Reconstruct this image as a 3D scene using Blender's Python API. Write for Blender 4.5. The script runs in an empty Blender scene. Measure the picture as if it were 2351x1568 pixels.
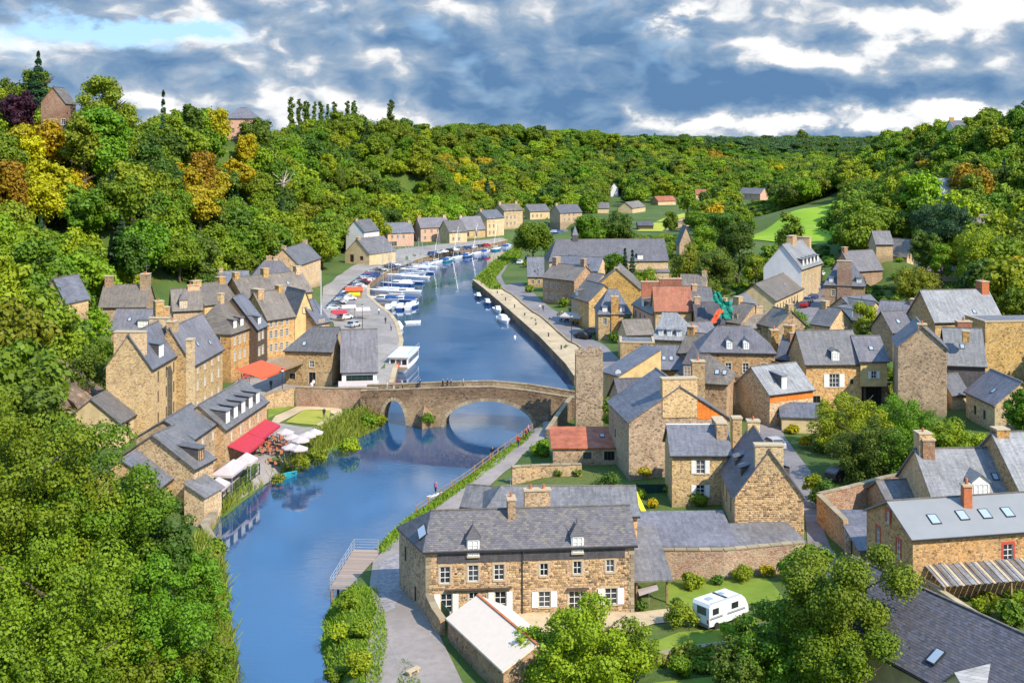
import bpy, bmesh, math, random
import numpy as np
from mathutils import Vector, Matrix, geometry
random.seed(7); RNG = np.random.default_rng(7)
S = bpy.context.scene
COL = S.collection
# ------------------------------------------------------------------ camera, world, sun
CAMH, FPX, HOR, CX = 45.0, 2800.0, 330.0, 1175.5      # survey of the view: eye height, focal length, horizon row
cam = bpy.data.objects.new('camera', bpy.data.cameras.new('camera')); COL.objects.link(cam)
cam.location = (0, 0, CAMH); cam.rotation_euler = (math.radians(90), 0, 0)
cam.data.sensor_width = 36; cam.data.lens = 36 * FPX / 2351
cam.data.shift_y = -(784 - HOR) / 2351
cam.data.clip_start = 1; cam.data.clip_end = 20000
S.camera = cam
SUN_DIR = Vector((0.52, -0.53, 0.67)).normalized()      # towards the sun
sun = bpy.data.objects.new('sun', bpy.data.lights.new('sun', 'SUN')); COL.objects.link(sun)
sun.data.energy = 3.1; sun.data.angle = math.radians(0.5); sun.data.color = (1, 0.91, 0.75)
sun.rotation_euler = SUN_DIR.to_track_quat('Z', 'Y').to_euler()
S.view_settings.view_transform = 'Standard'; S.view_settings.look = 'None'
S.view_settings.gamma = 1; S.view_settings.use_curve_mapping = False
S.view_settings.exposure = 1.02

class NT:
    def __init__(s, tree): s.t = tree; s.n = tree.nodes; s.l = tree.links
    def node(s, typ, **kw):
        nd = s.n.new(typ)
        for k, v in kw.items(): setattr(nd, k, v)
        return nd
    def put(s, nd, i, v):
        if v is None: return
        sock = nd.inputs[i]
        if isinstance(v, bpy.types.NodeSocket): s.l.new(v, sock)
        elif isinstance(v, (tuple, list)) and sock.type == 'RGBA' and len(v) == 3: sock.default_value = (*v, 1)
        else: sock.default_value = v
    def m(s, op, a, b=None, c=None, clamp=False):
        nd = s.node('ShaderNodeMath', operation=op, use_clamp=clamp)
        s.put(nd, 0, a); s.put(nd, 1, b); s.put(nd, 2, c); return nd.outputs[0]
    def mix(s, f, a, b, blend='MIX'):
        nd = s.node('ShaderNodeMix', data_type='RGBA', blend_type=blend)
        s.put(nd, 0, f); s.put(nd, 6, a); s.put(nd, 7, b); return nd.outputs[2]
    def ramp(s, f, stops, interp='LINEAR'):
        nd = s.node('ShaderNodeValToRGB'); cr = nd.color_ramp; cr.interpolation = interp
        while len(cr.elements) < len(stops): cr.elements.new(0.5)
        for e, (p, c) in zip(cr.elements, stops): e.position = p; e.color = (*c, 1) if len(c) == 3 else c
        s.put(nd, 0, f); return nd.outputs[0]
    def noise(s, vec, scale, detail=4, rough=0.55, dist=0.0, out=0):
        nd = s.node('ShaderNodeTexNoise'); s.put(nd, 'Vector', vec)
        nd.inputs['Scale'].default_value = scale; nd.inputs['Detail'].default_value = detail
        nd.inputs['Roughness'].default_value = rough; nd.inputs['Distortion'].default_value = dist
        return nd.outputs[out]
    def comb(s, x, y, z):
        nd = s.node('ShaderNodeCombineXYZ'); s.put(nd, 0, x); s.put(nd, 1, y); s.put(nd, 2, z); return nd.outputs[0]
    def sep(s, v):
        nd = s.node('ShaderNodeSeparateXYZ'); s.put(nd, 0, v); return nd.outputs

W = bpy.data.worlds.new('World'); S.world = W; W.use_nodes = True
def build_world():
    W.node_tree.nodes.clear(); n = NT(W.node_tree)
    sky = n.node('ShaderNodeTexSky', sky_type='NISHITA'); sky.sun_disc = False
    sky.sun_elevation = math.asin(SUN_DIR.z); sky.sun_rotation = math.atan2(SUN_DIR.x, SUN_DIR.y)
    sky.altitude = 50; sky.air_density = 1.0; sky.dust_density = 0.6; sky.ozone_density = 1.5
    g = n.node('ShaderNodeTexCoord').outputs['Generated']
    x, y, z = n.sep(g)
    az = n.m('ARCTAN2', x, y); el = n.m('ARCSINE', z)
    # cloud layers: low layers seen edge-on near the horizon are stretched sideways
    v1 = n.comb(n.m('MULTIPLY', az, 10.0), n.m('MULTIPLY', el, 18.0), n.m('MULTIPLY', n.m('SUBTRACT', 0.0, y), 0.3))
    warp = n.noise(v1, 1.8, 3, 0.5, 0, 1)
    vw = n.node('ShaderNodeVectorMath', operation='MULTIPLY_ADD'); n.put(vw, 0, warp); vw.inputs[1].default_value = (0.55, 0.55, 0.3); n.put(vw, 2, v1)
    f0 = n.noise(v1, 0.42, 3, 0.5); f1 = n.noise(v1, 0.9, 4, 0.56)
    v3 = n.comb(n.m('MULTIPLY', az, 5.0), n.m('MULTIPLY', el, 42.0), 3.3)
    f3 = n.noise(v3, 1.0, 5, 0.5)
    wx, wy, _ = n.sep(n.noise(v1, 1.6, 6, 0.62, 0, 1))
    waz = n.m('ADD', az, n.m('MULTIPLY', n.m('SUBTRACT', wx, 0.5), 0.13)); wel = n.m('ADD', el, n.m('MULTIPLY', n.m('SUBTRACT', wy, 0.5), 0.05))
    def blob(px, py, sx, sy, amp, power=1.0):
        a0 = math.atan((px - CX) / FPX); e0 = math.atan((HOR - py) / FPX)
        dx = n.m('DIVIDE', n.m('SUBTRACT', waz, a0), sx / FPX); dy = n.m('DIVIDE', n.m('SUBTRACT', wel, e0), sy / FPX)
        d = n.m('ADD', n.m('MULTIPLY', dx, dx), n.m('MULTIPLY', dy, dy))
        return n.m('MULTIPLY', n.m('EXPONENT', n.m('MULTIPLY', d, -1.0)), amp)
    # t: brightness of the cloud from slate-blue underside (0) to sunlit white (1); relief lit from the upper right
    def dens(off):
        ad = n.node('ShaderNodeVectorMath', operation='ADD'); n.put(ad, 0, vw.outputs[0]); ad.inputs[1].default_value = off; p = ad.outputs[0]
        d = n.m('MULTIPLY', n.noise(p, 0.9, 7, 0.56), 1.15)
        for sc_, am in ((1.5, .28), (4.0, .13)):
            vo = n.node('ShaderNodeTexVoronoi', feature='F1'); n.put(vo, 'Vector', p); vo.inputs['Scale'].default_value = sc_
            d = n.m('SUBTRACT', d, n.m('MULTIPLY', vo.outputs['Distance'], am))
        return d
    d0 = dens((0, 0, 0)); d1 = dens((0.10, 0.22, 0.0)); sh = n.m('SUBTRACT', d0, d1)
    t = n.m('ADD', n.m('MULTIPLY', sh, 1.5), 0.38)
    t = n.m('ADD', t, n.m('MULTIPLY', n.m('SUBTRACT', d0, 0.36), 0.55))
    t = n.m('ADD', t, n.m('MULTIPLY', n.m('SUBTRACT', f0, 0.5), 0.9))
    t = n.m('ADD', t, n.m('MULTIPLY', n.m('SUBTRACT', f3, 0.5), 0.30))
    for b in [(2080, 90, 120, 42, .55), (2260, 40, 170, 60, .55), (1545, 50, 55, 30, .60), (1850, 135, 120, 20, .38), (1690, 145, 80, 18, .25),
              (640, 5, 140, 35, .42), (420, 95, 130, 32, .24), (800, 100, 200, 50, .12), (980, 30, 100, 40, .18), (2150, 272, 480, 30, .52), (1750, 290, 300, 18, .45), (2100, 195, 60, 8, .18),
              (1800, 215, 420, 45, -.30), (1400, 240, 330, 40, -.20), (1300, 120, 260, 55, -.12), (2250, 200, 260, 30, -.24), (1950, 75, 70, 60, -.12),
              (700, 215, 260, 30, -.06), (480, 235, 200, 18, .16), (1330, 30, 90, 30, .10)]:
        t = n.m('ADD', t, blob(*b))
    t = n.m('ADD', t, n.m('MULTIPLY', n.m('MULTIPLY', n.m('SUBTRACT', t, 0.52), 6.0, clamp=True), 0.12))
    hi = n.m('MULTIPLY', n.m('SUBTRACT', el, 0.15), 2.2, clamp=True)     # broken cloud overhead
    cloud = n.ramp(t, [(0.0, (0.10, 0.20, 0.35)), (0.22, (0.165, 0.265, 0.405)), (0.42, (0.26, 0.345, 0.455)), (0.58, (0.40, 0.45, 0.52)), (0.74, (0.62, 0.62, 0.63)), (0.92, (0.86, 0.84, 0.81))])
    c10 = n.mix(1.0, cloud, (4.0, 4.15, 4.3), 'MULTIPLY')
    # openings with clear blue
    op = n.m('ADD', blob(230, 85, 230, 34, 1.1), blob(380, 70, 130, 20, .5))
    op = n.m('ADD', op, blob(100, 150, 200, 60, .45))
    clear = n.m('MULTIPLY', n.m('SUBTRACT', n.m('ADD', op, n.m('MULTIPLY', n.m('SUBTRACT', 0.5, f1), 1.5)), 0.25), 1.7, clamp=True)
    up = n.m('MULTIPLY', n.m('SUBTRACT', n.m('ADD', hi, n.m('MULTIPLY', n.m('SUBTRACT', 0.5, f1), 1.6)), 0.15), 2.5, clamp=True)
    clear = n.m('MAXIMUM', clear, n.m('MULTIPLY', up, 0.9))
    blue = n.mix(0.75, sky.outputs[0], n.mix(n.m('MULTIPLY', el, 4.5, clamp=True), (0.42, 1.05, 1.95), (1.1, 2.6, 5.0)))
    col = n.mix(clear, c10, blue)
    bg = n.node('ShaderNodeBackground'); n.put(bg, 0, col); bg.inputs[1].default_value = 0.15
    out = n.node('ShaderNodeOutputWorld'); n.l.new(bg.outputs[0], out.inputs[0])
build_world()

# ------------------------------------------------------------------ survey helpers
def P(px, py, z=0.0):
    """ground point at height z that the survey picture shows at (px, py)"""
    Y = (CAMH - z) * FPX / (py - HOR)
    return ((px - CX) * Y / FPX, Y)
def PY(px, py, Y):
    return ((px - CX) * Y / FPX, Y, CAMH - (py - HOR) * Y / FPX)

# ------------------------------------------------------------------ materials
MATS = {}
def mat(name):
    m = bpy.data.materials.new(name); m.use_nodes = True; m.node_tree.nodes.clear()
    n = NT(m.node_tree); b = n.node('ShaderNodeBsdfPrincipled'); o = n.node('ShaderNodeOutputMaterial')
    n.l.new(b.outputs[0], o.inputs[0]); MATS[name] = m
    return m, n, b, o
def simple(name, c, rough=0.7, metal=0.0, var=0.12, nscale=2.0):
    m, n, b, o = mat(name)
    tc = n.node('ShaderNodeTexCoord').outputs['Object']
    f = n.noise(tc, nscale, 5, 0.6)
    lo = tuple(v * (1 - var * 1.6) for v in c); hi = tuple(min(1, v * (1 + var)) for v in c)
    n.put(b, 'Base Color', n.ramp(f, [(0.3, lo), (0.7, hi)])); b.inputs['Roughness'].default_value = rough; b.inputs['Metallic'].default_value = metal
    return m
def bump(n, b, h, strength=0.5, dist=0.05):
    bp = n.node('ShaderNodeBump'); bp.inputs['Strength'].default_value = strength; bp.inputs['Distance'].default_value = dist
    n.put(bp, 'Height', h); n.l.new(bp.outputs[0], b.inputs['Normal'])
def stone(name, cols, mortar, scale=3.2, mort_w=0.09, flat=1.5, stain=0.35):
    """rubble masonry: cells flattened into courses, each with its own colour, lime joints, weather stains"""
    m, n, b, o = mat(name)
    tc = n.node('ShaderNodeTexCoord').outputs['Object']
    rnd = n.node('ShaderNodeObjectInfo').outputs['Random']
    mp = n.node('ShaderNodeMapping'); n.put(mp, 'Vector', tc); mp.inputs['Scale'].default_value = (1, 1, flat)
    ds = n.noise(tc, 2.2, 2, 0.5, 0, 1)
    va = n.node('ShaderNodeVectorMath', operation='MULTIPLY_ADD'); n.put(va, 0, ds); va.inputs[1].default_value = (0.25, 0.25, 0.2); n.put(va, 2, mp.outputs[0])
    v = n.node('ShaderNodeTexVoronoi', feature='F1'); n.put(v, 'Vector', va.outputs[0]); v.inputs['Scale'].default_value = scale
    ve = n.node('ShaderNodeTexVoronoi', feature='DISTANCE_TO_EDGE'); n.put(ve, 'Vector', va.outputs[0]); ve.inputs['Scale'].default_value = scale
    r = n.sep(v.outputs['Color'])[0]
    k = len(cols); stops = [((i + 0.5) / k, c) for i, c in enumerate(cols)]
    c = n.ramp(r, stops)
    fine = n.noise(tc, 9.0, 5, 0.65)
    c = n.mix(n.m('MULTIPLY', fine, 0.5), c, n.mix(1, c, (0.55, 0.5, 0.45), 'MULTIPLY'))
    mf = n.ramp(ve.outputs['Distance'], [(mort_w * 0.5, (1, 1, 1)), (mort_w, (0, 0, 0))])
    c = n.mix(n.m('MULTIPLY', mf, 0.8), c, mortar)
    v2 = n.node('ShaderNodeTexVoronoi', feature='F1'); n.put(v2, 'Vector', va.outputs[0]); v2.inputs['Scale'].default_value = scale * 1.5
    c = n.mix(n.ramp(n.sep(v2.outputs['Color'])[1], [(0.86, (0, 0, 0)), (0.90, (0.6, 0.6, 0.6))]), c, (0.14, 0.095, 0.06))
    st = n.noise(tc, 0.35, 6, 0.6)
    c = n.mix(n.ramp(st, [(0.42, (0, 0, 0)), (0.68, (stain, stain, stain))]), c, (0.20, 0.15, 0.09))
    st2 = n.noise(tc, 0.23, 4, 0.6, 0.5)
    c = n.mix(n.ramp(st2, [(0.45, (0, 0, 0)), (0.75, (0.35, 0.35, 0.35))]), c, (0.66, 0.52, 0.32))
    hv = n.node('ShaderNodeHueSaturation'); n.put(hv, 'Color', c); n.put(hv, 'Value', n.m('ADD', n.m('MULTIPLY', rnd, 0.34), 0.90)); n.put(hv, 'Hue', n.m('ADD', n.m('MULTIPLY', n.m('FRACT', n.m('MULTIPLY', rnd, 5.3)), 0.018), 0.481)); n.put(hv, 'Saturation', n.m('ADD', n.m('MULTIPLY', n.m('FRACT', n.m('MULTIPLY', rnd, 9.1)), 0.28), 0.95))
    z_ = n.sep(tc)[2]; damp = n.ramp(n.m('ADD', n.m('MULTIPLY', z_, 0.25), n.m('MULTIPLY', st, 0.8)), [(0.30, (0.55, 0.55, 0.55)), (0.75, (0, 0, 0))])
    hvc = n.mix(damp, hv.outputs[0], (0.15, 0.13, 0.075))
    n.put(b, 'Base Color', hvc); b.inputs['Roughness'].default_value = 0.9
    hgt = n.m('ADD', n.m('MULTIPLY', n.m('MINIMUM', ve.outputs['Distance'], 0.15), 4.0), n.m('MULTIPLY', fine, 0.3))
    bump(n, b, hgt, 0.7, 0.06)
    return m
def piece_stone(name, cols):
    """dressed or rubble pieces that are geometry: one colour per piece"""
    m, n, b, o = mat(name)
    isl = n.node('ShaderNodeNewGeometry').outputs['Random Per Island']; rnd = n.node('ShaderNodeObjectInfo').outputs['Random']
    r = n.m('FRACT', n.m('ADD', isl, n.m('MULTIPLY', rnd, 7.3)))
    c = n.ramp(r, [((i + 0.5) / len(cols), q) for i, q in enumerate(cols)])
    tc = n.node('ShaderNodeTexCoord').outputs['Object']; f = n.noise(tc, 7.0, 5, 0.65)
    c = n.mix(n.m('MULTIPLY', f, 0.55), c, n.mix(1, c, (0.5, 0.45, 0.4), 'MULTIPLY'))
    n.put(b, 'Base Color', c); b.inputs['Roughness'].default_value = 0.9; bump(n, b, f, 0.5, 0.04)
    return m
TAN = [(0.46, 0.30, 0.14), (0.68, 0.49, 0.25), (0.34, 0.21, 0.10), (0.74, 0.55, 0.30), (0.58, 0.38, 0.17), (0.64, 0.50, 0.32), (0.17, 0.11, 0.07), (0.72, 0.51, 0.24)]
stone('stone_tan', TAN, (0.68, 0.52, 0.30), mort_w=.08, stain=.3)
stone('stone_ochre', [(0.58, 0.38, 0.16), (0.70, 0.48, 0.21), (0.42, 0.26, 0.11), (0.66, 0.48, 0.25), (0.30, 0.19, 0.09), (0.72, 0.52, 0.26), (0.16, 0.11, 0.06)], (0.62, 0.45, 0.20))
stone('stone_pale', [(0.66, 0.49, 0.26), (0.76, 0.58, 0.33), (0.52, 0.37, 0.20), (0.70, 0.55, 0.35), (0.42, 0.29, 0.16), (0.78, 0.60, 0.33)], (0.66, 0.54, 0.35))
stone('stone_brown', [(0.40, 0.28, 0.16), (0.54, 0.40, 0.24), (0.27, 0.18, 0.11), (0.60, 0.46, 0.29), (0.44, 0.28, 0.17), (0.56, 0.43, 0.30), (0.15, 0.10, 0.07)], (0.42, 0.33, 0.22), scale=3.0)
stone('stone_rust', [(0.36, 0.17, 0.10), (0.44, 0.27, 0.17), (0.24, 0.13, 0.09), (0.40, 0.32, 0.24), (0.30, 0.15, 0.10)], (0.42, 0.33, 0.24), scale=3.0)
stone('stone_bridge', [(0.17, 0.125, 0.08), (0.26, 0.20, 0.13), (0.11, 0.08, 0.06), (0.31, 0.24, 0.16), (0.20, 0.14, 0.09), (0.07, 0.055, 0.04)], (0.22, 0.17, 0.11), scale=2.6, stain=0.55)
stone('cliff_rock', [(0.22, 0.18, 0.13), (0.32, 0.26, 0.18), (0.15, 0.12, 0.10)], (0.12, 0.10, 0.08), scale=0.8, flat=1.2)
piece_stone('rubble_piece', [(0.50, 0.33, 0.16), (0.70, 0.50, 0.26), (0.14, 0.09, 0.06), (0.36, 0.22, 0.11), (0.72, 0.53, 0.29), (0.60, 0.38, 0.17), (0.24, 0.15, 0.09), (0.64, 0.49, 0.31), (0.68, 0.46, 0.21), (0.42, 0.29, 0.17), (0.09, 0.065, 0.045), (0.74, 0.54, 0.28)])
piece_stone('coping_piece', [(0.34, 0.27, 0.17), (0.41, 0.33, 0.21), (0.27, 0.21, 0.14), (0.46, 0.37, 0.25)])
piece_stone('sand_piece', [(0.55, 0.42, 0.26), (0.62, 0.49, 0.31), (0.48, 0.36, 0.22)])
piece_stone('plank_piece', [(0.36, 0.27, 0.22), (0.44, 0.34, 0.28), (0.40, 0.30, 0.24), (0.33, 0.25, 0.20)])
piece_stone('slate_piece', [(0.145, 0.138, 0.15), (0.18, 0.17, 0.185), (0.12, 0.115, 0.13), (0.21, 0.195, 0.20), (0.165, 0.15, 0.155), (0.19, 0.18, 0.20), (0.24, 0.21, 0.17)])
piece_stone('slate_piece_dark', [(0.10, 0.10, 0.125), (0.13, 0.125, 0.15), (0.085, 0.085, 0.105), (0.16, 0.15, 0.17), (0.12, 0.105, 0.11), (0.14, 0.14, 0.18)])
def slate(name, c, lichen=(0.30, 0.27, 0.20), la=0.35):
    m, n, b, o = mat(name)
    tc = n.node('ShaderNodeTexCoord').outputs['Object']; x, y, z = n.sep(tc)
    rnd = n.node('ShaderNodeObjectInfo').outputs['Random']
    uv = n.comb(n.m('ADD', x, n.m('MULTIPLY', y, 0.0)), n.m('ADD', n.m('MULTIPLY', z, 1.35), n.m('MULTIPLY', y, 0.35)), 0)
    br = n.node('ShaderNodeTexBrick'); n.put(br, 'Vector', uv); br.inputs['Scale'].default_value = 1.0
    br.inputs['Brick Width'].default_value = 0.42; br.inputs['Row Height'].default_value = 0.26; br.inputs['Mortar Size'].default_value = 0.012
    br.inputs['Color1'].default_value = (0.75, 0.75, 0.75, 1); br.inputs['Color2'].default_value = (1.15, 1.15, 1.15, 1); br.inputs['Mortar'].default_value = (0.55, 0.55, 0.55, 1)
    a = n.noise(tc, 0.6, 6, 0.65); f = n.noise(tc, 6.0, 4, 0.7)
    st = n.noise(n.comb(n.m('MULTIPLY', x, 3.0), n.m('MULTIPLY', y, 0.5), n.m('MULTIPLY', z, 0.4)), 1.0, 5, 0.6)
    col = n.mix(n.ramp(a, [(0.4, (0, 0, 0)), (0.75, (la, la, la))]), c, lichen)
    col = n.mix(n.m('MULTIPLY', n.ramp(f, [(0.5, (0, 0, 0)), (0.75, (1, 1, 1))]), 0.30), col, tuple(v * 1.7 for v in c))
    col = n.mix(n.ramp(st, [(0.35, (0.65, 0.65, 0.65)), (0.6, (0, 0, 0))]), col, tuple(v * 0.5 for v in c)); col = n.mix(n.ramp(n.noise(tc, 0.25, 5, 0.7), [(0.45, (0, 0, 0)), (0.62, (0.5, 0.5, 0.5))]), col, tuple(v * 1.35 for v in c))
    col = n.mix(0.75, col, n.mix(1, col, br.outputs['Color'], 'MULTIPLY'))
    hv = n.node('ShaderNodeHueSaturation'); n.put(hv, 'Color', col); n.put(hv, 'Value', n.m('ADD', n.m('MULTIPLY', rnd, 0.4), 0.82))
    n.put(b, 'Base Color', hv.outputs[0]); b.inputs['Roughness'].default_value = 0.55
    bump(n, b, n.m('ADD', n.m('MULTIPLY', br.outputs['Fac'], -0.5), n.m('MULTIPLY', f, 0.6)), 0.5, 0.03)
    return m
slate('slate_blue', (0.135, 0.138, 0.165), la=0.15)
slate('slate_grey', (0.155, 0.147, 0.152))
slate('slate_violet', (0.158, 0.148, 0.168), la=0.25)
slate('slate_brown', (0.178, 0.148, 0.128), (0.30, 0.25, 0.14), 0.6)
slate('slate_dark', (0.085, 0.078, 0.090), la=0.2)
slate('slate_light', (0.235, 0.235, 0.245), (0.36, 0.35, 0.33), 0.4)
slate('tile_red', (0.34, 0.105, 0.05), (0.30, 0.17, 0.09), 0.5)
slate('brick_red', (0.34, 0.12, 0.07), (0.34, 0.18, 0.12), 0.4)
slate('brick_orange', (0.75, 0.20, 0.025), (0.6, 0.22, 0.05), 0.4)
simple('zinc', (0.25, 0.255, 0.26), 0.8, 0.0, 0.05, 0.4)
simple('roof_cream', (0.76, 0.62, 0.50), 0.95, 0, 0.03)
simple('plaster_white', (0.72, 0.70, 0.68), 0.8, 0, 0.06, 0.7)
simple('plaster_cream', (0.62, 0.47, 0.27), 0.85, 0, 0.14, 0.7)
simple('plaster_yellow', (0.62, 0.44, 0.20), 0.85, 0, 0.16, 0.8)
simple('plaster_pink', (0.66, 0.38, 0.26), 0.85, 0, 0.12, 0.8)
simple('timber_dark', (0.10, 0.065, 0.045), 0.8, 0, 0.3, 3)
simple('timber', (0.30, 0.19, 0.10), 0.8, 0, 0.3, 3)
simple('white_paint', (0.78, 0.77, 0.74), 0.5, 0, 0.03)
simple('cream_stone', (0.50, 0.39, 0.25), 0.85, 0, 0.12, 4)
simple('red_paint', (0.50, 0.07, 0.05), 0.5)
simple('red_canvas', (0.46, 0.03, 0.05), 0.8, 0, 0.08)
simple('orange_canvas', (0.62, 0.10, 0.03), 0.8, 0, 0.08)
simple('yellow_plastic', (0.85, 0.70, 0.01), 0.5)
simple('white_canvas', (0.50, 0.43, 0.41), 0.8, 0, 0.05)
simple('green_paint', (0.01, 0.13, 0.08), 0.6)
simple('green_net', (0.0, 0.20, 0.14), 0.7, 0, 0.25, 1.2)
simple('green_screen', (0.008, 0.05, 0.035), 0.8, 0, 0.25, 1.5)
simple('iron_dark', (0.05, 0.05, 0.055), 0.5, 0.5)
simple('alu', (0.6, 0.62, 0.65), 0.35, 0.6)
simple('terracotta', (0.52, 0.16, 0.06), 0.8, 0, 0.2, 3)
simple('rubber', (0.02, 0.02, 0.02), 0.8)
simple('hull_blue', (0.02, 0.07, 0.25), 0.3); simple('hull_white', (0.75, 0.76, 0.78), 0.3, 0, 0.03); simple('hull_teal', (0.02, 0.30, 0.38), 0.35); simple('hull_dark', (0.03, 0.05, 0.09), 0.3)
simple('tin_rust', (0.42, 0.12, 0.05), 0.6, 0, 0.3, 0.8)
simple('skin', (0.55, 0.33, 0.22), 0.6)
simple('asphalt_old', (0.27, 0.245, 0.255), 0.9, 0, 0.12, 0.5)
for nm, c in dict(car_black=(0.02, 0.02, 0.025), car_silver=(0.45, 0.47, 0.5), car_white=(0.75, 0.75, 0.75), car_blue=(0.03, 0.06, 0.22), car_red=(0.40, 0.02, 0.03), car_grey=(0.14, 0.15, 0.17)).items():
    simple(nm, c, 0.25, 0.0, 0.03)
for nm, c in dict(cloth_navy=(0.03, 0.04, 0.10), cloth_white=(0.7, 0.7, 0.7), cloth_red=(0.5, 0.03, 0.04), cloth_beige=(0.5, 0.4, 0.28), cloth_black=(0.02, 0.02, 0.02), cloth_pink=(0.6, 0.2, 0.3)).items():
    simple(nm, c, 0.9)
def m_paved(name, c, s=0.5):
    m, n, b, o = mat(name); tc = n.node('ShaderNodeTexCoord').outputs['Object']
    f = n.noise(tc, 0.18, 6, 0.65); g = n.noise(tc, 1.3, 6, 0.7); h = n.noise(tc, 8.0, 4, 0.7)
    col = n.ramp(f, [(0.35, tuple(v * 0.72 for v in c)), (0.65, tuple(v * 1.12 for v in c))])
    col = n.mix(n.ramp(g, [(0.45, (0, 0, 0)), (0.7, (0.6, 0.6, 0.6))]), col, (c[0] * .62, c[1] * .60, c[2] * .52)); col = n.mix(n.m('MULTIPLY', h, 0.3), col, tuple(v * 0.6 for v in c))
    n.put(b, 'Base Color', col); b.inputs['Roughness'].default_value = 0.95; bump(n, b, h, 0.4, 0.03)
m_paved('asphalt', (0.25, 0.225, 0.23)); m_paved('paving', (0.34, 0.30, 0.27)); m_paved('gravel_path', (0.33, 0.28, 0.255)); m_paved('gravel_sand', (0.62, 0.47, 0.29))
def m_glass():
    m, n, b, o = mat('glass'); tc = n.node('ShaderNodeTexCoord').outputs['Object']
    rnd = n.node('ShaderNodeObjectInfo').outputs['Random']
    n.put(b, 'Base Color', n.ramp(rnd, [(0.0, (0.012, 0.014, 0.018)), (0.6, (0.03, 0.035, 0.045)), (1.0, (0.10, 0.11, 0.13))])); b.inputs['Roughness'].default_value = 0.08
    m2, n, b, o = mat('skylight_glass'); b.inputs['Base Color'].default_value = (0.35, 0.42, 0.5, 1); b.inputs['Roughness'].default_value = 0.05
m_glass()
def m_cobble():
    m, n, b, o = mat('cobbles_shadowed'); tc = n.node('ShaderNodeTexCoord').outputs['Object']
    v = n.node('ShaderNodeTexVoronoi', feature='F1'); n.put(v, 'Vector', tc); v.inputs['Scale'].default_value = 3.5
    r = n.sep(v.outputs['Color'])[0]
    c = n.ramp(r, [(0.1, (0.20, 0.175, 0.19)), (0.5, (0.27, 0.24, 0.25)), (0.9, (0.36, 0.32, 0.33))])
    c = n.mix(n.m('MULTIPLY', n.noise(tc, 0.7, 4), 0.5), c, (0.22, 0.20, 0.17))
    n.put(b, 'Base Color', c); b.inputs['Roughness'].default_value = 0.8; bump(n, b, v.outputs['Distance'], 0.6, 0.03)
m_cobble()
def m_ground():
    m, n, b, o = mat('ground_earth'); tc = n.node('ShaderNodeTexCoord').outputs['Object']
    a = n.noise(tc, 0.05, 6, 0.6); f = n.noise(tc, 1.5, 5, 0.7)
    c = n.ramp(a, [(0.3, (0.035, 0.075, 0.010)), (0.5, (0.085, 0.15, 0.012)), (0.7, (0.16, 0.17, 0.03))])
    c = n.mix(n.ramp(f, [(0.4, (0.6, 0.6, 0.6)), (0.7, (0, 0, 0))]), c, (0.05, 0.075, 0.02))
    n.put(b, 'Base Color', c); b.inputs['Roughness'].default_value = 1.0; bump(n, b, f, 0.6, 0.3)
m_ground()
def m_grass(name, c1, c2, s=0.5):
    m, n, b, o = mat(name); tc = n.node('ShaderNodeTexCoord').outputs['Object']
    a = n.noise(tc, s, 6, 0.65); f = n.noise(tc, 14.0, 3, 0.7)
    c = n.ramp(a, [(0.35, c1), (0.65, c2)]); c = n.mix(n.m('MULTIPLY', f, 0.35), c, tuple(v * 0.5 for v in c1))
    n.put(b, 'Base Color', c); b.inputs['Roughness'].default_value = 1.0; bump(n, b, f, 0.4, 0.05)
m_grass('lawn', (0.15, 0.23, 0.015), (0.25, 0.31, 0.03), 0.35)
m_grass('lawn_dry', (0.30, 0.32, 0.03), (0.42, 0.37, 0.06))
m_grass('meadow', (0.20, 0.36, 0.010), (0.30, 0.44, 0.016), 0.06)
m_grass('meadow_far', (0.24, 0.32, 0.06), (0.30, 0.36, 0.08), 0.05)
m_grass('field_brown', (0.42, 0.28, 0.12), (0.50, 0.36, 0.16), 0.05)
m_grass('field_yellow', (0.36, 0.42, 0.03), (0.45, 0.45, 0.05), 0.05)
def m_water():
    m, n, b, o = mat('river_water'); tc = n.node('ShaderNodeTexCoord').outputs['Object']
    mp = n.node('ShaderNodeMapping'); n.put(mp, 'Vector', tc); mp.inputs['Scale'].default_value = (0.6, 1.6, 1)
    r1 = n.noise(mp.outputs[0], 1.1, 4, 0.55); r2 = n.noise(tc, 0.05, 4, 0.5)
    big = n.ramp(r2, [(0.42, (0.12, 0.12, 0.12)), (0.62, (1, 1, 1))])
    hgt = n.m('MULTIPLY', r1, big)
    dp = n.ramp(r2, [(0.35, (0.009, 0.052, 0.130)), (0.65, (0.014, 0.070, 0.165))])
    n.put(b, 'Base Color', dp); b.inputs['Roughness'].default_value = 0.035; b.inputs['IOR'].default_value = 2.9
    bump(n, b, hgt, 0.20, 0.09)
m_water()
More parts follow.
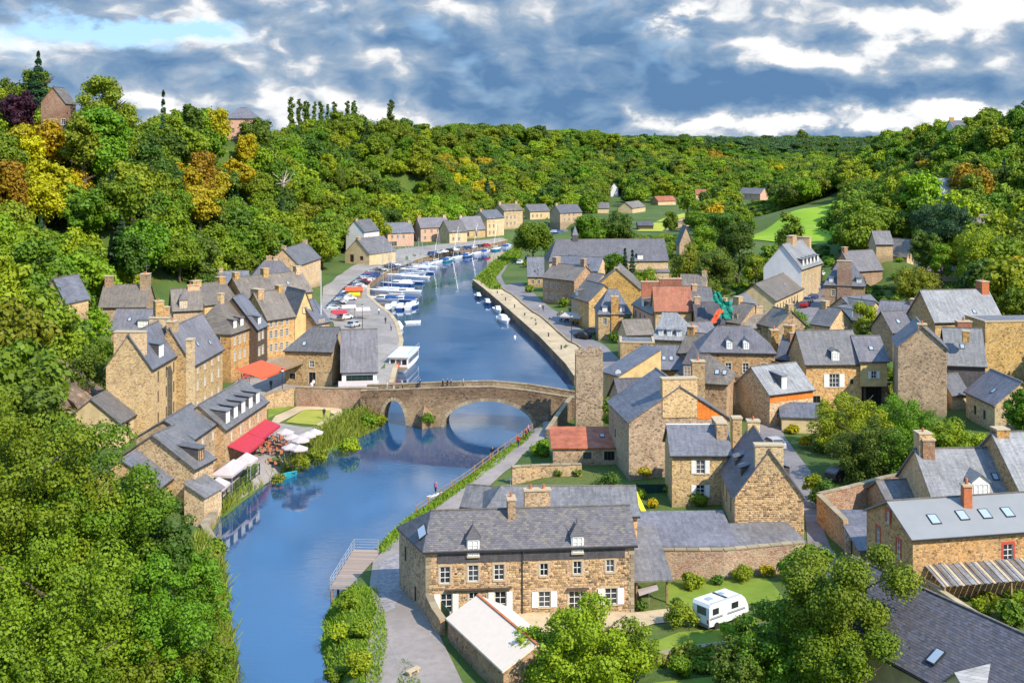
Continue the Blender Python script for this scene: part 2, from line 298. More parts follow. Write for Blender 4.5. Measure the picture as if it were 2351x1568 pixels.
def foliage(name, dark, light, trans=0.25, clump=0.5):
    m, n, b, o = mat(name); tc = n.node('ShaderNodeTexCoord').outputs['Object']
    isl = n.node('ShaderNodeNewGeometry').outputs['Random Per Island']; rnd = n.node('ShaderNodeObjectInfo').outputs['Random']
    a = n.noise(tc, clump, 3, 0.6)
    f = n.m('ADD', n.m('MULTIPLY', isl, 0.35), n.m('MULTIPLY', n.m('SUBTRACT', a, 0.18), 1.0), clamp=True)
    c = n.mix(f, dark, light)
    hv = n.node('ShaderNodeHueSaturation'); n.put(hv, 'Color', c)
    n.put(hv, 'Hue', n.m('ADD', n.m('MULTIPLY', rnd, 0.05), 0.478)); n.put(hv, 'Value', n.m('ADD', n.m('MULTIPLY', n.m('FRACT', n.m('MULTIPLY', rnd, 13.7)), 0.42), 0.74))
    n.put(b, 'Base Color', hv.outputs[0]); b.inputs['Roughness'].default_value = 0.55; b.inputs['Specular IOR Level'].default_value = 0.25
    tr = n.node('ShaderNodeBsdfTranslucent'); n.put(tr, 0, hv.outputs[0]); mx = n.node('ShaderNodeMixShader'); mx.inputs[0].default_value = trans
    n.l.new(b.outputs[0], mx.inputs[1]); n.l.new(tr.outputs[0], mx.inputs[2]); n.l.new(mx.outputs[0], o.inputs[0])
foliage('leaf_green', (0.085, 0.145, 0.008), (0.235, 0.355, 0.014))
foliage('leaf_dark', (0.055, 0.1, 0.012), (0.15, 0.235, 0.02))
foliage('leaf_bright', (0.155, 0.24, 0.008), (0.37, 0.47, 0.016))
foliage('leaf_olive', (0.12, 0.165, 0.01), (0.31, 0.37, 0.02))
foliage('leaf_yellow', (0.32, 0.27, 0.006), (0.66, 0.52, 0.012))
foliage('leaf_orange', (0.26, 0.18, 0.008), (0.52, 0.38, 0.015))
foliage('leaf_purple', (0.035, 0.012, 0.025), (0.10, 0.03, 0.05))
foliage('leaf_blue', (0.022, 0.065, 0.026), (0.07, 0.15, 0.05))
foliage('leaf_far_haze', (0.045, 0.1, 0.035), (0.13, 0.22, 0.06))  # farthest woods: the blue of the haze is put into the leaf colour
foliage('leaf_lime', (0.16, 0.25, 0.008), (0.42, 0.52, 0.018))
foliage('reed', (0.15, 0.19, 0.015), (0.42, 0.4, 0.06), clump=0.8)
foliage('reed_green', (0.11, 0.19, 0.012), (0.3, 0.39, 0.03), clump=0.8)
simple('bark', (0.13, 0.09, 0.06), 0.95, 0, 0.3, 5); simple('bark_pale', (0.42, 0.36, 0.28), 0.95, 0, 0.3, 5)

# ------------------------------------------------------------------ mesh helpers
def link(o, parent=None):
    COL.objects.link(o)
    if parent is not None: o.parent = parent
    return o
def thing(name, label, cat, loc=(0, 0, 0), rz=0.0, group=None):
    o = bpy.data.objects.new(name, None); o.location = loc; o.rotation_euler = (0, 0, rz); o.empty_display_size = 0.3
    o['label'] = label; o['category'] = cat
    if group: o['group'] = group
    return link(o)
def tag(o, label, cat, group=None, kind=None):
    if label: o['label'] = label
    if cat: o['category'] = cat
    if group: o['group'] = group
    if kind: o['kind'] = kind
    return o
class MB:
    def __init__(s): s.v = []; s.f = []; s.mi = []; s.mats = []
    def m(s, name):
        if name not in s.mats: s.mats.append(name)
        return s.mats.index(name)
    def poly(s, pts, mt):
        k = len(s.v); s.v += [tuple(p) for p in pts]; s.f.append(tuple(range(k, k + len(pts)))); s.mi.append(s.m(mt))
    def box(s, x0, x1, y0, y1, z0, z1, mt):
        k = len(s.v)
        s.v += [(x0, y0, z0), (x1, y0, z0), (x1, y1, z0), (x0, y1, z0), (x0, y0, z1), (x1, y0, z1), (x1, y1, z1), (x0, y1, z1)]
        for q in ((0, 3, 2, 1), (4, 5, 6, 7), (0, 1, 5, 4), (1, 2, 6, 5), (2, 3, 7, 6), (3, 0, 4, 7)):
            s.f.append(tuple(k + i for i in q)); s.mi.append(s.m(mt))
    def slab(s, pts, t, mt):
        """polygon (top, ccw from above) thickened downwards"""
        n = len(pts); lo = [(p[0], p[1], p[2] - t) for p in pts]
        s.poly(pts, mt); s.poly(lo[::-1], mt)
        for i in range(n):
            j = (i + 1) % n; s.poly([lo[i], lo[j], pts[j], pts[i]], mt)
    def prism(s, ring0, ring1, mt, caps=True):
        n = len(ring0); k = len(s.v); s.v += [tuple(p) for p in ring0] + [tuple(p) for p in ring1]; mi = s.m(mt)
        for i in range(n):
            j = (i + 1) % n; s.f.append((k + i, k + j, k + n + j, k + n + i)); s.mi.append(mi)
        if caps: s.f.append(tuple(k + i for i in range(n))[::-1]); s.mi.append(mi); s.f.append(tuple(k + n + i for i in range(n))); s.mi.append(mi)
    def tube(s, p0, p1, r0, r1, mt, n=6):
        p0 = Vector(p0); p1 = Vector(p1); d = (p1 - p0).normalized(); a = d.orthogonal().normalized(); b = d.cross(a)
        r = lambda p, q: [tuple(p + (a * math.cos(t) + b * math.sin(t)) * q) for t in [2 * math.pi * i / n for i in range(n)]]
        s.prism(r(p0, r0), r(p1, r1), mt)
    def mesh(s, name):
        me = bpy.data.meshes.new(name); me.from_pydata(s.v, [], s.f)
        for q in s.mats: me.materials.append(MATS[q])
        if len(s.mats) > 1: me.polygons.foreach_set('material_index', s.mi)
        me.update(); return me
    def build(s, name, parent=None, **kw):
        o = bpy.data.objects.new(name, s.mesh(name))
        for k, v in kw.items(): o[k] = v
        return link(o, parent)
def obj(name, me, parent=None, loc=(0, 0, 0), rot=(0, 0, 0), scale=(1, 1, 1)):
    o = bpy.data.objects.new(name, me); o.location = loc; o.rotation_euler = rot; o.scale = scale
    return link(o, parent)
def copy_thing(src, loc, rz=0.0, scale=None, label=None, group=None, matswap=None):
    r = src.copy(); COL.objects.link(r); r.location = loc; r.rotation_euler = (0, 0, rz)
    if scale is not None: r.scale = scale
    if label: r['label'] = label
    if group: r['group'] = group
    def rec(a, b):
        for ch in list(a.children):
            c = ch.copy(); COL.objects.link(c); c.parent = b; swap(c, matswap); rec(ch, c)
    rec(src, r); return r
def swap(o, matswap):
    if matswap and o.type == 'MESH':
        for sl in o.material_slots:
            if sl.material and sl.material.name in matswap:
                nm = matswap[sl.material.name]; sl.link = 'OBJECT'; sl.material = MATS[nm]
# ------------------------------------------------------------------ river outline (water at z = 0)
LEFT = [P(*q) for q in [(545,1568),(520,1400),(512,1290),(478,1236),(505,1196),(560,1150),(640,1092),(700,1066),(760,1040),(830,1000),(872,984),
        (885,955),(903,900),(915,850),(925,800),(915,760),(900,737),(868,712),(848,692),(848,664),(875,642),(920,620),(970,602),(1040,586),(1110,573),(1165,560),(1200,546),(1232,534),(1270,522)]]
RIGHT = [P(*q) for q in [(765,1568),(738,1500),(745,1420),(775,1368),(838,1300),(868,1258),(900,1222),(950,1190),(1000,1152),(1080,1097),(1150,1047),(1200,1008),(1232,985),
        (1282,930),(1318,885),(1300,858),(1240,793),(1165,724),(1110,676),(1085,656),(1098,640),(1130,612),(1160,588),(1190,572),(1240,552),(1300,537),(1340,530)]]
def near_ext(p, q):      # the river comes in below the frame
    return [(p[0] + dx, y) for dx, y in ((-4, 80), (-6, 50), (-8, 10))][::-1]
RIVER = near_ext(LEFT[0], 0) + LEFT + RIGHT[::-1] + [(RIGHT[0][0] + dx, y) for dx, y in ((1, 80), (4, 50), (8, 10))]
RV = np.array(RIVER)
def inside(x, y, poly):
    x = np.asarray(x, float); y = np.asarray(y, float); r = np.zeros(x.shape, bool); n = len(poly); j = n - 1
    for i in range(n):
        xi, yi = poly[i]; xj, yj = poly[j]
        c = ((yi > y) != (yj > y)) & (x < (xj - xi) * (y - yi) / (yj - yi + 1e-12) + xi); r ^= c; j = i
    return r
def dist_poly(x, y, poly, closed=True):
    x = np.asarray(x, float); y = np.asarray(y, float); d = np.full(x.shape, 1e9); n = len(poly)
    for i in range(n if closed else n - 1):
        ax, ay = poly[i]; bx, by = poly[(i + 1) % n]; dx, dy = bx - ax, by - ay
        t = np.clip(((x - ax) * dx + (y - ay) * dy) / (dx * dx + dy * dy + 1e-12), 0, 1)
        d = np.minimum(d, np.hypot(x - ax - t * dx, y - ay - t * dy))
    return d

# ------------------------------------------------------------------ houses (survey): front eave A..B as seen (left to right), eave height ze, ground z0
# windows: (side, s, z, w, h, style)  side f/r/b/l, s along the wall, z of the sill above the ground
def row(side, ss, z, w=0.9, h=1.5, st='w'): return [(side, s, z, w, h, st) for s in ss]
def rows(side, ss, zs, w=0.9, h=1.5, st='w'): return [q for z in zs for q in row(side, ss, z, w, h, st)]
HS = []
def H(name, label, A, B, ze, z0, D, hr, wall='stone_tan', roof='slate_grey', typ='gable', **k):
    HS.append(dict(name=name, label=label, A=A, B=B, ze=ze, z0=z0, D=D, hr=hr, wall=wall, roof=roof, typ=typ, **k))
# --- left bank, near to far
H('quay_house', 'low slate-roofed house with bluish roof and white dormer beside the big foreground tree', (366,1116), (424,1072), 5, 1.5, 9, 3, 'stone_pale', 'slate_blue', dorm=[('m', 5.5, 1.5, 1.5)], win=row('f', (1.5, 3.6, 6.5), .6, .8, 1.3))
H('quay_house', 'narrow stone house end with catslide slate roof and one dormer above the white tents', (446,1074), (490,1051), 6.3, 1.2, 11, 3.6, 'stone_tan', 'slate_grey', dorm=[('m', 2.4, 1.5, 1.6)], win=row('f', (1.6, 3.2), 2.0, .7, 1.1), chim=[])
H('quay_house', 'stone house joining the dormered row between the catslide house and the five dormers', (444,1006), (500,967), 8.1, 1.5, 7.4, 2.2, 'stone_tan', 'slate_grey', win=rows('f', (3.5, 7.5), (1.6, 4.6), .7, 1.2))
H('restaurant_building', 'long quay building with five slate dormers above a red awning', (517,984), (613,920), 7.4, 1.8, 7.2, 3.0, 'stone_tan', 'slate_grey', dorm=[('s', 2.0 + 3.1 * i, 1.5, 1.7) for i in range(5)], win=rows('f', (2.5, 6.2, 10.0, 13.6), (3.4,), .6, 1.3))
H('annex', 'small slate-roofed annex at the end of the terrace railing above the water', (469,1139), (509,1116), 3.6, -1.0, 2.6, 1.4, 'stone_pale', 'slate_grey', 'shed')
H('tall_house', 'tall stone house with broad chimney gable, steep blue roof and three storeys of narrow windows', (348,843), (417,804), 13.0, 3.0, 6.6, 4.6, 'stone_tan', 'slate_blue', win=rows('f', (3, 6.8, 10.4), (1.2, 4.3, 7.2), .75, 1.7, 'd'), dorm=[('s', 5.5, 2.2, 2.0)], chim=[('l', 4.4, 1.2, .3), ('r', 3.0, .9, .4)], pots='terracotta')
H('lean_house', 'low house with clean blue slate roof in front of the tall chimney-gabled house', (275,970), (348,925), 6.4, 3.0, 8, 3.2, 'plaster_cream', 'slate_grey', win=row('f', (3, 6, 8, 10.8), .9, 1.1, 1.9, 'd'), sky=[(9, .45)])
H('terrace_house', 'stone terrace house with violet slate roof behind the tall chimney-gabled house', (442,835), (511,797), 11.5, 3.0, 7, 5.4, 'stone_tan', 'slate_violet', win=rows('f', (2.5, 6, 9.5, 13), (1.0, 4.0, 6.6), .9, 1.5, 'w'), chim=[('l', 1.2, 2.0, .8)], sky=[(6, .4), (11, .3)])
H('mansard_house', 'large stone house with high hipped slate roof and white dormers over the orange awning', (530,764), (586,745), 11.8, 3.0, 8, 4.8, 'stone_ochre', 'slate_brown', 'hip', win=rows('f', (1.6, 3.6, 5.6, 7.8, 9.8), (3.6, 6.4), .8, 1.6, 'w') + rows('l', (3, 5.5), (3.6, 6.4), .9, 1.6), dorm=[('s', 2.4, 1.3, 1.5), ('s', 5.2, 1.3, 1.5), ('s', 8, 1.3, 1.5)], chim=[('l', .8, 1.2, 1.4)])
H('timbered_house', 'narrow dark slate-hung house under a steep blue roof between two tan facades', (590,754), (612,744), 11.5, 3.0, 9, 5.6, 'timber_dark', 'slate_blue', win=rows('f', (1.3, 3.2), (3.4, 6.2), 1.0, 1.4, 'w'), dorm=[('s', 2.4, 1.6, 1.4)])
H('terrace_house', 'wide tan stone terrace house with brown slate roof right of the narrow dark house', (614,733), (676,724), 11.0, 3.0, 8, 4.8, 'stone_ochre', 'slate_brown', win=rows('f', (.9, 2.2, 3.6, 5.0), (1.6, 4.2, 6.4), .7, 1.4, 'w'), chim=[('l', 2.4, 1.4, .6), ('r', 1.2, 1, .8)])
H('gabled_house', 'yellow-gabled house with one attic window behind the two-roofed building', (677,733), (724,729), 9.2, 3.0, 9, 5.6, 'plaster_yellow', 'slate_grey', 'gablex', win=row('f', (2.2,), 7.4, .8, 1.1), chim=[])
H('gabled_house', 'blue-roofed narrow house right of the yellow gable', (727,742), (756,736), 8.4, 3.0, 8, 4.2, 'stone_brown', 'slate_blue', win=rows('f', (.9, 2.0), (2, 4.6), .6, 1.2))
H('back_house', 'slate-roofed house below the wood with a huge stone chimney at its right end', (228,704), (334,703), 11.0, 5.0, 9, 4.0, 'stone_brown', 'slate_brown', chim=[('l', 1.3, 1.6, 1.8), ('r', 2.6, 1.8, 2.2)])
H('back_house', 'violet slate roof in front of the house with the huge stone chimney', (255,757), (366,757), 9.2, 4.0, 8, 3.4, 'stone_brown', 'slate_violet', sky=[(3, .5)], dorm=[('s', 6, 2.0, 1.5)])
H('back_house', 'stone house with tall twin chimney stacks right of the violet roof', (366,760), (402,757), 10.6, 4.0, 7, 2.4, 'stone_tan', 'slate_brown', chim=[('l', 1.6, 1.6, 2.6), ('r', 1.3, 1.2, 1.4)])
H('back_house', 'brown slate roof with a pointed dormer below the trees', (398,713), (464,710), 11.2, 5.0, 9, 3.8, 'stone_pale', 'slate_brown', dorm=[('p', 2.0, 1.6, 1.6)], chim=[('r', 1.2, 2.4, .6)])
H('back_house', 'slate roof with a long yellow ridge wall right of the pointed dormer', (470,700), (545,690), 11.0, 5.0, 9, 3.8, 'stone_ochre', 'slate_brown', chim=[('l', 1.3, 2.2, .8), ('r', 1.4, 1.6, 1.0)])
H('back_house', 'brown roof crossing behind the mansard house', (560,684), (640,676), 11.6, 4.0, 9, 4.0, 'stone_tan', 'slate_brown', chim=[('r', 1.4, 1.4, 1.4), ('l', 1.2, 1.2, 1.0)])
H('back_house', 'grey-brown slate roof above the yellow-gabled house', (640,676), (716,668), 10.6, 3.6, 9, 4.2, 'stone_tan', 'slate_brown', sky=[(4, .5)], chim=[('r', 1.4, 1.6, 1.2)])
H('back_house', 'low flat-looking slate roof with two small skylights at the edge of the wood', (503,656), (571,654), 9.0, 4.5, 8, 3.2, 'stone_pale', 'slate_blue', sky=[(3.5, .4), (5, .4)], chim=[('l', 1, 1, .6)])
H('back_house', 'broad hipped slate house behind the row, left of the gabled house with rendered end', (576,637), (673,635), 9.2, 4.0, 10, 4.4, 'plaster_cream', 'slate_violet', 'hip', chim=[('l', 1.2, 1.6, .6), ('r', 1.2, 1.2, .4)], win=row('f', (3, 6, 9), 1.5, .9, 1.5))
H('row_end_house', 'last house of the near left-bank row, grey roof and lit gable by the car park', (686,608), (736,591), 11.0, 3.0, 9, 4.4, 'stone_pale', 'slate_grey', win=rows('f', (3, 7, 11, 15), (1.6, 4.6), .9, 1.5) + row('r', (3, 5.5), 4.6, .8, 1.3), chim=[('r', 1.0, 1.6, .6), ('l', 1, 1.2, .6)])
H('bridge_house', 'sturdy stone house with hipped slate roof at the left end of the bridge', (654,803), (762,806), 8.9, 2.6, 8, 3.5, 'stone_ochre', 'slate_grey', hip=(3.6, 0), win=row('f', (2.6, 4.9), 3.4, .8, 1.1, 'w') + row('f', (1.4,), 1.2, 1.0, 1.0, 'd') + [('f', 5.0, 0.4, 1.2, 2.1, 'd')] + row('r', (4,), 4.2, .5, 1.3), sky=[(3.2, .3)])
H('bridge_shop', 'shop with long steep dark slate roof and green-white shopfront beside the bridge house', (785,852), (865,850), 6.1, 2.6, 11, 6.2, 'white_paint', 'slate_violet', win=[('f', 3.0, 1.2, 4.6, 1.5, 'shop')])
# --- far left quay
H('gabled_cottage', 'cream gabled cottage with two dark openings above the moored yachts', (792,580), (848,583), 6.6, 3.0, 16, 5.0, 'plaster_cream', 'slate_grey', 'gablex', win=[('f', 3.0, .4, 1.6, 2.6, 'd'), ('f', 7.2, 1.2, 1.4, 1.4, 'd')], chim=[('fl', 1.2, 1.2, .4)])
H('white_house', 'tall white house behind the cream gabled cottage', (836,532), (870,528), 12.6, 4.0, 8, 4.0, 'plaster_white', 'slate_grey', win=rows('f', (1.4, 3.2), (2, 5), .8, 1.4), chim=[('l', .8, 1.2, .6)])
H('pink_house', 'pink-rendered quay house with dark blue slate roof behind the tall masts', (890,535), (950,533), 8.2, 2.4, 8, 3.8, 'plaster_pink', 'slate_blue', win=rows('f', (2, 4.5, 7), (3.4,), .9, 1.3, 'w') + [('f', 2.5, .3, 3.0, 1.8, 'd')], chim=[('r', 1, 1.2, .6)])
H('quay_row_house', 'pinkish quay house with a chimney at each end, second of the far waterfront row', (966,523), (1032,521), 8.6, 2.4, 9, 4.0, 'plaster_pink', 'slate_violet', win=rows('f', (2, 5, 8, 10.5), (1, 3.8), .9, 1.3), chim=[('l', 1, 1.4, .8), ('r', 1, 1.4, .8)])
H('quay_row_house', 'tan quay house with pale slate roof, third of the far waterfront row', (1032,533), (1072,531), 7.2, 2.4, 9, 4.6, 'plaster_cream', 'slate_grey', win=rows('f', (2, 5), (1, 3.6), .9, 1.4))
H('quay_row_house', 'broad quay house with wide greyish roof, fourth of the far waterfront row', (1066,528), (1114,526), 6.4, 2.4, 10, 5.6, 'stone_pale', 'slate_violet', win=rows('f', (2, 6), (1,), 1, 2, 'd'), chim=[('l', 1, 1.2, .6)])
H('quay_row_house', 'narrow tall quay house with dark roof, fifth of the far waterfront row', (1118,502), (1157,499), 10.8, 2.4, 9, 3.4, 'plaster_cream', 'slate_blue', win=rows('f', (2, 5), (1, 4, 7), 1, 1.5), chim=[('l', 1, 1.2, .6)])
H('quay_row_house', 'tallest pale house closing the far waterfront row', (1157,484), (1200,482), 12.2, 3.0, 9, 3.0, 'stone_pale', 'slate_brown', win=rows('f', (2, 4.6, 7), (2, 5, 8), .9, 1.5), chim=[('l', 1.2, 1.4, 1), ('r', 1.2, 1.4, 1)])
H('far_house', 'small cream house with slate roof beyond the river bend, left of the blue-hulled ship', (1217,486), (1262,484), 7.5, 3.0, 8, 3.6, 'plaster_cream', 'slate_violet', win=rows('f', (2, 5, 8), (1.2,), .9, 1.5))
H('far_house', 'cream house with two slate roofs above the blue-hulled ship', (1286,489), (1336,487), 8.5, 3.0, 9, 4.0, 'stone_pale', 'slate_blue', win=rows('f', (3, 6, 9), (1.2, 3.6), .9, 1.4), chim=[('l', 1, 1.2, .8)])
H('hillside_house', 'white gable end showing between trees at the right foot of the left hill', (1402,432), (1419,432), 13.0, 7.0, 8, 3.5, 'plaster_white', 'slate_grey', 'gablex')
H('hillside_house', 'low terracotta-roofed house on the far valley slope', (1511,462), (1552,461), 6.2, 3.4, 9, 3.0, 'plaster_cream', 'tile_red')
H('hillside_house', 'cream farmhouse in front of the low terracotta roof', (1452,478), (1482,474), 6.4, 3.2, 9, 3.4, 'plaster_cream', 'slate_brown')
H('hillside_house', 'pink and white farmhouse among orchards on the right valley floor', (1695,444), (1745,446), 9.2, 5.0, 10, 4.0, 'plaster_pink', 'slate_grey', win=rows('f', (3, 7, 11), (1.4,), 1, 1.6))
H('shed', 'dark low barn roof beside the ploughed field', (1465,518), (1500,518), 4.6, 2.6, 8, 1.6, 'timber_dark', 'slate_dark')
# --- right bank, far to near
H('abbey', 'very long abbey church with lavender slate roof, small dormers and a roof turret', (1261,600), (1534,598), 8.0, 2.6, 15, 6.2, 'stone_pale', 'slate_violet', hip=(3.0, 0), dorm=[('s', 7.5, 1.6, 1.4), ('s', 20, 1.6, 1.4), ('s', 29, 1.8, 1.6)])
H('abbey_chapel', 'steep slate chapel roof rising at the right end of the abbey', (1560,560), (1592,560), 10.5, 4.0, 9, 6.0, 'stone_pale', 'slate_blue', 'gablex')
H('abbey_aisle', 'lower lean-to slate roof against the abbey, right of the conifers', (1474,624), (1536,624), 4.6, 2.4, 8, 3.0, 'stone_pale', 'slate_violet', 'shed')
H('quayside_house', 'bluish slate-roofed house nearest the green river bank, below the abbey turret', (1212,634), (1248,634), 5.4, 2.2, 9, 5.2, 'stone_ochre', 'slate_blue', win=row('f', (1.4, 3.2), .8, .8, 1.2))
H('quayside_house', 'weathered slate house with two cream chimney stacks facing the quay', (1246,636), (1318,644), 9.0, 2.0, 9, 3.4, 'stone_tan', 'slate_brown', win=rows('f', (1.4, 3.4, 5.6), (1.4, 4.4), .8, 1.3), chim=[('l', 1.8, 1.4, 1.6), ('r', 1.0, 1.4, 1.8)])
H('quayside_house', 'blue slate roof with small dark dormers behind the two cream chimney stacks', (1275,618), (1372,622), 9.2, 2.4, 9, 3.4, 'stone_pale', 'slate_blue', dorm=[('s', 6, 1.2, 1.2), ('s', 9, 1.2, 1.2)])
H('quayside_house', 'broad-gabled stone house with brownish slate roof left of the red brick chimney', (1362,662), (1470,664), 8.8, 2.2, 13, 5.0, 'stone_ochre', 'slate_brown', 'gablex', chim=[('fl', 1.2, 1.2, .1)])
H('quayside_house', 'house with row of cream windows over the white cafe canopy', (1312,680), (1352,692), 8.6, 2.0, 8, 3.6, 'stone_tan', 'slate_brown', dorm=[('s', 2.4, 1.6, 1.3)], win=rows('f', (.9, 2.0, 3.1), (1.4, 4.0), .7, 1.5))
H('quayside_house', 'hip-roofed blue slate house with twin front chimneys by the parked cars', (1374,720), (1449,720), 8.0, 2.0, 11, 4.6, 'stone_ochre', 'slate_blue', 'hip', win=row('f', (1.4,), 3.6, .8, 1.4) + rows('l', (3, 6, 9), (1.2, 3.8), .8, 1.5, 'w'), chim=[('f', 1.6, 1.6, 3.6)], dorm=[('s', 1.4, 1.1, 1.1), ('s', 5.2, 1.1, 1.1)])
H('quayside_house', 'pink-fronted house with dark red-framed windows facing the quay', (1453,697), (1498,720), 10.0, 2.6, 8, 3.2, 'plaster_pink', 'slate_brown', win=rows('f', (2.6, 6.2, 9.8, 13), (1.2, 4.6), .9, 1.6, 'd'), dorm=[('s', 7, 1.8, 1.6)])
H('red_roof_house', 'house with steep rust-red tiled slope and wide red brick chimney', (1505,712), (1588,712), 11.0, 3.6, 7, 4.4, 'stone_ochre', 'tile_red', chim=[('b', 4.6, 1.2, 1.4)], chim_mat='brick_red')
H('town_house', 'pale slate house with three dormers facing the yard behind the tower ruin', (1500,776), (1589,780), 9.6, 3.4, 8, 4.2, 'stone_ochre', 'slate_light', hip=(1.0, 3.4), win=rows('f', (2, 5), (2.2,), .8, 1.3), dorm=[('s', 1.3, 1.0, 1.2), ('s', 2.9, 1.0, 1.2), ('s', 4.6, 1.0, 1.2)])
H('town_house', 'dark ridged roof crossed by the orange sheet', (1600,742), (1662,742), 9.0, 4.0, 9, 3.6, 'stone_tan', 'slate_dark', chim=[('l', 1.2, 1.2, 1.0)])
H('town_house', 'grey slate gable roof beside the green netting', (1704,738), (1753,712), 8.4, 4.6, 8, 3.6, 'stone_pale', 'slate_grey', chim=[('l', 1.2, 1.0, .8)])
H('town_house', 'slate house with lit stone gable behind the green netting', (1655,735), (1700,742), 9.4, 4.6, 8, 3.4, 'stone_tan', 'slate_brown', chim=[('l', 1.2, 1.6, 1.0)], dorm=[('s', 2.4, 1.4, 1.2)])
H('town_house', 'small ridge roof behind the two-dormer house', (1700,752), (1760,752), 8.6, 4.8, 7, 2.6, 'stone_pale', 'slate_brown', chim=[('r', 1.2, 1.4, 1.0)])
H('white_gabled_house', 'tall house with bare whitewashed gable, tan facade and four dormers', (1840,617), (1888,602), 13.0, 4.0, 10, 6.0, 'stone_pale', 'slate_light', gwall='plaster_white', win=rows('f', (2.5, 6, 9.5, 13, 17), (2, 5), .9, 1.5, 'w'), dorm=[('s', 3 + 3.4 * i, 1.3, 1.7) for i in range(5)], chim=[('r', 4.0, 1.6, .6), ('m', 3.6, 1.6, 1.6)])
H('low_house', 'brown-slated house with a row of tall openings in front of the whitewashed gable', (1780,690), (1843,661), 8.0, 4.0, 9.5, 3.6, 'plaster_cream', 'slate_brown', win=row('f', tuple(2 + 2.9 * i for i in range(8)), .6, .8, 2.2, 'd'), sky=[(18, .5)])
H('hipped_house', 'house with tall central stone chimney front and blue hipped slates at the street bend', (1893,652), (1985,655), 11.0, 5.0, 9, 5.4, 'stone_rust', 'slate_blue', 'hip', chim=[('f', 3.4, 1.4, 5.6)], win=row('f', (2.0,), 3.2, .8, 1.4, 'w'), dorm=[('s', 1.6, 1.2, 1.2), ('s', 8, 1.2, 1.2)])
H('street_house', 'brown gabled house climbing the street behind the tall central chimney front', (1958,622), (2026,618), 11.6, 7.0, 8, 4.8, 'stone_rust', 'slate_violet', chim=[('l', 1.2, 1.2, 1.0)])
H('street_house', 'upper street house with streaked slate roof and white chimney', (1990,582), (2082,590), 14.0, 9.0, 9, 4.4, 'stone_pale', 'slate_brown', chim=[('l', 1.2, 1.6, 1.8)])
H('street_house', 'slate cottage with row of three tall white windows under one wide dormer', (1912,726), (1975,736), 9.8, 7.0, 9, 3.4, 'stone_pale', 'slate_grey', dorm=[('s', 3, 4.2, 1.7)])
H('street_house', 'bluish slate cottage right of the wide-dormered cottage', (1970,722), (2034,716), 10.4, 7.0, 9, 3.0, 'stone_pale', 'slate_blue', dorm=[('p', 2, 1.4, 1.3)])
H('street_house', 'stone cottage with slate roof and square chimney above the big gable', (2013,742), (2104,748), 12.0, 8.0, 9, 3.6, 'stone_brown', 'slate_violet', chim=[('r', 1.6, 1.6, .6)])
H('slate_house', 'wide pale slate roof with orange terracotta chimney under the hillside garden', (2147,738), (2301,734), 13.8, 10.0, 10, 4.8, 'stone_ochre', 'slate_light', chim=[('r', 2.0, 1.4, 1.4)], chim_mat='terracotta', sky=[(8.2, .3)], gwall='stone_ochre')
H('tall_wall_house', 'roofless-looking tall stone house wall at the right edge with ochre stains', (2262,740), (2420,738), 17.0, 8.0, 7, .3, 'stone_ochre', 'slate_grey', 'flat')
H('big_gable_house', 'large blank stone gable house with slate roof, right of the white-shuttered house', (2062,795), (2174,799), 15.4, 6.0, 9, 3.0, 'stone_tan', 'slate_violet', 'gablex', chim=[('fm', 1.2, 1.2, .2)], win=[('l', 5, 5.4, .5, 1.0, 'd')])
H('slate_wing', 'lower slate wing sloping down to the right of the large blank gable', (2176,835), (2262,838), 11.6, 6.0, 9, 4.8, 'slate_dark', 'slate_light', chim=[('fm', 1.0, 1.0, .1)], sky=[(2.4, .5)])
H('garden_cottage', 'small cottage with dark violet slate roof beside the walled garden', (2218,897), (2284,928), 9.2, 5.6, 7.5, 3.0, 'stone_tan', 'slate_violet', win=row('f', (3, 6), .8, .8, 1.3, 'd') + [('l', 2, .2, .9, 2, 'd')], sky=[(6, .4)])
H('garden_cottage', 'little slate outhouse left of the dark violet roof', (2186,905), (2222,902), 8.0, 5.6, 5, 2.4, 'stone_pale', 'slate_blue')
H('shuttered_house', 'stone house with weathered roof, arched dormer and white-shuttered window', (1851,835), (1978,834), 11.6, 4.6, 10, 4.2, 'stone_tan', 'slate_grey', dorm=[('a', 4.6, 1.2, 1.5)], win=[('f', 4.3, 3.4, 1.5, 2.0, 'sh'), ('f', 7.0, 3.9, .5, .7, 'd'), ('f', 1.6, .6, 1.1, 1.5, 'd')])
H('overhanging_house', 'yellow upper storey jutting over a dark passage, right of the white-shuttered window', (1976,828), (2037,828), 12.1, 8.2, 9, 3.0, 'plaster_yellow', 'slate_violet', base=0.0, win=[('f', 2.0, 1.2, .8, 1.1, 'sh')], sky=[(2.2, .5)])
H('passage_building', 'dark stone undercroft beneath the yellow jutting storey', (1982,880), (2040,880), 8.15, 4.6, 7, .05, 'stone_rust', 'slate_dark', 'flat', win=[('f', 1.6, .1, 2.4, 2.9, 'd')])
H('orange_band_house', 'slate-roofed house with bright orange band under the eaves and white dormer door', (1767,904), (1866,892), 8.9, 4.4, 8, 3.2, 'stone_tan', 'slate_light', win=row('f', (1.8, 3.4), .8, .9, 1.2, 'w'), dorm=[('s', 3.0, 1.0, 2.0)], band='brick_orange')
H('lean_to', 'cream lean-to with blue slate roof below the orange band house', (1795,955), (1890,958), 6.0, 3.6, 3.4, 1.3, 'plaster_cream', 'slate_blue', 'shed')
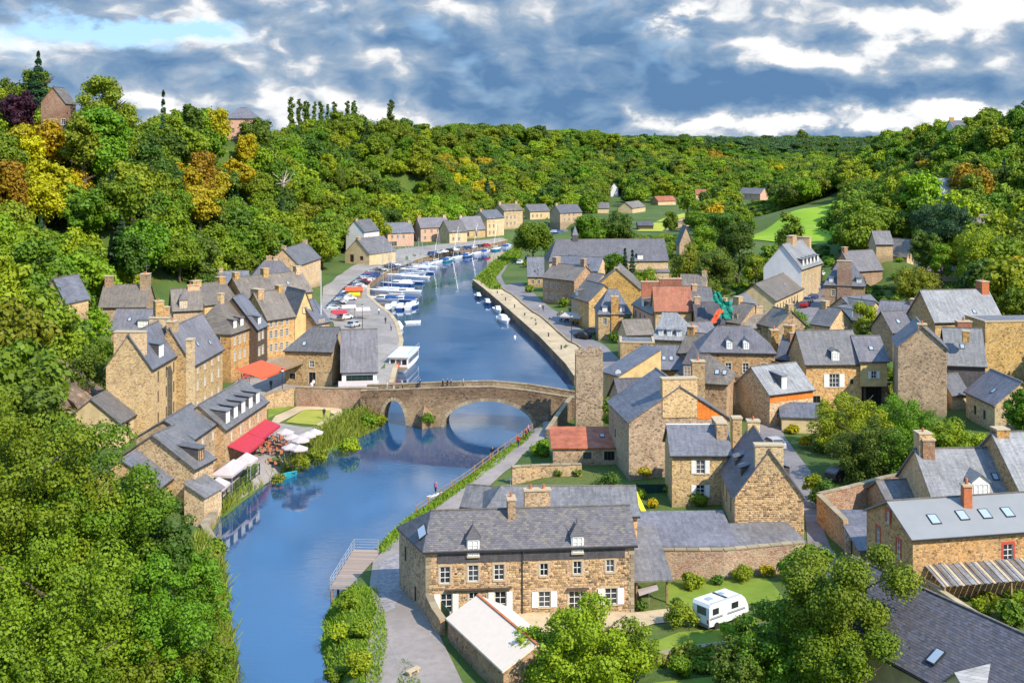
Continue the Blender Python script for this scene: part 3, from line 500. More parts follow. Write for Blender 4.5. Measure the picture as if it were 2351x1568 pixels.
H('dormered_mansion', 'two-dormer stone mansion with lavender hipped roof and arched white door', (1604,806), (1779,809), 12.3, 4.8, 9, 3.3, 'stone_ochre', 'slate_violet', 'hip', hip=(3.2, 3.4), win=[('f', s, 4.2, .9, 1.5, 'w') for s in (4.6, 7.3, 10.1)] + [('f', 7.3, .5, 1.1, 2.4, 'door'), ('f', 10.1, .9, 1.0, 1.5, 'w')], dorm=[('g', 4.8, .95, 1.35), ('g', 7.4, .95, 1.35)])
H('tower_house', 'blue-roofed narrow house between the two-dormer mansion and the stone tower stack', (1783,822), (1822,826), 10.6, 4.8, 7, 3.2, 'stone_tan', 'slate_blue', chim=[('l', 1.2, 1.4, 1.6)])
H('ochre_building', 'ochre rubble building with flat parapet behind the ruined tower', (1424,787), (1502,788), 11.6, 3.4, 6, .3, 'stone_ochre', 'slate_grey', 'flat')
H('skylight_house', 'low blue slate roof with paired skylights right of the ochre rubble parapet', (1500,845), (1567,846), 7.8, 3.4, 7, 3.2, 'stone_ochre', 'slate_blue', sky=[(1.8, .45), (3.0, .45)])
H('yellow_annex', 'narrow orange-yellow rendered house clinging to the ruined tower', (1385,852), (1420,862), 9.8, 3.2, 8, 3.4, 'plaster_yellow', 'slate_blue', 'shed')
H('old_roof', 'nearly black steep roof between the ruined tower and the cream chimney block', (1430,935), (1516,932), 9.6, 3.4, 8, 3.0, 'stone_brown', 'slate_dark')
H('old_roof', 'tangled slate roofs with a raised gable above the orange brick panel', (1540,872), (1668,880), 10.6, 4.4, 8, 3.2, 'stone_brown', 'slate_brown', hip=(3, 3), dorm=[('p', 3.0, 2.6, 2.0)], sky=[(6.5, .4), (7.6, .4)])
H('chimney_gable_house', 'tall rubble gable carrying a very wide cream chimney block and an orange brick panel', (1444,967), (1676,960), 10.2, 3.2, 12, 4.2, 'stone_brown', 'slate_violet', 'gablex', chim=[('fm', 4.5, 1.3, .9)], chim_mat='stone_pale', win=[('l', 4, 3.0, .7, 1.2, 'd')])
H('white_ridge_house', 'stone house with white ridge flashing, blue slates and two shuttered windows', (1543,1042), (1676,1042), 8.9, 3.0, 6.6, 2.6, 'stone_tan', 'slate_blue', win=[('f', 3.3, 3.6, 1.0, 1.55, 'sh'), ('f', 3.3, .9, 1.0, 1.4, 'sh')], chim=[('r', 3.6, 1.2, .5)], ridge='white_paint')
H('tall_gable_house', 'tall stone gable house with big chimney, steep blue roof and two shed dormers', (1687,1139), (1846,1141), 7.2, 3.4, 12, 5.0, 'stone_pale', 'slate_violet', 'gablex', chim=[('fm', 3.0, 1.1, .4), ('bm', 1.4, 1.2, .5)], dormx=[('l', 3.0, 1.2), ('l', 7.4, 1.2), ('r', 3.5, 1.2), ('r', 8, 1.2)], win=rows('l', (2.5, 5.5, 9), (1.2,), .8, 1.6, 'd'))
H('red_tin_shed', 'low garden building with rusty red sheet roof and a white skylight', (1270,1027), (1430,1027), 5.0, 2.7, 6, 1.3, 'stone_tan', 'tin_rust', 'shed', win=[('f', 4.5, .8, 1.1, .9, 'd'), ('f', 7.4, .6, 1.4, 1.2, 'd')], sky=[(6.7, .55)])
H('back_cottage', 'long low slate roof directly behind the large front house', (1112,1182), (1463,1182), 8.0, 1.8, 8, 1.7, 'stone_tan', 'slate_grey', hip=(1.6, 0))
H('outbuilding', 'low lavender slate roof lying between the front house and the tall gable', (1452,1254), (1690,1252), 4.0, 1.2, 8.4, 1.0, 'stone_brown', 'slate_violet', 'shed')
H('outbuilding', 'narrow dark slate strip at the foot of the tall stone gable', (1690,1251), (1843,1243), 4.0, 1.2, 5.2, .5, 'stone_brown', 'slate_grey', 'shed')
H('carport', 'open timber carport with steep slate lean-to roof against the front house', (1458,1330), (1537,1327), 3.6, 1.3, 7, 2.7, None, 'slate_grey', 'shed')
H('white_roof_shed', 'stone shed with smooth cream-white roof in front of the large front house', (1028,1420), (1156,1539), 3.5, 1.2, 5.8, 1.5, 'stone_tan', 'roof_cream', over=.15, ridge='terracotta')
H('slate_villa', 'light slate house with dormers between the two stone chimneys at the right', (2146,1150), (2335,1146), 7.2, 3.6, 10, 4.2, 'stone_tan', 'slate_light', chim=[('l', 1.6, 1.4, 1.8)], dorm=[('g', 5.2, 1.9, 1.5)], sky=[(7.6, .45)])
H('edge_house', 'gabled stone house cut by the right edge, grey slates and terracotta pot', (2352,1142), (2470,1138), 8.2, 4.0, 13, 5.2, 'stone_ochre', 'slate_light', chim=[('l', 1.4, 1.4, .4)])
H('zinc_roof_house', 'large stone house with smooth light grey roof, four skylights and red-trimmed gable windows', (2096,1235), (2420,1212), 8.6, 2.8, 8.8, 2.1, 'stone_ochre', 'zinc', win=[('f', 9.8, 3.0, 1.0, 1.6, 'redw')] + [('l', s, z, .7, 1.6, 'redw') for s in (2.3, 6.2) for z in (.6, 3.2)] + [('l', 4.4, 5.9, .6, 1.1, 'redw')], sky=[(3.2, .45, 1), (6.3, .5, 1), (8.7, .5, 1), (11.1, .5, 1)], chim=[])
H('yard_shed', 'flat grey slate shed beside the walled yard', (1946,1206), (2046,1206), 5.0, 2.6, 3.6, .5, 'stone_brown', 'slate_violet', 'shed')
H('yard_shed', 'sloping slate shed with two pale skylights next to the red-trimmed gable', (1975,1262), (2046,1262), 4.2, 2.2, 6, .9, 'stone_brown', 'slate_violet', 'shed', sky=[(1.6, .35), (2.5, .6)])
H('yard_shed', 'small slate roofs behind the yard wall, left of the light slate house', (2040,1152), (2110,1148), 5.8, 3.2, 5, 1.6, 'stone_brown', 'slate_grey')
H('corner_house', 'long dark lichened slate roof running to the bottom right corner, cream wall below', ('w', 24.3, 101.8), ('w', 36.5, 75.8), 6.0, 1.8, 11, 3.6, 'plaster_cream', 'slate_dark', win=[('f', 13.5, .3, 1.2, 2.2, 'w')])
H('front_house', 'large front stone house with two pointed dormers and white-shuttered windows', (977,1262), (1456,1247), 7.7, 1.5, 7, 2.45, 'stone_tan', 'slate_violet', hip=(1.8, 0), sl=(2.4, 0), special='front')
H('hill_manor', 'stone manor gable among the trees on the left ridge', (94,236), (150,238), 57, 46, 8, 4.2, 'stone_rust', 'slate_brown', 'gablex', win=rows('f', (3, 6), (2, 5), 1, 1.5), Y=330)
H('hill_house', 'wide house with pyramid slate roof on the ridge skyline', (517,272), (583,270), 56.4, 50, 14, 4.2, 'plaster_pink', 'slate_violet', 'hip', win=rows('f', (3, 7, 11), (1,), 1, 1.5), Y=470)
H('hill_chateau', 'pale chateau with violet roof on the right-hand hill crest', (2190,296), (2240,296), 54.0, 44, 12, 4, 'plaster_white', 'slate_violet', win=rows('f', (2, 5, 8), (1, 5), 1, 2), chim=[('l', 1, 2, 1.5)], Y=600)
H('hill_house', 'white-walled house with pale roof on the wooded right slope', (2160,446), (2200,452), 31.5, 27, 10, 4.6, 'plaster_white', 'slate_light', Y=370)
H('hill_house', 'low cottage with brown curved roof among trees at the upper right', (2242,528), (2284,531), 21.0, 18, 8, 4, 'plaster_cream', 'slate_brown', Y=330)
H('garden_house', 'long low lavender roof in the hillside garden', (2120,622), (2198,624), 14.5, 12.2, 6, 1.0, 'plaster_cream', 'slate_violet', Y=290)
H('hill_cottage', 'tiny slate-roofed gable below the left wood', (98,690), (150,692), 16.6, 13.0, 7, 4.0, 'stone_pale', 'slate_blue', 'gablex')
H('town_cottage', 'small slate cottage behind the red brick chimney wall, beside the tall dark trees', (1560,660), (1618,662), 8.4, 4.0, 7, 3.0, 'stone_pale', 'slate_brown', chim=[('r', 1.2, 1.0, .8)])
H('town_cottage', 'lit stone parapet house left of the green netting', (1592,690), (1636,690), 9.0, 4.2, 7, 2.6, 'stone_ochre', 'slate_grey', chim=[('l', 2.2, 1.2, .6)])
H('town_cottage', 'low slate roof between the orange sheet and the two-dormer mansion', (1600,775), (1648,772), 8.2, 4.4, 6, 2.4, 'stone_tan', 'slate_violet', win=row('f', (1.6,), 1, .8, 1.2))
H('town_cottage', 'slim house squeezed left of the two-dormer mansion', (1560,808), (1600,812), 10.2, 4.2, 7, 2.8, 'stone_tan', 'slate_brown', chim=[('l', 1.4, 1.2, 1.0)], win=rows('f', (1.5,), (1.2, 3.4), .8, 1.3))
H('town_cottage', 'slate roof fragment behind the stone tower stack', (1742,742), (1782,752), 9.4, 4.8, 7, 3.0, 'stone_brown', 'slate_brown', chim=[('r', 1.2, 1.2, 1.2)])
H('town_cottage', 'weathered roof left of the shuttered house, over the lane', (1862,742), (1905,748), 10.0, 5.0, 7, 3.0, 'stone_pale', 'slate_grey', chim=[('l', 1.2, 1.2, 1.0)])
H('town_cottage', 'stone outhouse with slate roof tucked behind the tall blank gable', (2050,762), (2098,760), 12.6, 7.5, 7, 3.0, 'stone_brown', 'slate_violet', sky=[(2, .5)])
H('town_cottage', 'lean slate-roofed annex between the street cottages and pale slate roof', (2085,730), (2135,732), 12.2, 8.5, 6, 2.6, 'stone_pale', 'slate_brown', chim=[('r', 1.0, 1.0, .8)])
H('town_cottage', 'narrow slate roof below the cream lean-to beside the lane', (1728,870), (1764,880), 8.2, 4.6, 6, 2.6, 'stone_tan', 'slate_grey')
H('town_cottage', 'low old roof behind the ochre rubble parapet', (1440,768), (1500,766), 8.0, 3.2, 6, 2.4, 'stone_pale', 'slate_brown')
H('quayside_house', 'narrow gabled quay cottage between the weathered house and the broad gable', (1322,655), (1360,660), 7.4, 2.2, 8, 3.2, 'stone_pale', 'slate_grey', win=rows('f', (1.2, 2.8), (1.2, 3.4), .7, 1.2))
H('town_cottage', 'pink-grey house behind the pale slate house with three dormers', (1590,722), (1618,720), 9.6, 3.8, 7, 3.0, 'plaster_pink', 'slate_grey')
H('hillside_cottage', 'stone cottage with slate roof above the street on the right slope', (2012,560), (2050,560), 15.5, 11.5, 7, 3.2, 'stone_pale', 'slate_grey', Y=330)
H('far_house', 'little pale house at the foot of the far wood, right of the cream pair', (1372,478), (1398,478), 7.0, 4.0, 8, 3.0, 'plaster_cream', 'slate_grey')
H('far_house', 'house gable with red roof in the far valley woods', (1598,446), (1622,446), 8.6, 5.0, 8, 3.2, 'plaster_cream', 'tile_red')
H('outbuilding', 'small slate gable roof at the end of the long low roof behind the front house', (1062,1160), (1112,1164), 4.4, 1.8, 5, 1.6, 'stone_tan', 'slate_grey')
for h in HS:
    if 'Y' in h:
        dz = h['ze'] - h['z0']; h['ze'] = CAMH - (h['A'][1] - HOR) * h['Y'] / FPX; h['z0'] = h['ze'] - dz
        for q in 'AB': h[q] = ('w', (h[q][0] - CX) * h['Y'] / FPX, h['Y'])
    for q in 'AB':
        v = h[q]; h[q + 'w'] = (v[1], v[2]) if v[0] == 'w' else P(v[0], v[1], h['ze'])
    ax, ay = h['Aw']; bx, by = h['Bw']; L = math.hypot(bx - ax, by - ay); u = ((bx - ax) / L, (by - ay) / L)
    h['L'] = L; h['u'] = u; h['rz'] = math.atan2(u[1], u[0])
    n_ = (-u[1], u[0]); D = h['D']
    h['quad'] = [(ax, ay), (bx, by), (bx + n_[0] * D, by + n_[1] * D), (ax + n_[0] * D, ay + n_[1] * D)]
    h['c'] = (ax + u[0] * L / 2 + n_[0] * D / 2, ay + u[1] * L / 2 + n_[1] * D / 2)

# ------------------------------------------------------------------ terrain
CT = []     # control points x, y, z
def ct(px, py, z): x, y = P(px, py, z); CT.append((x, y, z))
def ctw(x, y, z): CT.append((x, y, z))
def ctY(px, py, Y, dz): x, y, z = PY(px, py, Y); CT.append((x, y, z - dz))     # canopy seen at (px,py), ground dz below
for h in HS:
    if h['name'] not in ('overhanging_house',): CT.append((*h['c'], h['z0']))
for q in LEFT[:22]: CT.append((q[0] - 6, q[1], 1.8))
for q in RIGHT: CT.append((q[0] + 7, q[1], 1.7))
for a in [(640,930,1.8),(560,1150,1.2),(740,900,2.4),(620,870,3),(880,880,2.6),(700,780,2.6),(860,760,1.9),(780,660,2.4),(900,600,2.2),(1000,580,2.2),(1100,566,2.2),
          (1500,1350,1.1),(1650,1400,1.1),(1800,1450,1.4),(1550,1500,1.2),(1300,1480,1.3),(900,1450,1.5),(950,1568,1.5),(860,1250,1.5),(1600,1568,1.3),(1900,1350,2.2),
          (1230,1050,2.4),(1150,1130,2.0),(1300,1100,2.6),(1500,1170,2.6),(1860,1180,3.0),(1950,1050,3.6),(2050,1050,4.0),(2200,980,5.0),(1760,960,4.2),(1880,700,5),
          (1600,480,3.0),(1500,500,2.6),(1400,510,2.6),(1650,545,3),(1500,540,2.6),(1800,558,5.5),(1730,548,4.5),(1940,482,14),(1900,520,10),(1560,500,3.0),(1700,600,3.4)]: ct(*a)
for q in [(-25, 60, 3), (-45, 70, 7), (-30, 40, 8), (-70, 90, 14), (-60, 130, 9), (-56, 150, 4), (-75, 165, 10), (-45, 115, 4), (-33, 108, 2), (40, 60, 3), (70, 80, 5), (90, 110, 7), (100, 150, 9), (15, 60, 1.5),
          (-110, 100, 30), (-110, 160, 26), (-95, 190, 16), (120, 200, 12), (-150, 60, 45), (150, 100, 20)]: ctw(*q)
# wooded hill, left: canopy rows (px, py, distance, tree height)
for a in [(20,640,250,10),(20,500,270,11),(20,400,290,12),(20,300,315,12),(60,240,340,12),(20,205,345,11),(160,300,330,12),(220,215,350,20),(250,400,300,12),(260,560,290,11),(120,600,270,11),
          (380,300,400,12),(350,400,350,12),(380,500,340,12),(340,590,330,10),(440,270,460,11),(450,640,340,9),(550,290,500,12),(520,380,430,12),(560,480,410,12),(640,560,420,10),
          (700,310,600,11),(640,400,500,12),(720,480,480,12),(760,540,480,9),(900,320,760,12),(820,400,600,12),(860,460,580,12),(950,500,620,8),(1000,300,900,12),(980,380,760,12),(1050,440,720,12),(1100,490,700,8),
          (1150,295,1050,12),(1150,380,850,12),(1200,440,790,12),(1300,305,1150,12),(1300,380,950,12),(1320,440,860,12),(1500,318,1350,12),(1450,370,1080,12),(1500,420,960,10),(1600,322,1500,12),(1650,370,1150,12),(1600,450,900,8),
          (1750,320,1600,12),(1800,370,1200,12),(1800,430,900,10),(1930,350,2600,14),(1980,352,2700,14),(2000,385,1100,12),(1950,430,800,10),(2100,305,760,12),(2050,400,700,12),(2150,380,580,12),
          (2351,262,520,12),(2280,300,560,12),(2351,350,440,12),(2250,400,430,12),(2150,480,400,12),(2351,450,360,12),(2050,500,420,10),(2280,520,330,10),(2351,560,280,10),(2050,640,300,6),(2200,650,270,6)]: ctY(*a)
for a in [(830,322,680),(880,330,690)]: ctY(*a, 0.0)
for q in [(-3500,3000,44),(-1500,2000,46),(0,4200,41),(1200,2600,42),(3000,3000,46),(2500,1500,55),(-2000,900,58),(-900,500,56),(-500,350,54),(700,500,58),(1200,800,58),(400,300,36),(250,200,22),(0,9000,38),(3000,9000,40),(-4000,9000,40),(-300,150,50),(300,60,30),(-150,20,48),(0,20,2)]: ctw(*q)
CTA = np.array(CT)
def land(x, y):
    x = np.atleast_1d(np.asarray(x, float)).ravel(); y = np.atleast_1d(np.asarray(y, float)).ravel()
    out = np.empty(x.shape)
    for k in range(0, len(x), 20000):
        X = x[k:k + 20000, None]; Y = y[k:k + 20000, None]
        sc = 0.5 * (np.abs(Y) + np.abs(CTA[None, :, 1])) + 30
        d2 = ((X - CTA[None, :, 0]) ** 2 + (Y - CTA[None, :, 1]) ** 2) / sc ** 2
        w = 1.0 / (d2 + 0.00012) ** 1.9
        out[k:k + 20000] = (w * CTA[None, :, 2]).sum(1) / w.sum(1)
    return out
def ground(x, y):
    x = np.atleast_1d(np.asarray(x, float)).ravel(); y = np.atleast_1d(np.asarray(y, float)).ravel()
    g = land(x, y); dn = dist_poly(x, y, RIVER); ins = inside(x, y, RIVER)
    far = np.clip((y - 620) / 60, 0, 1) * 0
    return np.where(ins, -np.minimum(dn * 0.8, 1.6) - 0.05, np.minimum(g, -0.05 + dn * 0.9 + far))
def G(x, y): return float(ground([x], [y])[0])
def build_terrain():
    us = np.linspace(-0.75, 0.75, 470); ys = np.concatenate([np.geomspace(14, 700, 430), np.geomspace(704, 12000, 130)])
    U, Yv = np.meshgrid(us, ys); X = U * (Yv + 25)
    # finer tessellation follows the survey fan; the ground itself is one continuous sheet
    Z = ground(X.ravel(), Yv.ravel())
    v = np.stack([X.ravel(), Yv.ravel(), Z], 1); ny, nx = U.shape
    i = np.arange(nx * ny).reshape(ny, nx)
    f = np.stack([i[:-1, :-1].ravel(), i[:-1, 1:].ravel(), i[1:, 1:].ravel(), i[1:, :-1].ravel()], 1)
    me = np_mesh('ground', v, f, ['ground_earth'])
    o = obj('ground', me); o['kind'] = 'structure'; me.shade_smooth()
def np_mesh(name, v, f, mats):
    me = bpy.data.meshes.new(name); k = f.shape[1]
    me.vertices.add(len(v)); me.vertices.foreach_set('co', np.asarray(v, np.float32).ravel())
    me.loops.add(f.size); me.loops.foreach_set('vertex_index', f.ravel().astype(np.int32))
    me.polygons.add(len(f)); me.polygons.foreach_set('loop_start', np.arange(0, f.size, k, dtype=np.int32))
    for q in mats: me.materials.append(MATS[q])
    me.update(calc_edges=True); return me
build_terrain()
DRAPED = []
def drape(name, poly, mt, off=0.06, zfix=None, kind='structure', step=3.0, zmin=None, parent=None):
    """a surface sheet following the ground inside a polygon"""
    n = len(poly); pts = []; edges = []; DRAPED.append(poly)
    for i in range(n):
        a, b = poly[i], poly[(i + 1) % n]; k = max(1, int(math.hypot(b[0] - a[0], b[1] - a[1]) / step))
        pts += [(a[0] + (b[0] - a[0]) * j / k, a[1] + (b[1] - a[1]) * j / k) for j in range(k)]
    m_ = len(pts); xs = [p[0] for p in pts]; ys = [p[1] for p in pts]
    gx, gy = np.meshgrid(np.arange(min(xs), max(xs), step), np.arange(min(ys), max(ys), step)); gx = gx.ravel(); gy = gy.ravel()
    ok = inside(gx, gy, pts) & (dist_poly(gx, gy, pts) > step * 0.4)
    allp = [Vector(p) for p in pts] + [Vector((a, b)) for a, b in zip(gx[ok], gy[ok])]
    vs, es, fs, *_ = geometry.delaunay_2d_cdt(allp, [(i, (i + 1) % m_) for i in range(m_)], [tuple(range(m_))], 1, 1e-5)
    X = np.array([p[0] for p in vs]); Y = np.array([p[1] for p in vs])
    Z = np.full(X.shape, zfix) if zfix is not None else ground(X, Y) + off
    if zmin is not None: Z = np.maximum(Z, zmin)
    me = bpy.data.meshes.new(name); me.from_pydata(list(zip(X, Y, Z)), [], [tuple(f) for f in fs]); me.materials.append(MATS[mt]); me.update()
    bm = bmesh.new(); bm.from_mesh(me); bmesh.ops.recalc_face_normals(bm, faces=bm.faces)
    for f in bm.faces:
        if f.normal.z < 0: f.normal_flip()
    bm.to_mesh(me); bm.free(); me.shade_smooth()
    o = obj(name, me, parent)
    if kind: o['kind'] = kind
    return o
def resample(pts, step):
    out = []
    for a, b in zip(pts[:-1], pts[1:]):
        k = max(1, int(math.dist(a, b) / step)); out += [tuple(a[i] + (b[i] - a[i]) * j / k for i in range(len(a))) for j in range(k)]
    return out + [tuple(pts[-1])]
def ribbon_poly(line, w):
    l, r = [], []
    for i, p in enumerate(line):
        a = line[max(0, i - 1)]; b = line[min(len(line) - 1, i + 1)]; d = math.hypot(b[0] - a[0], b[1] - a[1]); nx, ny = -(b[1] - a[1]) / d, (b[0] - a[0]) / d
        ww = w[i] if isinstance(w, (list, tuple)) else w
        l.append((p[0] + nx * ww / 2, p[1] + ny * ww / 2)); r.append((p[0] - nx * ww / 2, p[1] - ny * ww / 2))
    return l + r[::-1]
# water
wm = MB(); wm.poly([(-700, 5, 0), (700, 5, 0), (900, 1400, 0), (-900, 1400, 0)], 'river_water'); wo = wm.build('river_water', None, kind='structure')
# ------------------------------------------------------------------ windows, shutters, pieces
_wc = {}
def window_mesh(w, h, st, joined=False):
    key = (round(w, 2), round(h, 2), st, joined)
    if key in _wc: return _wc[key]
    m = MB(); fr = {'w': 'white_paint', 'sh': 'white_paint', 'd': 'timber_dark', 'door': 'white_paint', 'redw': 'white_paint', 'shop': 'green_paint'}[st]
    t = 0.06 if w > .75 else .05
    m.box(-w/2, -w/2 + t, .06, .14, 0, h, fr); m.box(w/2 - t, w/2, .06, .14, 0, h, fr); m.box(-w/2 + t, w/2 - t, .06, .14, 0, t, fr); m.box(-w/2 + t, w/2 - t, .06, .14, h - t, h, fr)
    nv = 2 if w < 1.3 else (3 if w < 2 else 5)
    for i in range(1, nv): m.box(-w/2 + w * i / nv - t/2, -w/2 + w * i / nv + t/2, .065, .135, t, h - t, fr)
    if st != 'd':
        nh = 3 if h > 1.2 else 2
        for j in range(1, nh): m.box(-w/2 + t, w/2 - t, .08, .125, h * j / nh - .025, h * j / nh + .025, fr)
    g = MB(); g.box(-w/2 + .01, w/2 - .01, .142, .155, .01, h - .01, 'glass')
    if joined: m.box(-w/2 + .01, w/2 - .01, .142, .155, .01, h - .01, 'glass')
    _wc[key] = (m.mesh('window'), g.mesh('pane')); return _wc[key]
def sill_mesh(w):
    k = ('sill', round(w, 2))
    if k not in _wc:
        m = MB(); m.box(-w/2 - .1, w/2 + .1, -.09, .1, -.13, 0, 'cream_stone'); _wc[k] = m.mesh('sill')
    return _wc[k]
def surround_mesh(w, h, mt='cream_stone', t=.17):
    k = ('sur', round(w, 2), round(h, 2), mt)
    if k not in _wc:
        m = MB()
        m.box(-w/2 - t, -w/2, -.03, .02, 0, h, mt); m.box(w/2, w/2 + t, -.03, .02, 0, h, mt); m.box(-w/2 - t, w/2 + t, -.032, .02, h, h + t * 1.2, mt)
        _wc[k] = m.mesh('surround')
    return _wc[k]
def shutter_mesh(w, h, mt='white_paint'):
    k = ('shut', round(w, 2), round(h, 2), mt)
    if k not in _wc:
        m = MB(); m.box(0, w, -.07, -.03, 0, h, mt)
        for z in (.15, h/2, h - .2): m.box(.03, w - .03, -.085, -.07, z, z + .07, mt)
        _wc[k] = m.mesh('shutter')
    return _wc[k]
def put_window(root, o, dr, s, z, w, h, st):
    ang = math.atan2(dr[1], dr[0]); loc = (o[0] + dr[0] * s, o[1] + dr[1] * s, z)
    fm, gm = window_mesh(w, h, st)
    wi = obj('door' if st == 'door' else 'window', fm, root, loc, (0, 0, ang)); obj('pane', gm, wi)
    if st in ('w', 'sh', 'redw') and w > .55: obj('sill', sill_mesh(w), wi)
    if st in ('w', 'd', 'sh', 'door') and h < 2.5: obj('surround', surround_mesh(w, h), wi)
    if st == 'redw': obj('surround', surround_mesh(w, h, 'red_paint', .2), wi)
    if st == 'sh':
        sw = w * .52
        obj('shutter', shutter_mesh(sw, h), wi, (w/2 + .05, 0, 0)); obj('shutter', shutter_mesh(sw, h), wi, (-w/2 - .05 - sw, 0, 0))
def wall_rect(m, o, dr, L, z0, z1, holes, mt, rev=.16):
    """wall face from o along dr with real openings and reveals"""
    nx, ny = -dr[1], dr[0]   # inward
    xs = sorted(set([0, L] + [v for h in holes for v in (h[0], h[1])])); zs = sorted(set([z0, z1] + [v for h in holes for v in (h[2], h[3])]))
    pt = lambda s, z, d=0: (o[0] + dr[0] * s + nx * d, o[1] + dr[1] * s + ny * d, z)
    for a, b in zip(xs[:-1], xs[1:]):
        for c, d in zip(zs[:-1], zs[1:]):
            if b - a < 1e-6 or d - c < 1e-6: continue
            cx, cz = (a + b) / 2, (c + d) / 2
            if any(h[0] < cx < h[1] and h[2] < cz < h[3] for h in holes): continue
            m.poly([pt(a, c), pt(b, c), pt(b, d), pt(a, d)], mt)
    for a, b, c, d in holes:
        m.poly([pt(a, c), pt(a, c, rev), pt(a, d, rev), pt(a, d)], mt); m.poly([pt(b, c, rev), pt(b, c), pt(b, d), pt(b, d, rev)], mt)
        m.poly([pt(a, c), pt(b, c), pt(b, c, rev), pt(a, c, rev)], mt); m.poly([pt(a, d, rev), pt(b, d, rev), pt(b, d), pt(a, d)], mt)
def tile_surface(name, root, o, du, dv, nrm, U, V, tu, tv, th, mt, nind=300, jit=.25, gap=.03, holes=(), tilt=0.0, clip=None, seed=1):
    """courses of separate pieces laid over a surface: the biggest part of them objects of their own, the rest joined"""
    rg = random.Random(seed); du = Vector(du); dv = Vector(dv); nrm = Vector(nrm); o = Vector(o)
    rest = MB(); cnt = 0; cache = {}; r = 0; v = 0
    R = Matrix((du, dv, nrm)).transposed().to_4x4()
    cells = []
    while v < V - tv * .4:
        hgt = tv * (1 + rg.uniform(-jit, jit) * .7) if jit else tv
        u = -rg.random() * tu if jit else (-(r % 2) * tu / 2)
        while u < U:
            w = tu * (1 + rg.uniform(-jit, jit) * 1.6) if jit else tu
            a, b = max(0, u), min(U, u + w); c, d = v, min(V, v + hgt)
            if b - a > tu * .25 and not any(h[0] < b and h[1] > a and h[2] < d and h[3] > c for h in holes) and (clip is None or (clip(a, c) and clip(b, c) and clip(a, d) and clip(b, d))):
                cells.append((a + gap/2, b - gap/2, c + gap/2, d - gap/2))
            u += w
        v += hgt; r += 1
    rg.shuffle(cells) if len(cells) > nind else None
    for a, b, c, d in cells:
        w, h = b - a, d - c; i = min(w, h) * .16 if jit else 0
        t = th * rg.uniform(.7, 1.2)
        if cnt < nind:
            key = (round(w / .08), round(h / .05))
            if key not in cache:
                m = MB(); wq, hq = key[0] * .08, key[1] * .05
                if jit:
                    q = [rg.uniform(0, i) for _ in range(8)]
                    ring0 = [(q[0] * .4, q[1] * .4, 0), (wq - q[2] * .4, q[3] * .4, 0), (wq - q[4] * .4, hq - q[5] * .4, 0), (q[6] * .4, hq - q[7] * .4, 0)]
                    ring1 = [(q[0] + i*.5, q[1] + i*.5, th), (wq - q[2] - i*.5, q[3] + i*.5, th), (wq - q[4] - i*.5, hq - q[5] - i*.5, th), (q[6] + i*.5, hq - q[7] - i*.5, th)]
                    m.prism(ring0, ring1, mt)
                else:
                    m.box(0, wq, 0, hq, 0, th, mt)
                cache[key] = m.mesh(name)
            p = o + du * a + dv * c
            ob = bpy.data.objects.new(name, cache[key]); COL.objects.link(ob); ob.parent = root
            M = R.copy(); M.translation = p; ob.matrix_local = M @ Matrix.Rotation(-tilt, 4, 'X')
            cnt += 1
        else:
            P3 = lambda x, y, z: o + du * x + dv * y + nrm * z
            q = [rg.uniform(0, i) for _ in range(4)]
            r0 = [P3(a, c, 0), P3(b, c, 0), P3(b, d, 0), P3(a, d, 0)]
            tl = math.tan(tilt) * h
            r1 = [P3(a + q[0] + i*.5, c + q[1] + i*.5, t + tl), P3(b - q[2] - i*.5, c + q[3] + i*.5, t + tl), P3(b - q[0] - i*.5, d - q[1] - i*.5, t), P3(a + q[2] + i*.5, d - q[3] - i*.5, t)]
            rest.prism(r0, r1, mt)
    if rest.v: rest.build(name + '_courses', root, kind='stuff')
# ------------------------------------------------------------------ house
_chc = {}
def chimney(root, x, y, z0, z1, w, d, mt, pots='terracotta', npots=None):
    m = MB(); m.box(x - w/2, x + w/2, y - d/2, y + d/2, z0, z1, mt)
    m.box(x - w/2 - .09, x + w/2 + .09, y - d/2 - .09, y + d/2 + .09, z1, z1 + .16, 'cream_stone')
    c = m.build('chimney', root)
    if 'aerial' not in _chc:
        p = MB(); p.tube((0, 0, 0), (0, 0, 1.7), .025, .02, 'alu', 4)
        for i in range(5): p.tube((-.45 + i * .03, -.5 + i * .25, 1.6), (.45 - i * .03, -.5 + i * .25, 1.6), .015, .015, 'alu', 3)
        p.tube((0, -.55, 1.6), (0, .6, 1.6), .018, .018, 'alu', 3); _chc['aerial'] = p.mesh('aerial')
    if (x * 3.7 + z1 * 5.9) % 1 < .35: obj('aerial', _chc['aerial'], c, (x, y + d * .3, z1 + .1), (0, 0, x))
    k = npots if npots is not None else (0 if (x * 7.3 + z1 * 3.1) % 1 < .45 else max(1, min(3, int(max(w, d) / 1.2))))
    if 'pot' not in _chc:
        p = MB(); p.tube((0, 0, 0), (0, 0, .42), .15, .12, 'terracotta', 7); _chc['pot'] = p.mesh('chimney_pot')
    for i in range(k):
        f = (i + .5) / k - .5
        obj('chimney_pot', _chc['pot'], c, (x + (w * f if w >= d else 0), y + (d * f if d > w else 0), z1 + .16))
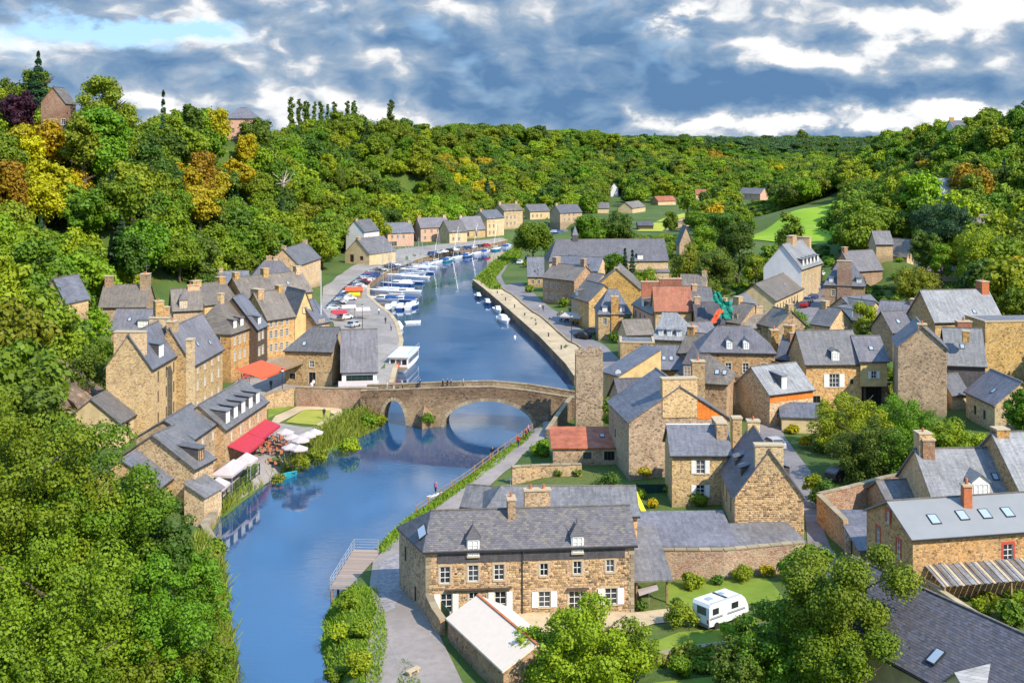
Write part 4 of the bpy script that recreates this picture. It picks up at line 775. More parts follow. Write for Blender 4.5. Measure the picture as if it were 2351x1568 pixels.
def house(h):
    L, D, u = h['L'], h['D'], h['u']; z0 = h['z0']; hw = h['ze'] - z0; hr = h['hr']; typ = h['typ']; wm, rm = h['wall'], h['roof']
    if wm == 'stone_tan' and not h.get('special'): wm = h['wall'] = ['stone_tan', 'stone_brown', 'stone_tan', 'stone_ochre', 'stone_pale'][sum(map(ord, h['label'])) % 5]
    root = thing(h['name'], h['label'], h['name'].replace('_', ' ') if h['name'].count('_') < 2 and 'house' not in h['name'] else 'house', (*h['Aw'], z0), h['rz'], h.get('group'))
    sl, sr = h.get('sl', (0, 0)); a, b, c, d = (0, 0), (L, 0), (L + sr, D), (-sl, D)
    base = h.get('base', -3.0 if z0 > 2 else -2.2)
    sides = {'f': (a, b), 'r': (b, c), 'b': (c, d), 'l': (d, a)}
    W_ = {k: [w for w in h.get('win', []) if w[0] == k] for k in 'frbl'}
    wall = MB(); gw = h.get('gwall', wm); o = h.get('over', .28); hl, hrr = h.get('hip', (0, 0))
    if typ == 'hip': 
        if not h.get('hip'): hl = hrr = min(D / 2, L * .35)
    ridgeL, ridgeR = (-sl / 2 + hl, D / 2), (L + sr / 2 - hrr, D / 2)
    if wm:
        for k, (p, q) in sides.items():
            ln = math.dist(p, q); dr = ((q[0] - p[0]) / ln, (q[1] - p[1]) / ln); holes = []
            top = hw
            for (_, s, z, w, hh, st) in W_[k]:
                if z + hh < top - .05 and s + w/2 < ln and s - w/2 > 0:
                    holes.append((s - w/2, s + w/2, z, z + hh))
                if s < ln: put_window(root, p if z + hh < top - .05 else (p[0] + dr[1] * .12, p[1] - dr[0] * .12), dr, s, z, w, hh, st)
            wall_rect(wall, p, dr, ln, base, top, holes, gw if k in 'lr' else wm)
        g = gw
        if typ in ('gable', 'hip'):
            if hl == 0: wall.poly([(*d, hw), (*a, hw), (*ridgeL, hw + hr)], g)
            if hrr == 0: wall.poly([(*b, hw), (*c, hw), (*ridgeR, hw + hr)], g)
        elif typ == 'gablex':
            wall.poly([(0, 0, hw), (L, 0, hw), (L/2, 0, hw + hr)], wm); wall.poly([(L, D, hw), (0, D, hw), (L/2, D, hw + hr)], wm)
        elif typ == 'shed':
            wall.poly([(*d, hw), (*a, hw), (*d, hw + hr)], g); wall.poly([(*b, hw), (*c, hw), (*c, hw + hr)], g); wall.poly([(*c, hw), (*d, hw), (*d, hw + hr), (*c, hw + hr)], wm)
        elif typ == 'flat':
            wall.box(-.1, L + .1, -.1, .3, hw, hw + .22, 'cream_stone'); wall.box(-.1, .3, .3, D, hw, hw + .22, 'cream_stone'); wall.box(L - .3, L + .1, .3, D, hw, hw + .22, 'cream_stone')
        wall.build('wall', root)
    else:   # open carport
        for x in (.2, L - .2):
            p = MB(); p.box(x - .09, x + .09, .1, .28, -.6, hw - .05, 'timber'); p.build('post', root)
        p = MB(); p.box(0, L, .08, .3, hw - .05, hw + .12, 'timber'); p.build('beam', root)
        p = MB(); p.box(0, L, D - .2, D, -.6, hw + hr, 'stone_tan'); p.build('back_wall', root)
    # roof slabs
    R = MB(); t = .16; s_ = hr / (D / 2) if typ in ('gable', 'hip') else 0; e = hw - o * s_ + .1; rt = hw + hr + .1
    el = o if hl == 0 else 0; er = o if hrr == 0 else 0
    sF = None
    if typ in ('gable', 'hip'):
        A_, B_ = (-o * (1 if hl else 0) - el, -o, e), (L + o, -o, e); C_, D_ = (L + sr + o, D + o, e), (-sl - o, D + o, e)
        A_ = (-o, -o, e)
        rl = (ridgeL[0] - el, D / 2, rt); rr = (ridgeR[0] + er, D / 2, rt)
        R.slab([A_, B_, rr, rl], t, rm); R.slab([C_, D_, rl, rr], t, rm)
        if hl: R.slab([D_, A_, rl], t, rm)
        if hrr: R.slab([B_, C_, rr], t, rm)
        rid = MB(); rid.box(rl[0], rr[0], D/2 - .11, D/2 + .11, rt - .04, rt + .07, h.get('ridge', 'slate_brown' if rm != 'roof_cream' else rm)); rid.build('ridge', root)
        slope = lambda x, f: (x, -o + f * (D / 2 + o), e + f * (rt - e)); sang = math.atan2(rt - e, D / 2 + o)
    elif typ == 'gablex':
        s_ = hr / (L / 2); e = hw - o * s_ + .1
        R.slab([(-o, D + o, e), (-o, -o, e), (L/2, -o, rt), (L/2, D + o, rt)], t, rm); R.slab([(L + o, -o, e), (L + o, D + o, e), (L/2, D + o, rt), (L/2, -o, rt)], t, rm)
        rid = MB(); rid.box(L/2 - .11, L/2 + .11, -o, D + o, rt - .04, rt + .07, 'slate_brown'); rid.build('ridge', root)
        slope = None
    elif typ == 'shed':
        s_ = hr / D; e = hw - o * s_ + .08; tz = hw + hr + .08
        R.slab([(-o, -o, e), (L + o, -o, e), (L + o, D, tz), (-o, D, tz)], t, rm)
        slope = lambda x, f: (x, -o + f * (D + o), e + f * (tz - e)); sang = math.atan2(tz - e, D + o)
    else:
        R.box(.1, L - .1, .1, D - .1, hw - .1, hw + .05, rm); slope = None
    R.build('roof', root)
    if typ in ('gable', 'hip') and rm not in ('roof_cream',):   # gutter
        gt = MB(); gt.box(-o, L + o, -o - .1, -o + .02, e - .2, e - .06, 'iron_dark'); gt.build('gutter', root)
    if h.get('band'):
        bd = MB(); bd.box(.0, L, -.05, .0, hw - 1.3, hw - .15, h['band']); bd.build('band', root)
    # chimneys
    cm = h.get('chim_mat', wm if wm and wm.startswith('stone') else 'stone_ochre')
    for (pos, w, dd, up) in h.get('chim', []):
        zt = hw + hr + up
        if pos == 'l': chimney(root, ridgeL[0] + dd/2 + .1, D/2, hw - .5, zt, dd, w, cm)
        elif pos == 'r': chimney(root, ridgeR[0] - dd/2 - .1, D/2, hw - .5, zt, dd, w, cm)
        elif pos == 'm': chimney(root, L * .42, D/2, hw, zt, w, dd, cm)
        elif pos == 'b': chimney(root, L * .5, D/2 + 1.6, hw, zt, w, dd, cm)
        elif pos == 'f': chimney(root, L * .5, dd/2 - .25, -2, hw + up, w, dd, cm)
        elif pos == 'fm': chimney(root, L/2, dd/2 - (.12 if w > 4 else .02), hw + hr * (1 - w / L) - .6 if w < 4 else hw + .3, zt, w, dd, cm)
        elif pos == 'fl': chimney(root, L/2, dd/2 + .02, hw + hr * (1 - w / L) - .4, zt, w, dd, cm)
        elif pos == 'bm': chimney(root, L/2, D - dd/2, hw, zt, w, dd, cm)
    # skylights
    for q in h.get('sky', []):
        if slope is None: continue
        x, f = q[0], q[1]; big = len(q) > 2; w, l = (1.0, 1.3) if big else (.7, .9)
        p = Vector(slope(x, f)); m = MB()
        m.box(-w/2, w/2, -l/2, l/2, 0, .09, 'iron_dark'); m.box(-w/2 + .09, w/2 - .09, -l/2 + .09, l/2 - .09, .09, .1, 'skylight_glass')
        obj('skylight', m.mesh('skylight'), root, p, (sang, 0, 0))
    # dormers: 's' shed or flat top, 'p' pointed, 'g' gabled, 'a' arched, 'm' shed of roof slates
    for (k, x, w, hh) in h.get('dorm', []):
        if slope is None: continue
        tn = math.tan(sang); y0 = .35 if k != 'w' else -.05; zb = e + (y0 + o) * tn
        front_dormer(root, x, y0, zb, w, hh, tn, rm, k, 'white_paint' if k in 'sga' else wm)
    for (sd, s, w) in h.get('dormx', []):   # small cat-slide dormers on the side slopes of a gable-fronted roof
        sg = -1 if sd == 'l' else 1; tn = hr / (L / 2); xo = L/2 + sg * (L/2 - 1.0); zb = hw + 1.0 * tn + .1
        m = MB(); y1, y2 = s - w/2, s + w/2; xi = xo - sg * 1.5; zt = zb + 1.0
        m.box(min(xo, xi), max(xo, xi), y1, y2, zb - .3, zt - .1, 'slate_dark')
        pts = [(xo + sg * .2, y1 - .12, zt), (xo + sg * .2, y2 + .12, zt), (xi - sg * .5, y2 + .12, zt + .75), (xi - sg * .5, y1 - .12, zt + .75)]
        m.slab(pts if sg > 0 else pts[::-1], .1, rm); dm = m.build('dormer', root)
        fm, gm = window_mesh(w - .2, .8, 'd', True); obj('window', fm, dm, (xo + sg * .05, s, zb - .02), (0, 0, math.pi/2 * sg))
    return root
def front_dormer(root, x, y0, zb, w, hh, tn, rm, k, fm_):
    m = MB(); zt = zb + hh; rise = {'p': w * .75, 'g': w * .4, 'a': .25}.get(k, .25)
    yb = y0 + (hh + rise) / max(tn, .3) + .2; yb = min(yb, y0 + 4.5); ch = 'slate_dark'
    m.poly([(x - w/2, y0, zb - .3), (x + w/2, y0, zb - .3), (x + w/2, y0, zt), (x - w/2, y0, zt)], fm_)
    yc = y0 + hh / max(tn, .3) + .1
    m.poly([(x - w/2, yc, zt), (x - w/2, y0, zb - .3), (x - w/2, y0, zt)], ch); m.poly([(x + w/2, y0, zb - .3), (x + w/2, yc, zt), (x + w/2, y0, zt)], ch)
    ov = .14
    if k in ('s', 'm'):
        z2 = zt + .3; m.slab([(x - w/2 - ov, y0 - .25, zt), (x + w/2 + ov, y0 - .25, zt), (x + w/2 + ov, yc + .5, z2), (x - w/2 - ov, yc + .5, z2)], .09, rm)
    elif k in ('g', 'a'):
        m.poly([(x - w/2, y0, zt), (x + w/2, y0, zt), (x, y0, zt + rise)], fm_)
        m.slab([(x - w/2 - ov, y0 - .2, zt - .05), (x, y0 - .2, zt + rise + .05), (x, yb, zt + rise + .05), (x - w/2 - ov, yb, zt - .05)][::-1], .08, rm)
        m.slab([(x + w/2 + ov, y0 - .2, zt - .05), (x + w/2 + ov, yb, zt - .05), (x, yb, zt + rise + .05), (x, y0 - .2, zt + rise + .05)], .08, rm)
    elif k == 'p':   # pyramid cap with a finial
        ap = (x, y0 + w * .45, zt + rise * 1.5); q = [(x - w/2 - ov, y0 - .2, zt - .02), (x + w/2 + ov, y0 - .2, zt - .02), (x + w/2 + ov, y0 + w, zt - .02), (x - w/2 - ov, y0 + w, zt - .02)]
        for i in range(4): m.poly([q[i], q[(i + 1) % 4], ap], 'slate_dark')
        m.poly(q[::-1], 'slate_dark'); m.tube(ap, (ap[0], ap[1], ap[2] + .5), .05, .01, 'iron_dark', 5)
        yq = y0 + (hh + rise) / max(tn, .3); m.slab([(x - .4, y0 + w*.4, zt + rise * .6), (x + .4, y0 + w*.4, zt + rise * .6), (x + .4, yq, zt + rise * .7), (x - .4, yq, zt + rise * .7)], .3, 'slate_dark')
    dm = m.build('dormer', root)
    fm, gm = window_mesh(w - .3, hh - .3, 'w' if k != 'm' else 'd', True)
    obj('window', fm, dm, (x, y0 - .13, zb - .02))
ROOTS = {}
for h in HS:
    h['root'] = house(h)
    ROOTS[h['label'][:24]] = h
def find(s):
    for h in HS:
        if s in h['label']: return h
# ---- front house: its stone facing, slate-hung band, pointed dormers standing in the wall plane, chimneys
FH = find('large front stone house')
def front_house():
    h = FH; r = h['root']; L = h['L']; hw = h['ze'] - h['z0']; sc = L / 479.0    # survey: 479 px facade
    X = lambda px: (px - 977) * sc
    # openings are cut in the wall part
    for o in [c for c in r.children if c.name.startswith('wall')]: bpy.data.objects.remove(o)
    ups = [(1021, 3.05, .95, 1.55), (1085, 3.15, .95, 1.5), (1144, 3.2, .95, 1.45)]; up2 = [(1247, 3.45, .75, 1.15), (1324, 3.5, .75, 1.2), (1400, 3.6, .75, 1.15)]
    dn = [(1024, .35, 1.05, 1.75, 'sh'), (1086, .35, .9, 1.8, 'door'), (1147, .4, 1.05, 1.75, 'sh'), (1248, .55, 1.1, 1.45, 'sh'), (1324, .2, 1.6, 1.75, 'w'), (1402, .6, 1.15, 1.5, 'sh')]
    W = [(X(a), z, w, hh, 'w') for a, z, w, hh in ups + up2] + [(X(a), z, w, hh, st) for a, z, w, hh, st in dn]
    holes = [(s - w/2, s + w/2, z, z + hh) for s, z, w, hh, st in W]
    m = MB(); sl = h['sl'][0]; D = h['D']
    wall_rect(m, (0, 0), (1, 0), L, -1.5, hw, holes, 'stone_tan'); d = (-sl, D); ln = math.hypot(sl, D); dr = (sl / ln, -D / ln)
    sh = [(1.6, 2.2, 3.4, 4.9), (4.4, 5.0, .5, 2.0)]
    wall_rect(m, d, dr, ln, -1.5, hw, sh, 'stone_tan'); m.poly([(L, 0, -1.5), (L, D, -1.5), (L, D, hw), (L, 0, hw)], 'stone_tan'); m.poly([(L, D, -1.5), (-sl, D, -1.5), (-sl, D, hw), (L, D, hw)], 'stone_tan')
    m.poly([(L, 0, hw), (L, D, hw), (L, D/2, hw + h['hr'])], 'stone_tan'); m.build('wall', r)
    for s, z, w, hh, st in W: put_window(r, (0, 0), (1, 0), s, z, w, hh, st)
    for a, b, z, z2 in sh: put_window(r, d, dr, (a + b) / 2, z, b - a, z2 - z, 'd')
    # slate-hung strip below the eaves
    b = MB(); b.box(1.1, X(1195), -.09, 0, hw - 1.25, hw - .1, 'slate_dark'); b.box(X(1200), L - .9, -.09, 0, hw - 1.25, hw - .1, 'slate_dark'); b.build('slate_band', r)
    hz = [(s - w/2 - .25, s + w/2 + .25, z - .2, z + hh + .28) for s, z, w, hh, st in W]
    hz += [(s + sg * (w * .55 + .1) - w * .45, s + sg * (w * .55 + .1) + w * .45, z - .05, z + hh) for s, z, w, hh, st in W if st == 'sh' for sg in (-1, 1)]
    tile_surface('stone', r, (0, -.001, -.2), (1, 0, 0), (0, 0, 1), (0, -1, 0), L, hw - 1.05, .31, .20, .04, 'rubble_piece', 300, .35, .04, [(a, b_, c + .2, d_ + .2) for a, b_, c, d_ in hz], seed=3)
    # quoins
    for i in range(18):
        for x0 in (0, L):
            w = .55 if i % 2 else .35; q = MB(); xa = x0 if x0 == 0 else L - w
            q.box(xa, xa + w, -.075, -.002, -.2 + i * .36, -.2 + i * .36 + .33, 'coping_piece'); q.build('quoin', r)
    p = MB(); p.tube((X(1197), -.1, -.2), (X(1197), -.1, hw), .055, .055, 'iron_dark'); p.build('downpipe', r)
    # pergola rail over the left ground floor, lintel over the garden door
    p = MB(); p.box(X(1022), X(1172), -.35, -.05, 2.45, 2.55, 'timber_dark'); p.build('awning_rail', r)
    p = MB(); p.box(X(1300), X(1350), -.4, -.05, 2.15, 2.27, 'timber_dark'); p.build('door_canopy', r)
    # two dormers that stand on the wall head
    for px in (1085, 1324):
        x = X(px); front_dormer_tall(r, x, hw)
    chimney(r, X(1176) + .1, D/2 - .4, hw - .2, hw + h['hr'] + 1.15, .72, 1.5, 'stone_brown', npots=1)
    chimney(r, X(1247), D - 1.4, hw, hw + h['hr'] + 1.15, 2.5, .8, 'stone_tan', npots=2)
    # slates on the front slope: courses of separate slates
    o = .28; s_ = h['hr'] / (D / 2); e = hw - o * s_ + .105; rt = hw + h['hr'] + .105; ln = math.hypot(rt - e, D/2 + o); dv = ((D/2 + o) / ln, (rt - e) / ln)
    hip = 1.8 + 1.2 - 1.2
    tile_surface('slate', r, (-o, -o, e + .004), (1, 0, 0), (0, dv[0], dv[1]), (0, -dv[1], dv[0]), L + 2 * o, ln - .15, .34, .23, .016, 'slate_piece', 300, 0, .012, tilt=math.radians(2.2),
                 clip=lambda u, v: u > v * .22 + .1, seed=5)
    sk = MB(); sk.box(-.5, .5, -.75, .75, 0, .1, 'iron_dark'); sk.box(-.4, .4, -.65, .65, .1, .11, 'skylight_glass')
    obj('skylight', sk.mesh('skylight'), r, (-.25, 2.0, hw + 1.0), (math.radians(30), math.radians(-38), math.radians(-12)))
def front_dormer_tall(r, x, hw):
    w, z0, z1 = 1.15, hw - .75, hw + .95; m = MB()
    m.box(x - w/2, x + w/2, -.16, 2.2, z0, z1, 'white_paint')
    q = [(x - w/2 - .16, -.34, z1), (x + w/2 + .16, -.34, z1), (x + w/2 + .16, 1.0, z1), (x - w/2 - .16, 1.0, z1)]; ap = (x, .33, z1 + 1.05)
    for i in range(4): m.poly([q[i], q[(i + 1) % 4], ap], 'slate_dark')
    m.poly(q[::-1], 'slate_dark')
    # second, lower hip running back into the slope
    m.slab([(x - w/2 - .1, .6, z1), (x, .6, z1 + .62), (x, 3.0, z1 + .62), (x - w/2 - .1, 2.6, z1)][::-1], .08, 'slate_dark'); m.slab([(x + w/2 + .1, .6, z1), (x + w/2 + .1, 2.6, z1), (x, 3.0, z1 + .62), (x, .6, z1 + .62)], .08, 'slate_dark')
    m.tube(ap, (ap[0], ap[1], ap[2] + .45), .05, .01, 'iron_dark', 5)
    dm = m.build('dormer', r); fm, gm = window_mesh(.95, 1.45, 'w', True); obj('window', fm, dm, (x, -.30, z0 + .12)); obj('sill', sill_mesh(1.0), dm, (x, -.2, z0 + .1))
front_house()
# stones of the tall gable, slates of the corner roof
TG = find('tall stone gable house with big chimney'); r_ = TG['root']; L_ = TG['L']; hw_ = TG['ze'] - TG['z0']
tile_surface('stone', r_, (0, -.001, -.3), (1, 0, 0), (0, 0, 1), (0, -1, 0), L_, hw_ + TG['hr'] + .2, .33, .20, .04, 'rubble_piece', 290, .33, .05,
             clip=lambda u, v: v - .3 < hw_ or (v - .3 - hw_) < TG['hr'] * (1 - abs(u - L_/2) / (L_/2)) - .1, seed=9)
CH = find('long dark lichened slate roof'); D_ = CH['D']; hw_ = CH['ze'] - CH['z0']; s_ = CH['hr'] / (D_/2); e_ = hw_ - .28 * s_ + .105; rt_ = hw_ + CH['hr'] + .105
ln_ = math.hypot(rt_ - e_, D_/2 + .28); dv_ = ((D_/2 + .28) / ln_, (rt_ - e_) / ln_)
tile_surface('slate', CH['root'], (-.28, -.28, e_ + .004), (1, 0, 0), (0, dv_[0], dv_[1]), (0, -dv_[1], dv_[0]), CH['L'], ln_ - .15, .34, .23, .018, 'slate_piece_dark', 300, 0, .012, tilt=math.radians(2.4), seed=6)
def corner_extras():
    r = CH['root']; x0 = 17.5
    m = MB(); w, zt = 2.0, hw_ + .9
    m.box(x0 - w/2, x0 + w/2, -.5, 3.0, hw_ - 3, zt, 'plaster_cream'); m.poly([(x0 - w/2, -.5, zt), (x0 + w/2, -.5, zt), (x0, -.5, zt + .9)], 'plaster_cream')
    m.slab([(x0 - w/2 - .2, -.75, zt - .1), (x0, -.75, zt + 1.0), (x0, 3.6, zt + 1.0), (x0 - w/2 - .2, 3.4, zt - .1)][::-1], .1, 'slate_light'); m.slab([(x0 + w/2 + .2, -.75, zt - .1), (x0 + w/2 + .2, 3.4, zt - .1), (x0, 3.6, zt + 1.0), (x0, -.75, zt + 1.0)], .1, 'slate_light')
    dm = m.build('dormer', r); fm, gm = window_mesh(1.2, 1.4, 'd', True); obj('window', fm, dm, (x0, -.66, zt - 1.5))
    sk = MB(); sk.box(-.45, .45, -.7, .7, 0, .12, 'iron_dark'); sk.box(-.36, .36, -.6, .6, .12, .13, 'skylight_glass'); f = .3
    obj('skylight', sk.mesh('skylight'), r, (13.6, -.28 + f * (D_/2), e_ + f * (rt_ - e_) + .06), (math.atan2(dv_[1], dv_[0]), 0, 0))
corner_extras()
OP = find('tall rubble gable carrying'); m = MB(); L_ = OP['L']; hw_ = OP['ze'] - OP['z0']
m.poly([(L_/2 + 2.3, -.05, hw_ + .05), (L_ - .5, -.05, hw_ + .05), (L_/2 + 2.3, -.05, hw_ + OP['hr'] * .6)], 'brick_orange'); m.box(L_/2 + 2.3, L_ - .5, -.05, -.0, hw_ - .02, hw_ + .05, 'brick_orange'); m.build('brick_panel', OP['root'])
# mansion: shop sign band
MA = find('two-dormer stone mansion'); m = MB(); m.box(4.4, 7.4, -.12, -.02, 3.15, 3.5, 'timber_dark'); m.build('sign_board', MA['root'])
# zinc house: terracotta chimney flue on the ridge; lean-to with ribbed glass roof
AB = find('very long abbey church'); m = MB(); x = AB['L'] * .24; z = AB['ze'] - AB['z0'] + AB['hr']
m.box(x - .9, x + .9, AB['D']/2 - .9, AB['D']/2 + .9, z - .6, z + 1.4, 'slate_dark'); ap = (x, AB['D']/2, z + 4.6)
q = [(x - 1, AB['D']/2 - 1, z + 1.4), (x + 1, AB['D']/2 - 1, z + 1.4), (x + 1, AB['D']/2 + 1, z + 1.4), (x - 1, AB['D']/2 + 1, z + 1.4)]
for i in range(4): m.poly([q[i], q[(i + 1) % 4], ap], 'slate_blue')
m.build('turret', AB['root'])
# ------------------------------------------------------------------ ribbed lean-to at right
def ribbed_leanto():
    Z = find('smooth light grey roof')
    r = thing('ribbed_canopy', 'weathered ribbed sheet canopy sloping out from the smooth-grey-roofed house', 'canopy', (*Z['Aw'], Z['z0']), Z['rz'])
    x0, x1 = 1.2, 15.0; n = 44; zt, zb = 3.2, 2.35
    for i in range(n):
        a = x0 + (x1 - x0) * i / n; b = x0 + (x1 - x0) * (i + 1) / n - .04
        m = MB(); m.slab([(a, -3.2, zb + (.06 if i % 2 else 0)), (b, -3.2, zb + (.06 if i % 2 else 0)), (b, -.05, zt + (.06 if i % 2 else 0)), (a, -.05, zt + (.06 if i % 2 else 0))], .05, ['slate_light', 'slate_brown', 'cream_stone', 'slate_light', 'slate_grey'][(i * 7) % 5]); m.build('sheet', r)
    for x in (x0 + .2, (x0 + x1) / 2, x1 - .2):
        m = MB(); m.box(x - .08, x + .08, -3.1, -2.94, -1.2, zb, 'timber'); m.build('post', r)
ribbed_leanto()
# ------------------------------------------------------------------ bridge
def bridge():
    a = Vector((-22.5, 197.5)); b = Vector((9.6, 194.0)); L = (b - a).length; u = (b - a) / L
    r = thing('stone_bridge', 'old stone bridge with one small and one wide arch crossing the river', 'bridge', (a.x, a.y, 0), math.atan2(u.y, u.x))
    Wd = 5.0
    top = lambda x: np.interp(x, [-2, 4, 12, 19, 25, L, L + 4], [4.55, 4.85, 5.35, 5.65, 5.25, 4.25, 3.8])     # road level
    arches = [(3.9, 2.0, 4.05, 'p'), (19.2, 7.15, 4.25, 'e')]
    def soffit(x):
        for c, hs, rise, k in arches:
            t = abs(x - c) / hs
            if t < 1: return rise * (math.sqrt(1 - t ** 2) if k == 'e' else (1 - t ** 2.2) ** .62)
        return -2.0
    xs = sorted(set([round(v, 3) for v in np.arange(-1.5, L + 2.5, .5)] + [round(c + hs * s_ * k, 4) for c, hs, _, _ in arches for s_ in (-1, 1) for k in (1.0, .995, .98, .95, .9, .84, .76, .66, .54, .4, .2, 0)]))
    m = MB(); f0, f1 = -Wd/2, Wd/2
    for x0, x1 in zip(xs[:-1], xs[1:]):
        xm = (x0 + x1) / 2; ina = soffit(xm) > -1.9
        s0, s1 = (soffit(x0), soffit(x1)) if ina else (-2, -2)
        if ina: s0 = max(s0, -0.0) if s0 > -1.9 else 0; s1 = max(s1, 0) if s1 > -1.9 else 0
        t0, t1 = top(x0), top(x1)
        m.poly([(x0, f0, s0), (x1, f0, s1), (x1, f0, t1), (x0, f0, t0)], 'stone_bridge'); m.poly([(x1, f1, s1), (x0, f1, s0), (x0, f1, t0), (x1, f1, t1)], 'stone_bridge')
        if ina: m.poly([(x0, f0, s0), (x0, f1, s0), (x1, f1, s1), (x1, f0, s1)], 'stone_bridge')
    for c, hs, rise, k in arches:
        for x in (c - hs, c + hs): m.poly([(x, f0, -2), (x, f1, -2), (x, f1, 0.0), (x, f0, 0.0)], 'stone_bridge')
    m.build('spandrel_wall', r)
    m = MB()
    for x0, x1 in zip(xs[:-1], xs[1:]):
        m.poly([(x0, f0 + .4, top(x0) + .02), (x1, f0 + .4, top(x1) + .02), (x1, f1 - .4, top(x1) + .02), (x0, f1 - .4, top(x0) + .02)], 'gravel_path')
    m.build('roadway', r)
    px = np.arange(-1.5, L + 2.4, 1.15)
    for side in (f0 - .05, f1 - .4):
        m = MB()
        for x0, x1 in zip(px[:-1], px[1:]):
            t0, t1 = top(x0), top(x1); y0, y1 = side + .03, side + .42
            for q in ([(x0, y0, t0 - .3), (x1, y0, t1 - .3), (x1, y0, t1 + .85), (x0, y0, t0 + .85)], [(x1, y1, t1 - .3), (x0, y1, t0 - .3), (x0, y1, t0 + .85), (x1, y1, t1 + .85)], [(x0, y0, t0 + .85), (x1, y0, t1 + .85), (x1, y1, t1 + .85), (x0, y1, t0 + .85)]): m.poly(q, 'stone_bridge')
        p = m.build('parapet', r)
        for x0, x1 in zip(px[:-1], px[1:]):
            t0, t1 = top(x0), top(x1); y0, y1 = side - .05, side + .5; e = .03
            q = MB(); q.slab([(x0 + e, y0, t0 + 1.0), (x1 - e, y0, t1 + 1.0), (x1 - e, y1, t1 + 1.0), (x0 + e, y1, t0 + 1.0)], .148 + random.uniform(0, .0), 'coping_piece'); q.build('coping_stone', p)
    for c, hs, rise, k in arches:    # arch ring, one voussoir each
        n = 34 if k == 'e' else 16
        pts = []
        for i in range(n + 1):
            t = math.pi * i / n; x = c - hs * math.cos(t); z = rise * math.sin(t) if k == 'e' else soffit(min(max(x, c - hs + .001), c + hs - .001))
            pts.append((x, max(z, 0)))
        for i in range(n):
            (xa, za), (xb, zb) = pts[i], pts[i + 1]; g = .02
            dx, dz = xb - xa, zb - za; l = math.hypot(dx, dz) + 1e-6; nx, nz = -dz / l, dx / l; T = .5
            m = MB(); m.prism([(xa, f0 - .06, za), (xb - dx*g*2, f0 - .06, zb - dz*g*2), (xb - dx*g*2 + nx * T, f0 - .06, zb - dz*g*2 + nz * T), (xa + nx * T, f0 - .06, za + nz * T)],
                              [(xa, f0 + .1, za), (xb - dx*g*2, f0 + .1, zb), (xb - dx*g*2 + nx * T, f0 + .1, zb + nz * T), (xa + nx * T, f0 + .1, za + nz * T)], 'coping_piece'); m.build('arch_stone', r)
    for xc, w in ((8.9, 2.6), (28.6, 1.6)):   # cutwaters
        m = MB(); m.prism([(xc - w/2, f0, -2), (xc, f0 - 2.2, -2), (xc + w/2, f0, -2)], [(xc - w/2, f0, 2.0), (xc, f0 - 2.0, 1.8), (xc + w/2, f0, 2.0)], 'stone_bridge')
        m.poly([(xc - w/2, f0, 2.0), (xc, f0 - 2.0, 1.8), (xc, f0, 3.4)], 'stone_bridge'); m.poly([(xc, f0 - 2.0, 1.8), (xc + w/2, f0, 2.0), (xc, f0, 3.4)], 'stone_bridge'); m.build('cutwater', r)
    return r, a, u, top
BR, BRa, BRu, BRtop = bridge()
def bridge_point(x, y=0): 
    p = BRa + BRu * x + Vector((-BRu.y, BRu.x)) * y; return (p.x, p.y, float(BRtop(x)) + .02)
# ------------------------------------------------------------------ walls
def wall_line(name, label, pts, th, mt, cat='wall', coping=None, cop_len=1.2, cop_th=.14, cop_w=None):
    """pts: (x, y, zbottom, ztop)"""
    r = thing(name, label, cat, (pts[0][0], pts[0][1], pts[0][2]))
    ox, oy, oz = pts[0][:3]; P_ = [(p[0] - ox, p[1] - oy, p[2] - oz, p[3] - oz) for p in pts]
    def offs(i, s):
        a = P_[max(0, i - 1)]; b = P_[min(len(P_) - 1, i + 1)]; d = math.hypot(b[0] - a[0], b[1] - a[1]); return (P_[i][0] - (b[1] - a[1]) / d * s, P_[i][1] + (b[0] - a[0]) / d * s)
    m = MB(); n = len(P_)
    for i in range(n - 1):
        a0, a1, b0, b1 = offs(i, -th/2), offs(i + 1, -th/2), offs(i, th/2), offs(i + 1, th/2); z0, z1, t0, t1 = P_[i][2], P_[i + 1][2], P_[i][3], P_[i + 1][3]
        m.poly([(*a0, z0), (*a1, z1), (*a1, t1), (*a0, t0)], mt); m.poly([(*b1, z1), (*b0, z0), (*b0, t0), (*b1, t1)], mt); m.poly([(*a0, t0), (*a1, t1), (*b1, t1), (*b0, t0)], mt)
        if i == 0: m.poly([(*b0, z0), (*a0, z0), (*a0, t0), (*b0, t0)], mt)
        if i == n - 2: m.poly([(*a1, z1), (*b1, z1), (*b1, t1), (*a1, t1)], mt)
    m.build('masonry', r)
    if coping:
        ln = [(p[0], p[1], p[3]) for p in P_]; rs = resample(ln, cop_len); w = cop_w or th + .16
        cnt = 0; rest = MB()
        for a, b in zip(rs[:-1], rs[1:]):
            dx, dy = b[0] - a[0], b[1] - a[1]; l = math.hypot(dx, dy) or 1; nx, ny = -dy / l * w / 2, dx / l * w / 2; g = .03 / l
            A = (a[0] + dx * g, a[1] + dy * g, a[2] + cop_th); B = (b[0] - dx * g, b[1] - dy * g, b[2] + cop_th)
            q = rest if cnt >= 260 else MB()
            q.slab([(A[0] - nx, A[1] - ny, A[2]), (B[0] - nx, B[1] - ny, B[2]), (B[0] + nx, B[1] + ny, B[2]), (A[0] + nx, A[1] + ny, A[2])], cop_th - .005, coping)
            if q is not rest: q.build('coping_stone', r)
            cnt += 1
        if rest.v: rest.build('coping_row', r, kind='stuff')
    return r
QZ = 1.9
RQ = RIGHT[13:20]                                   # quay edge above the bridge, right bank
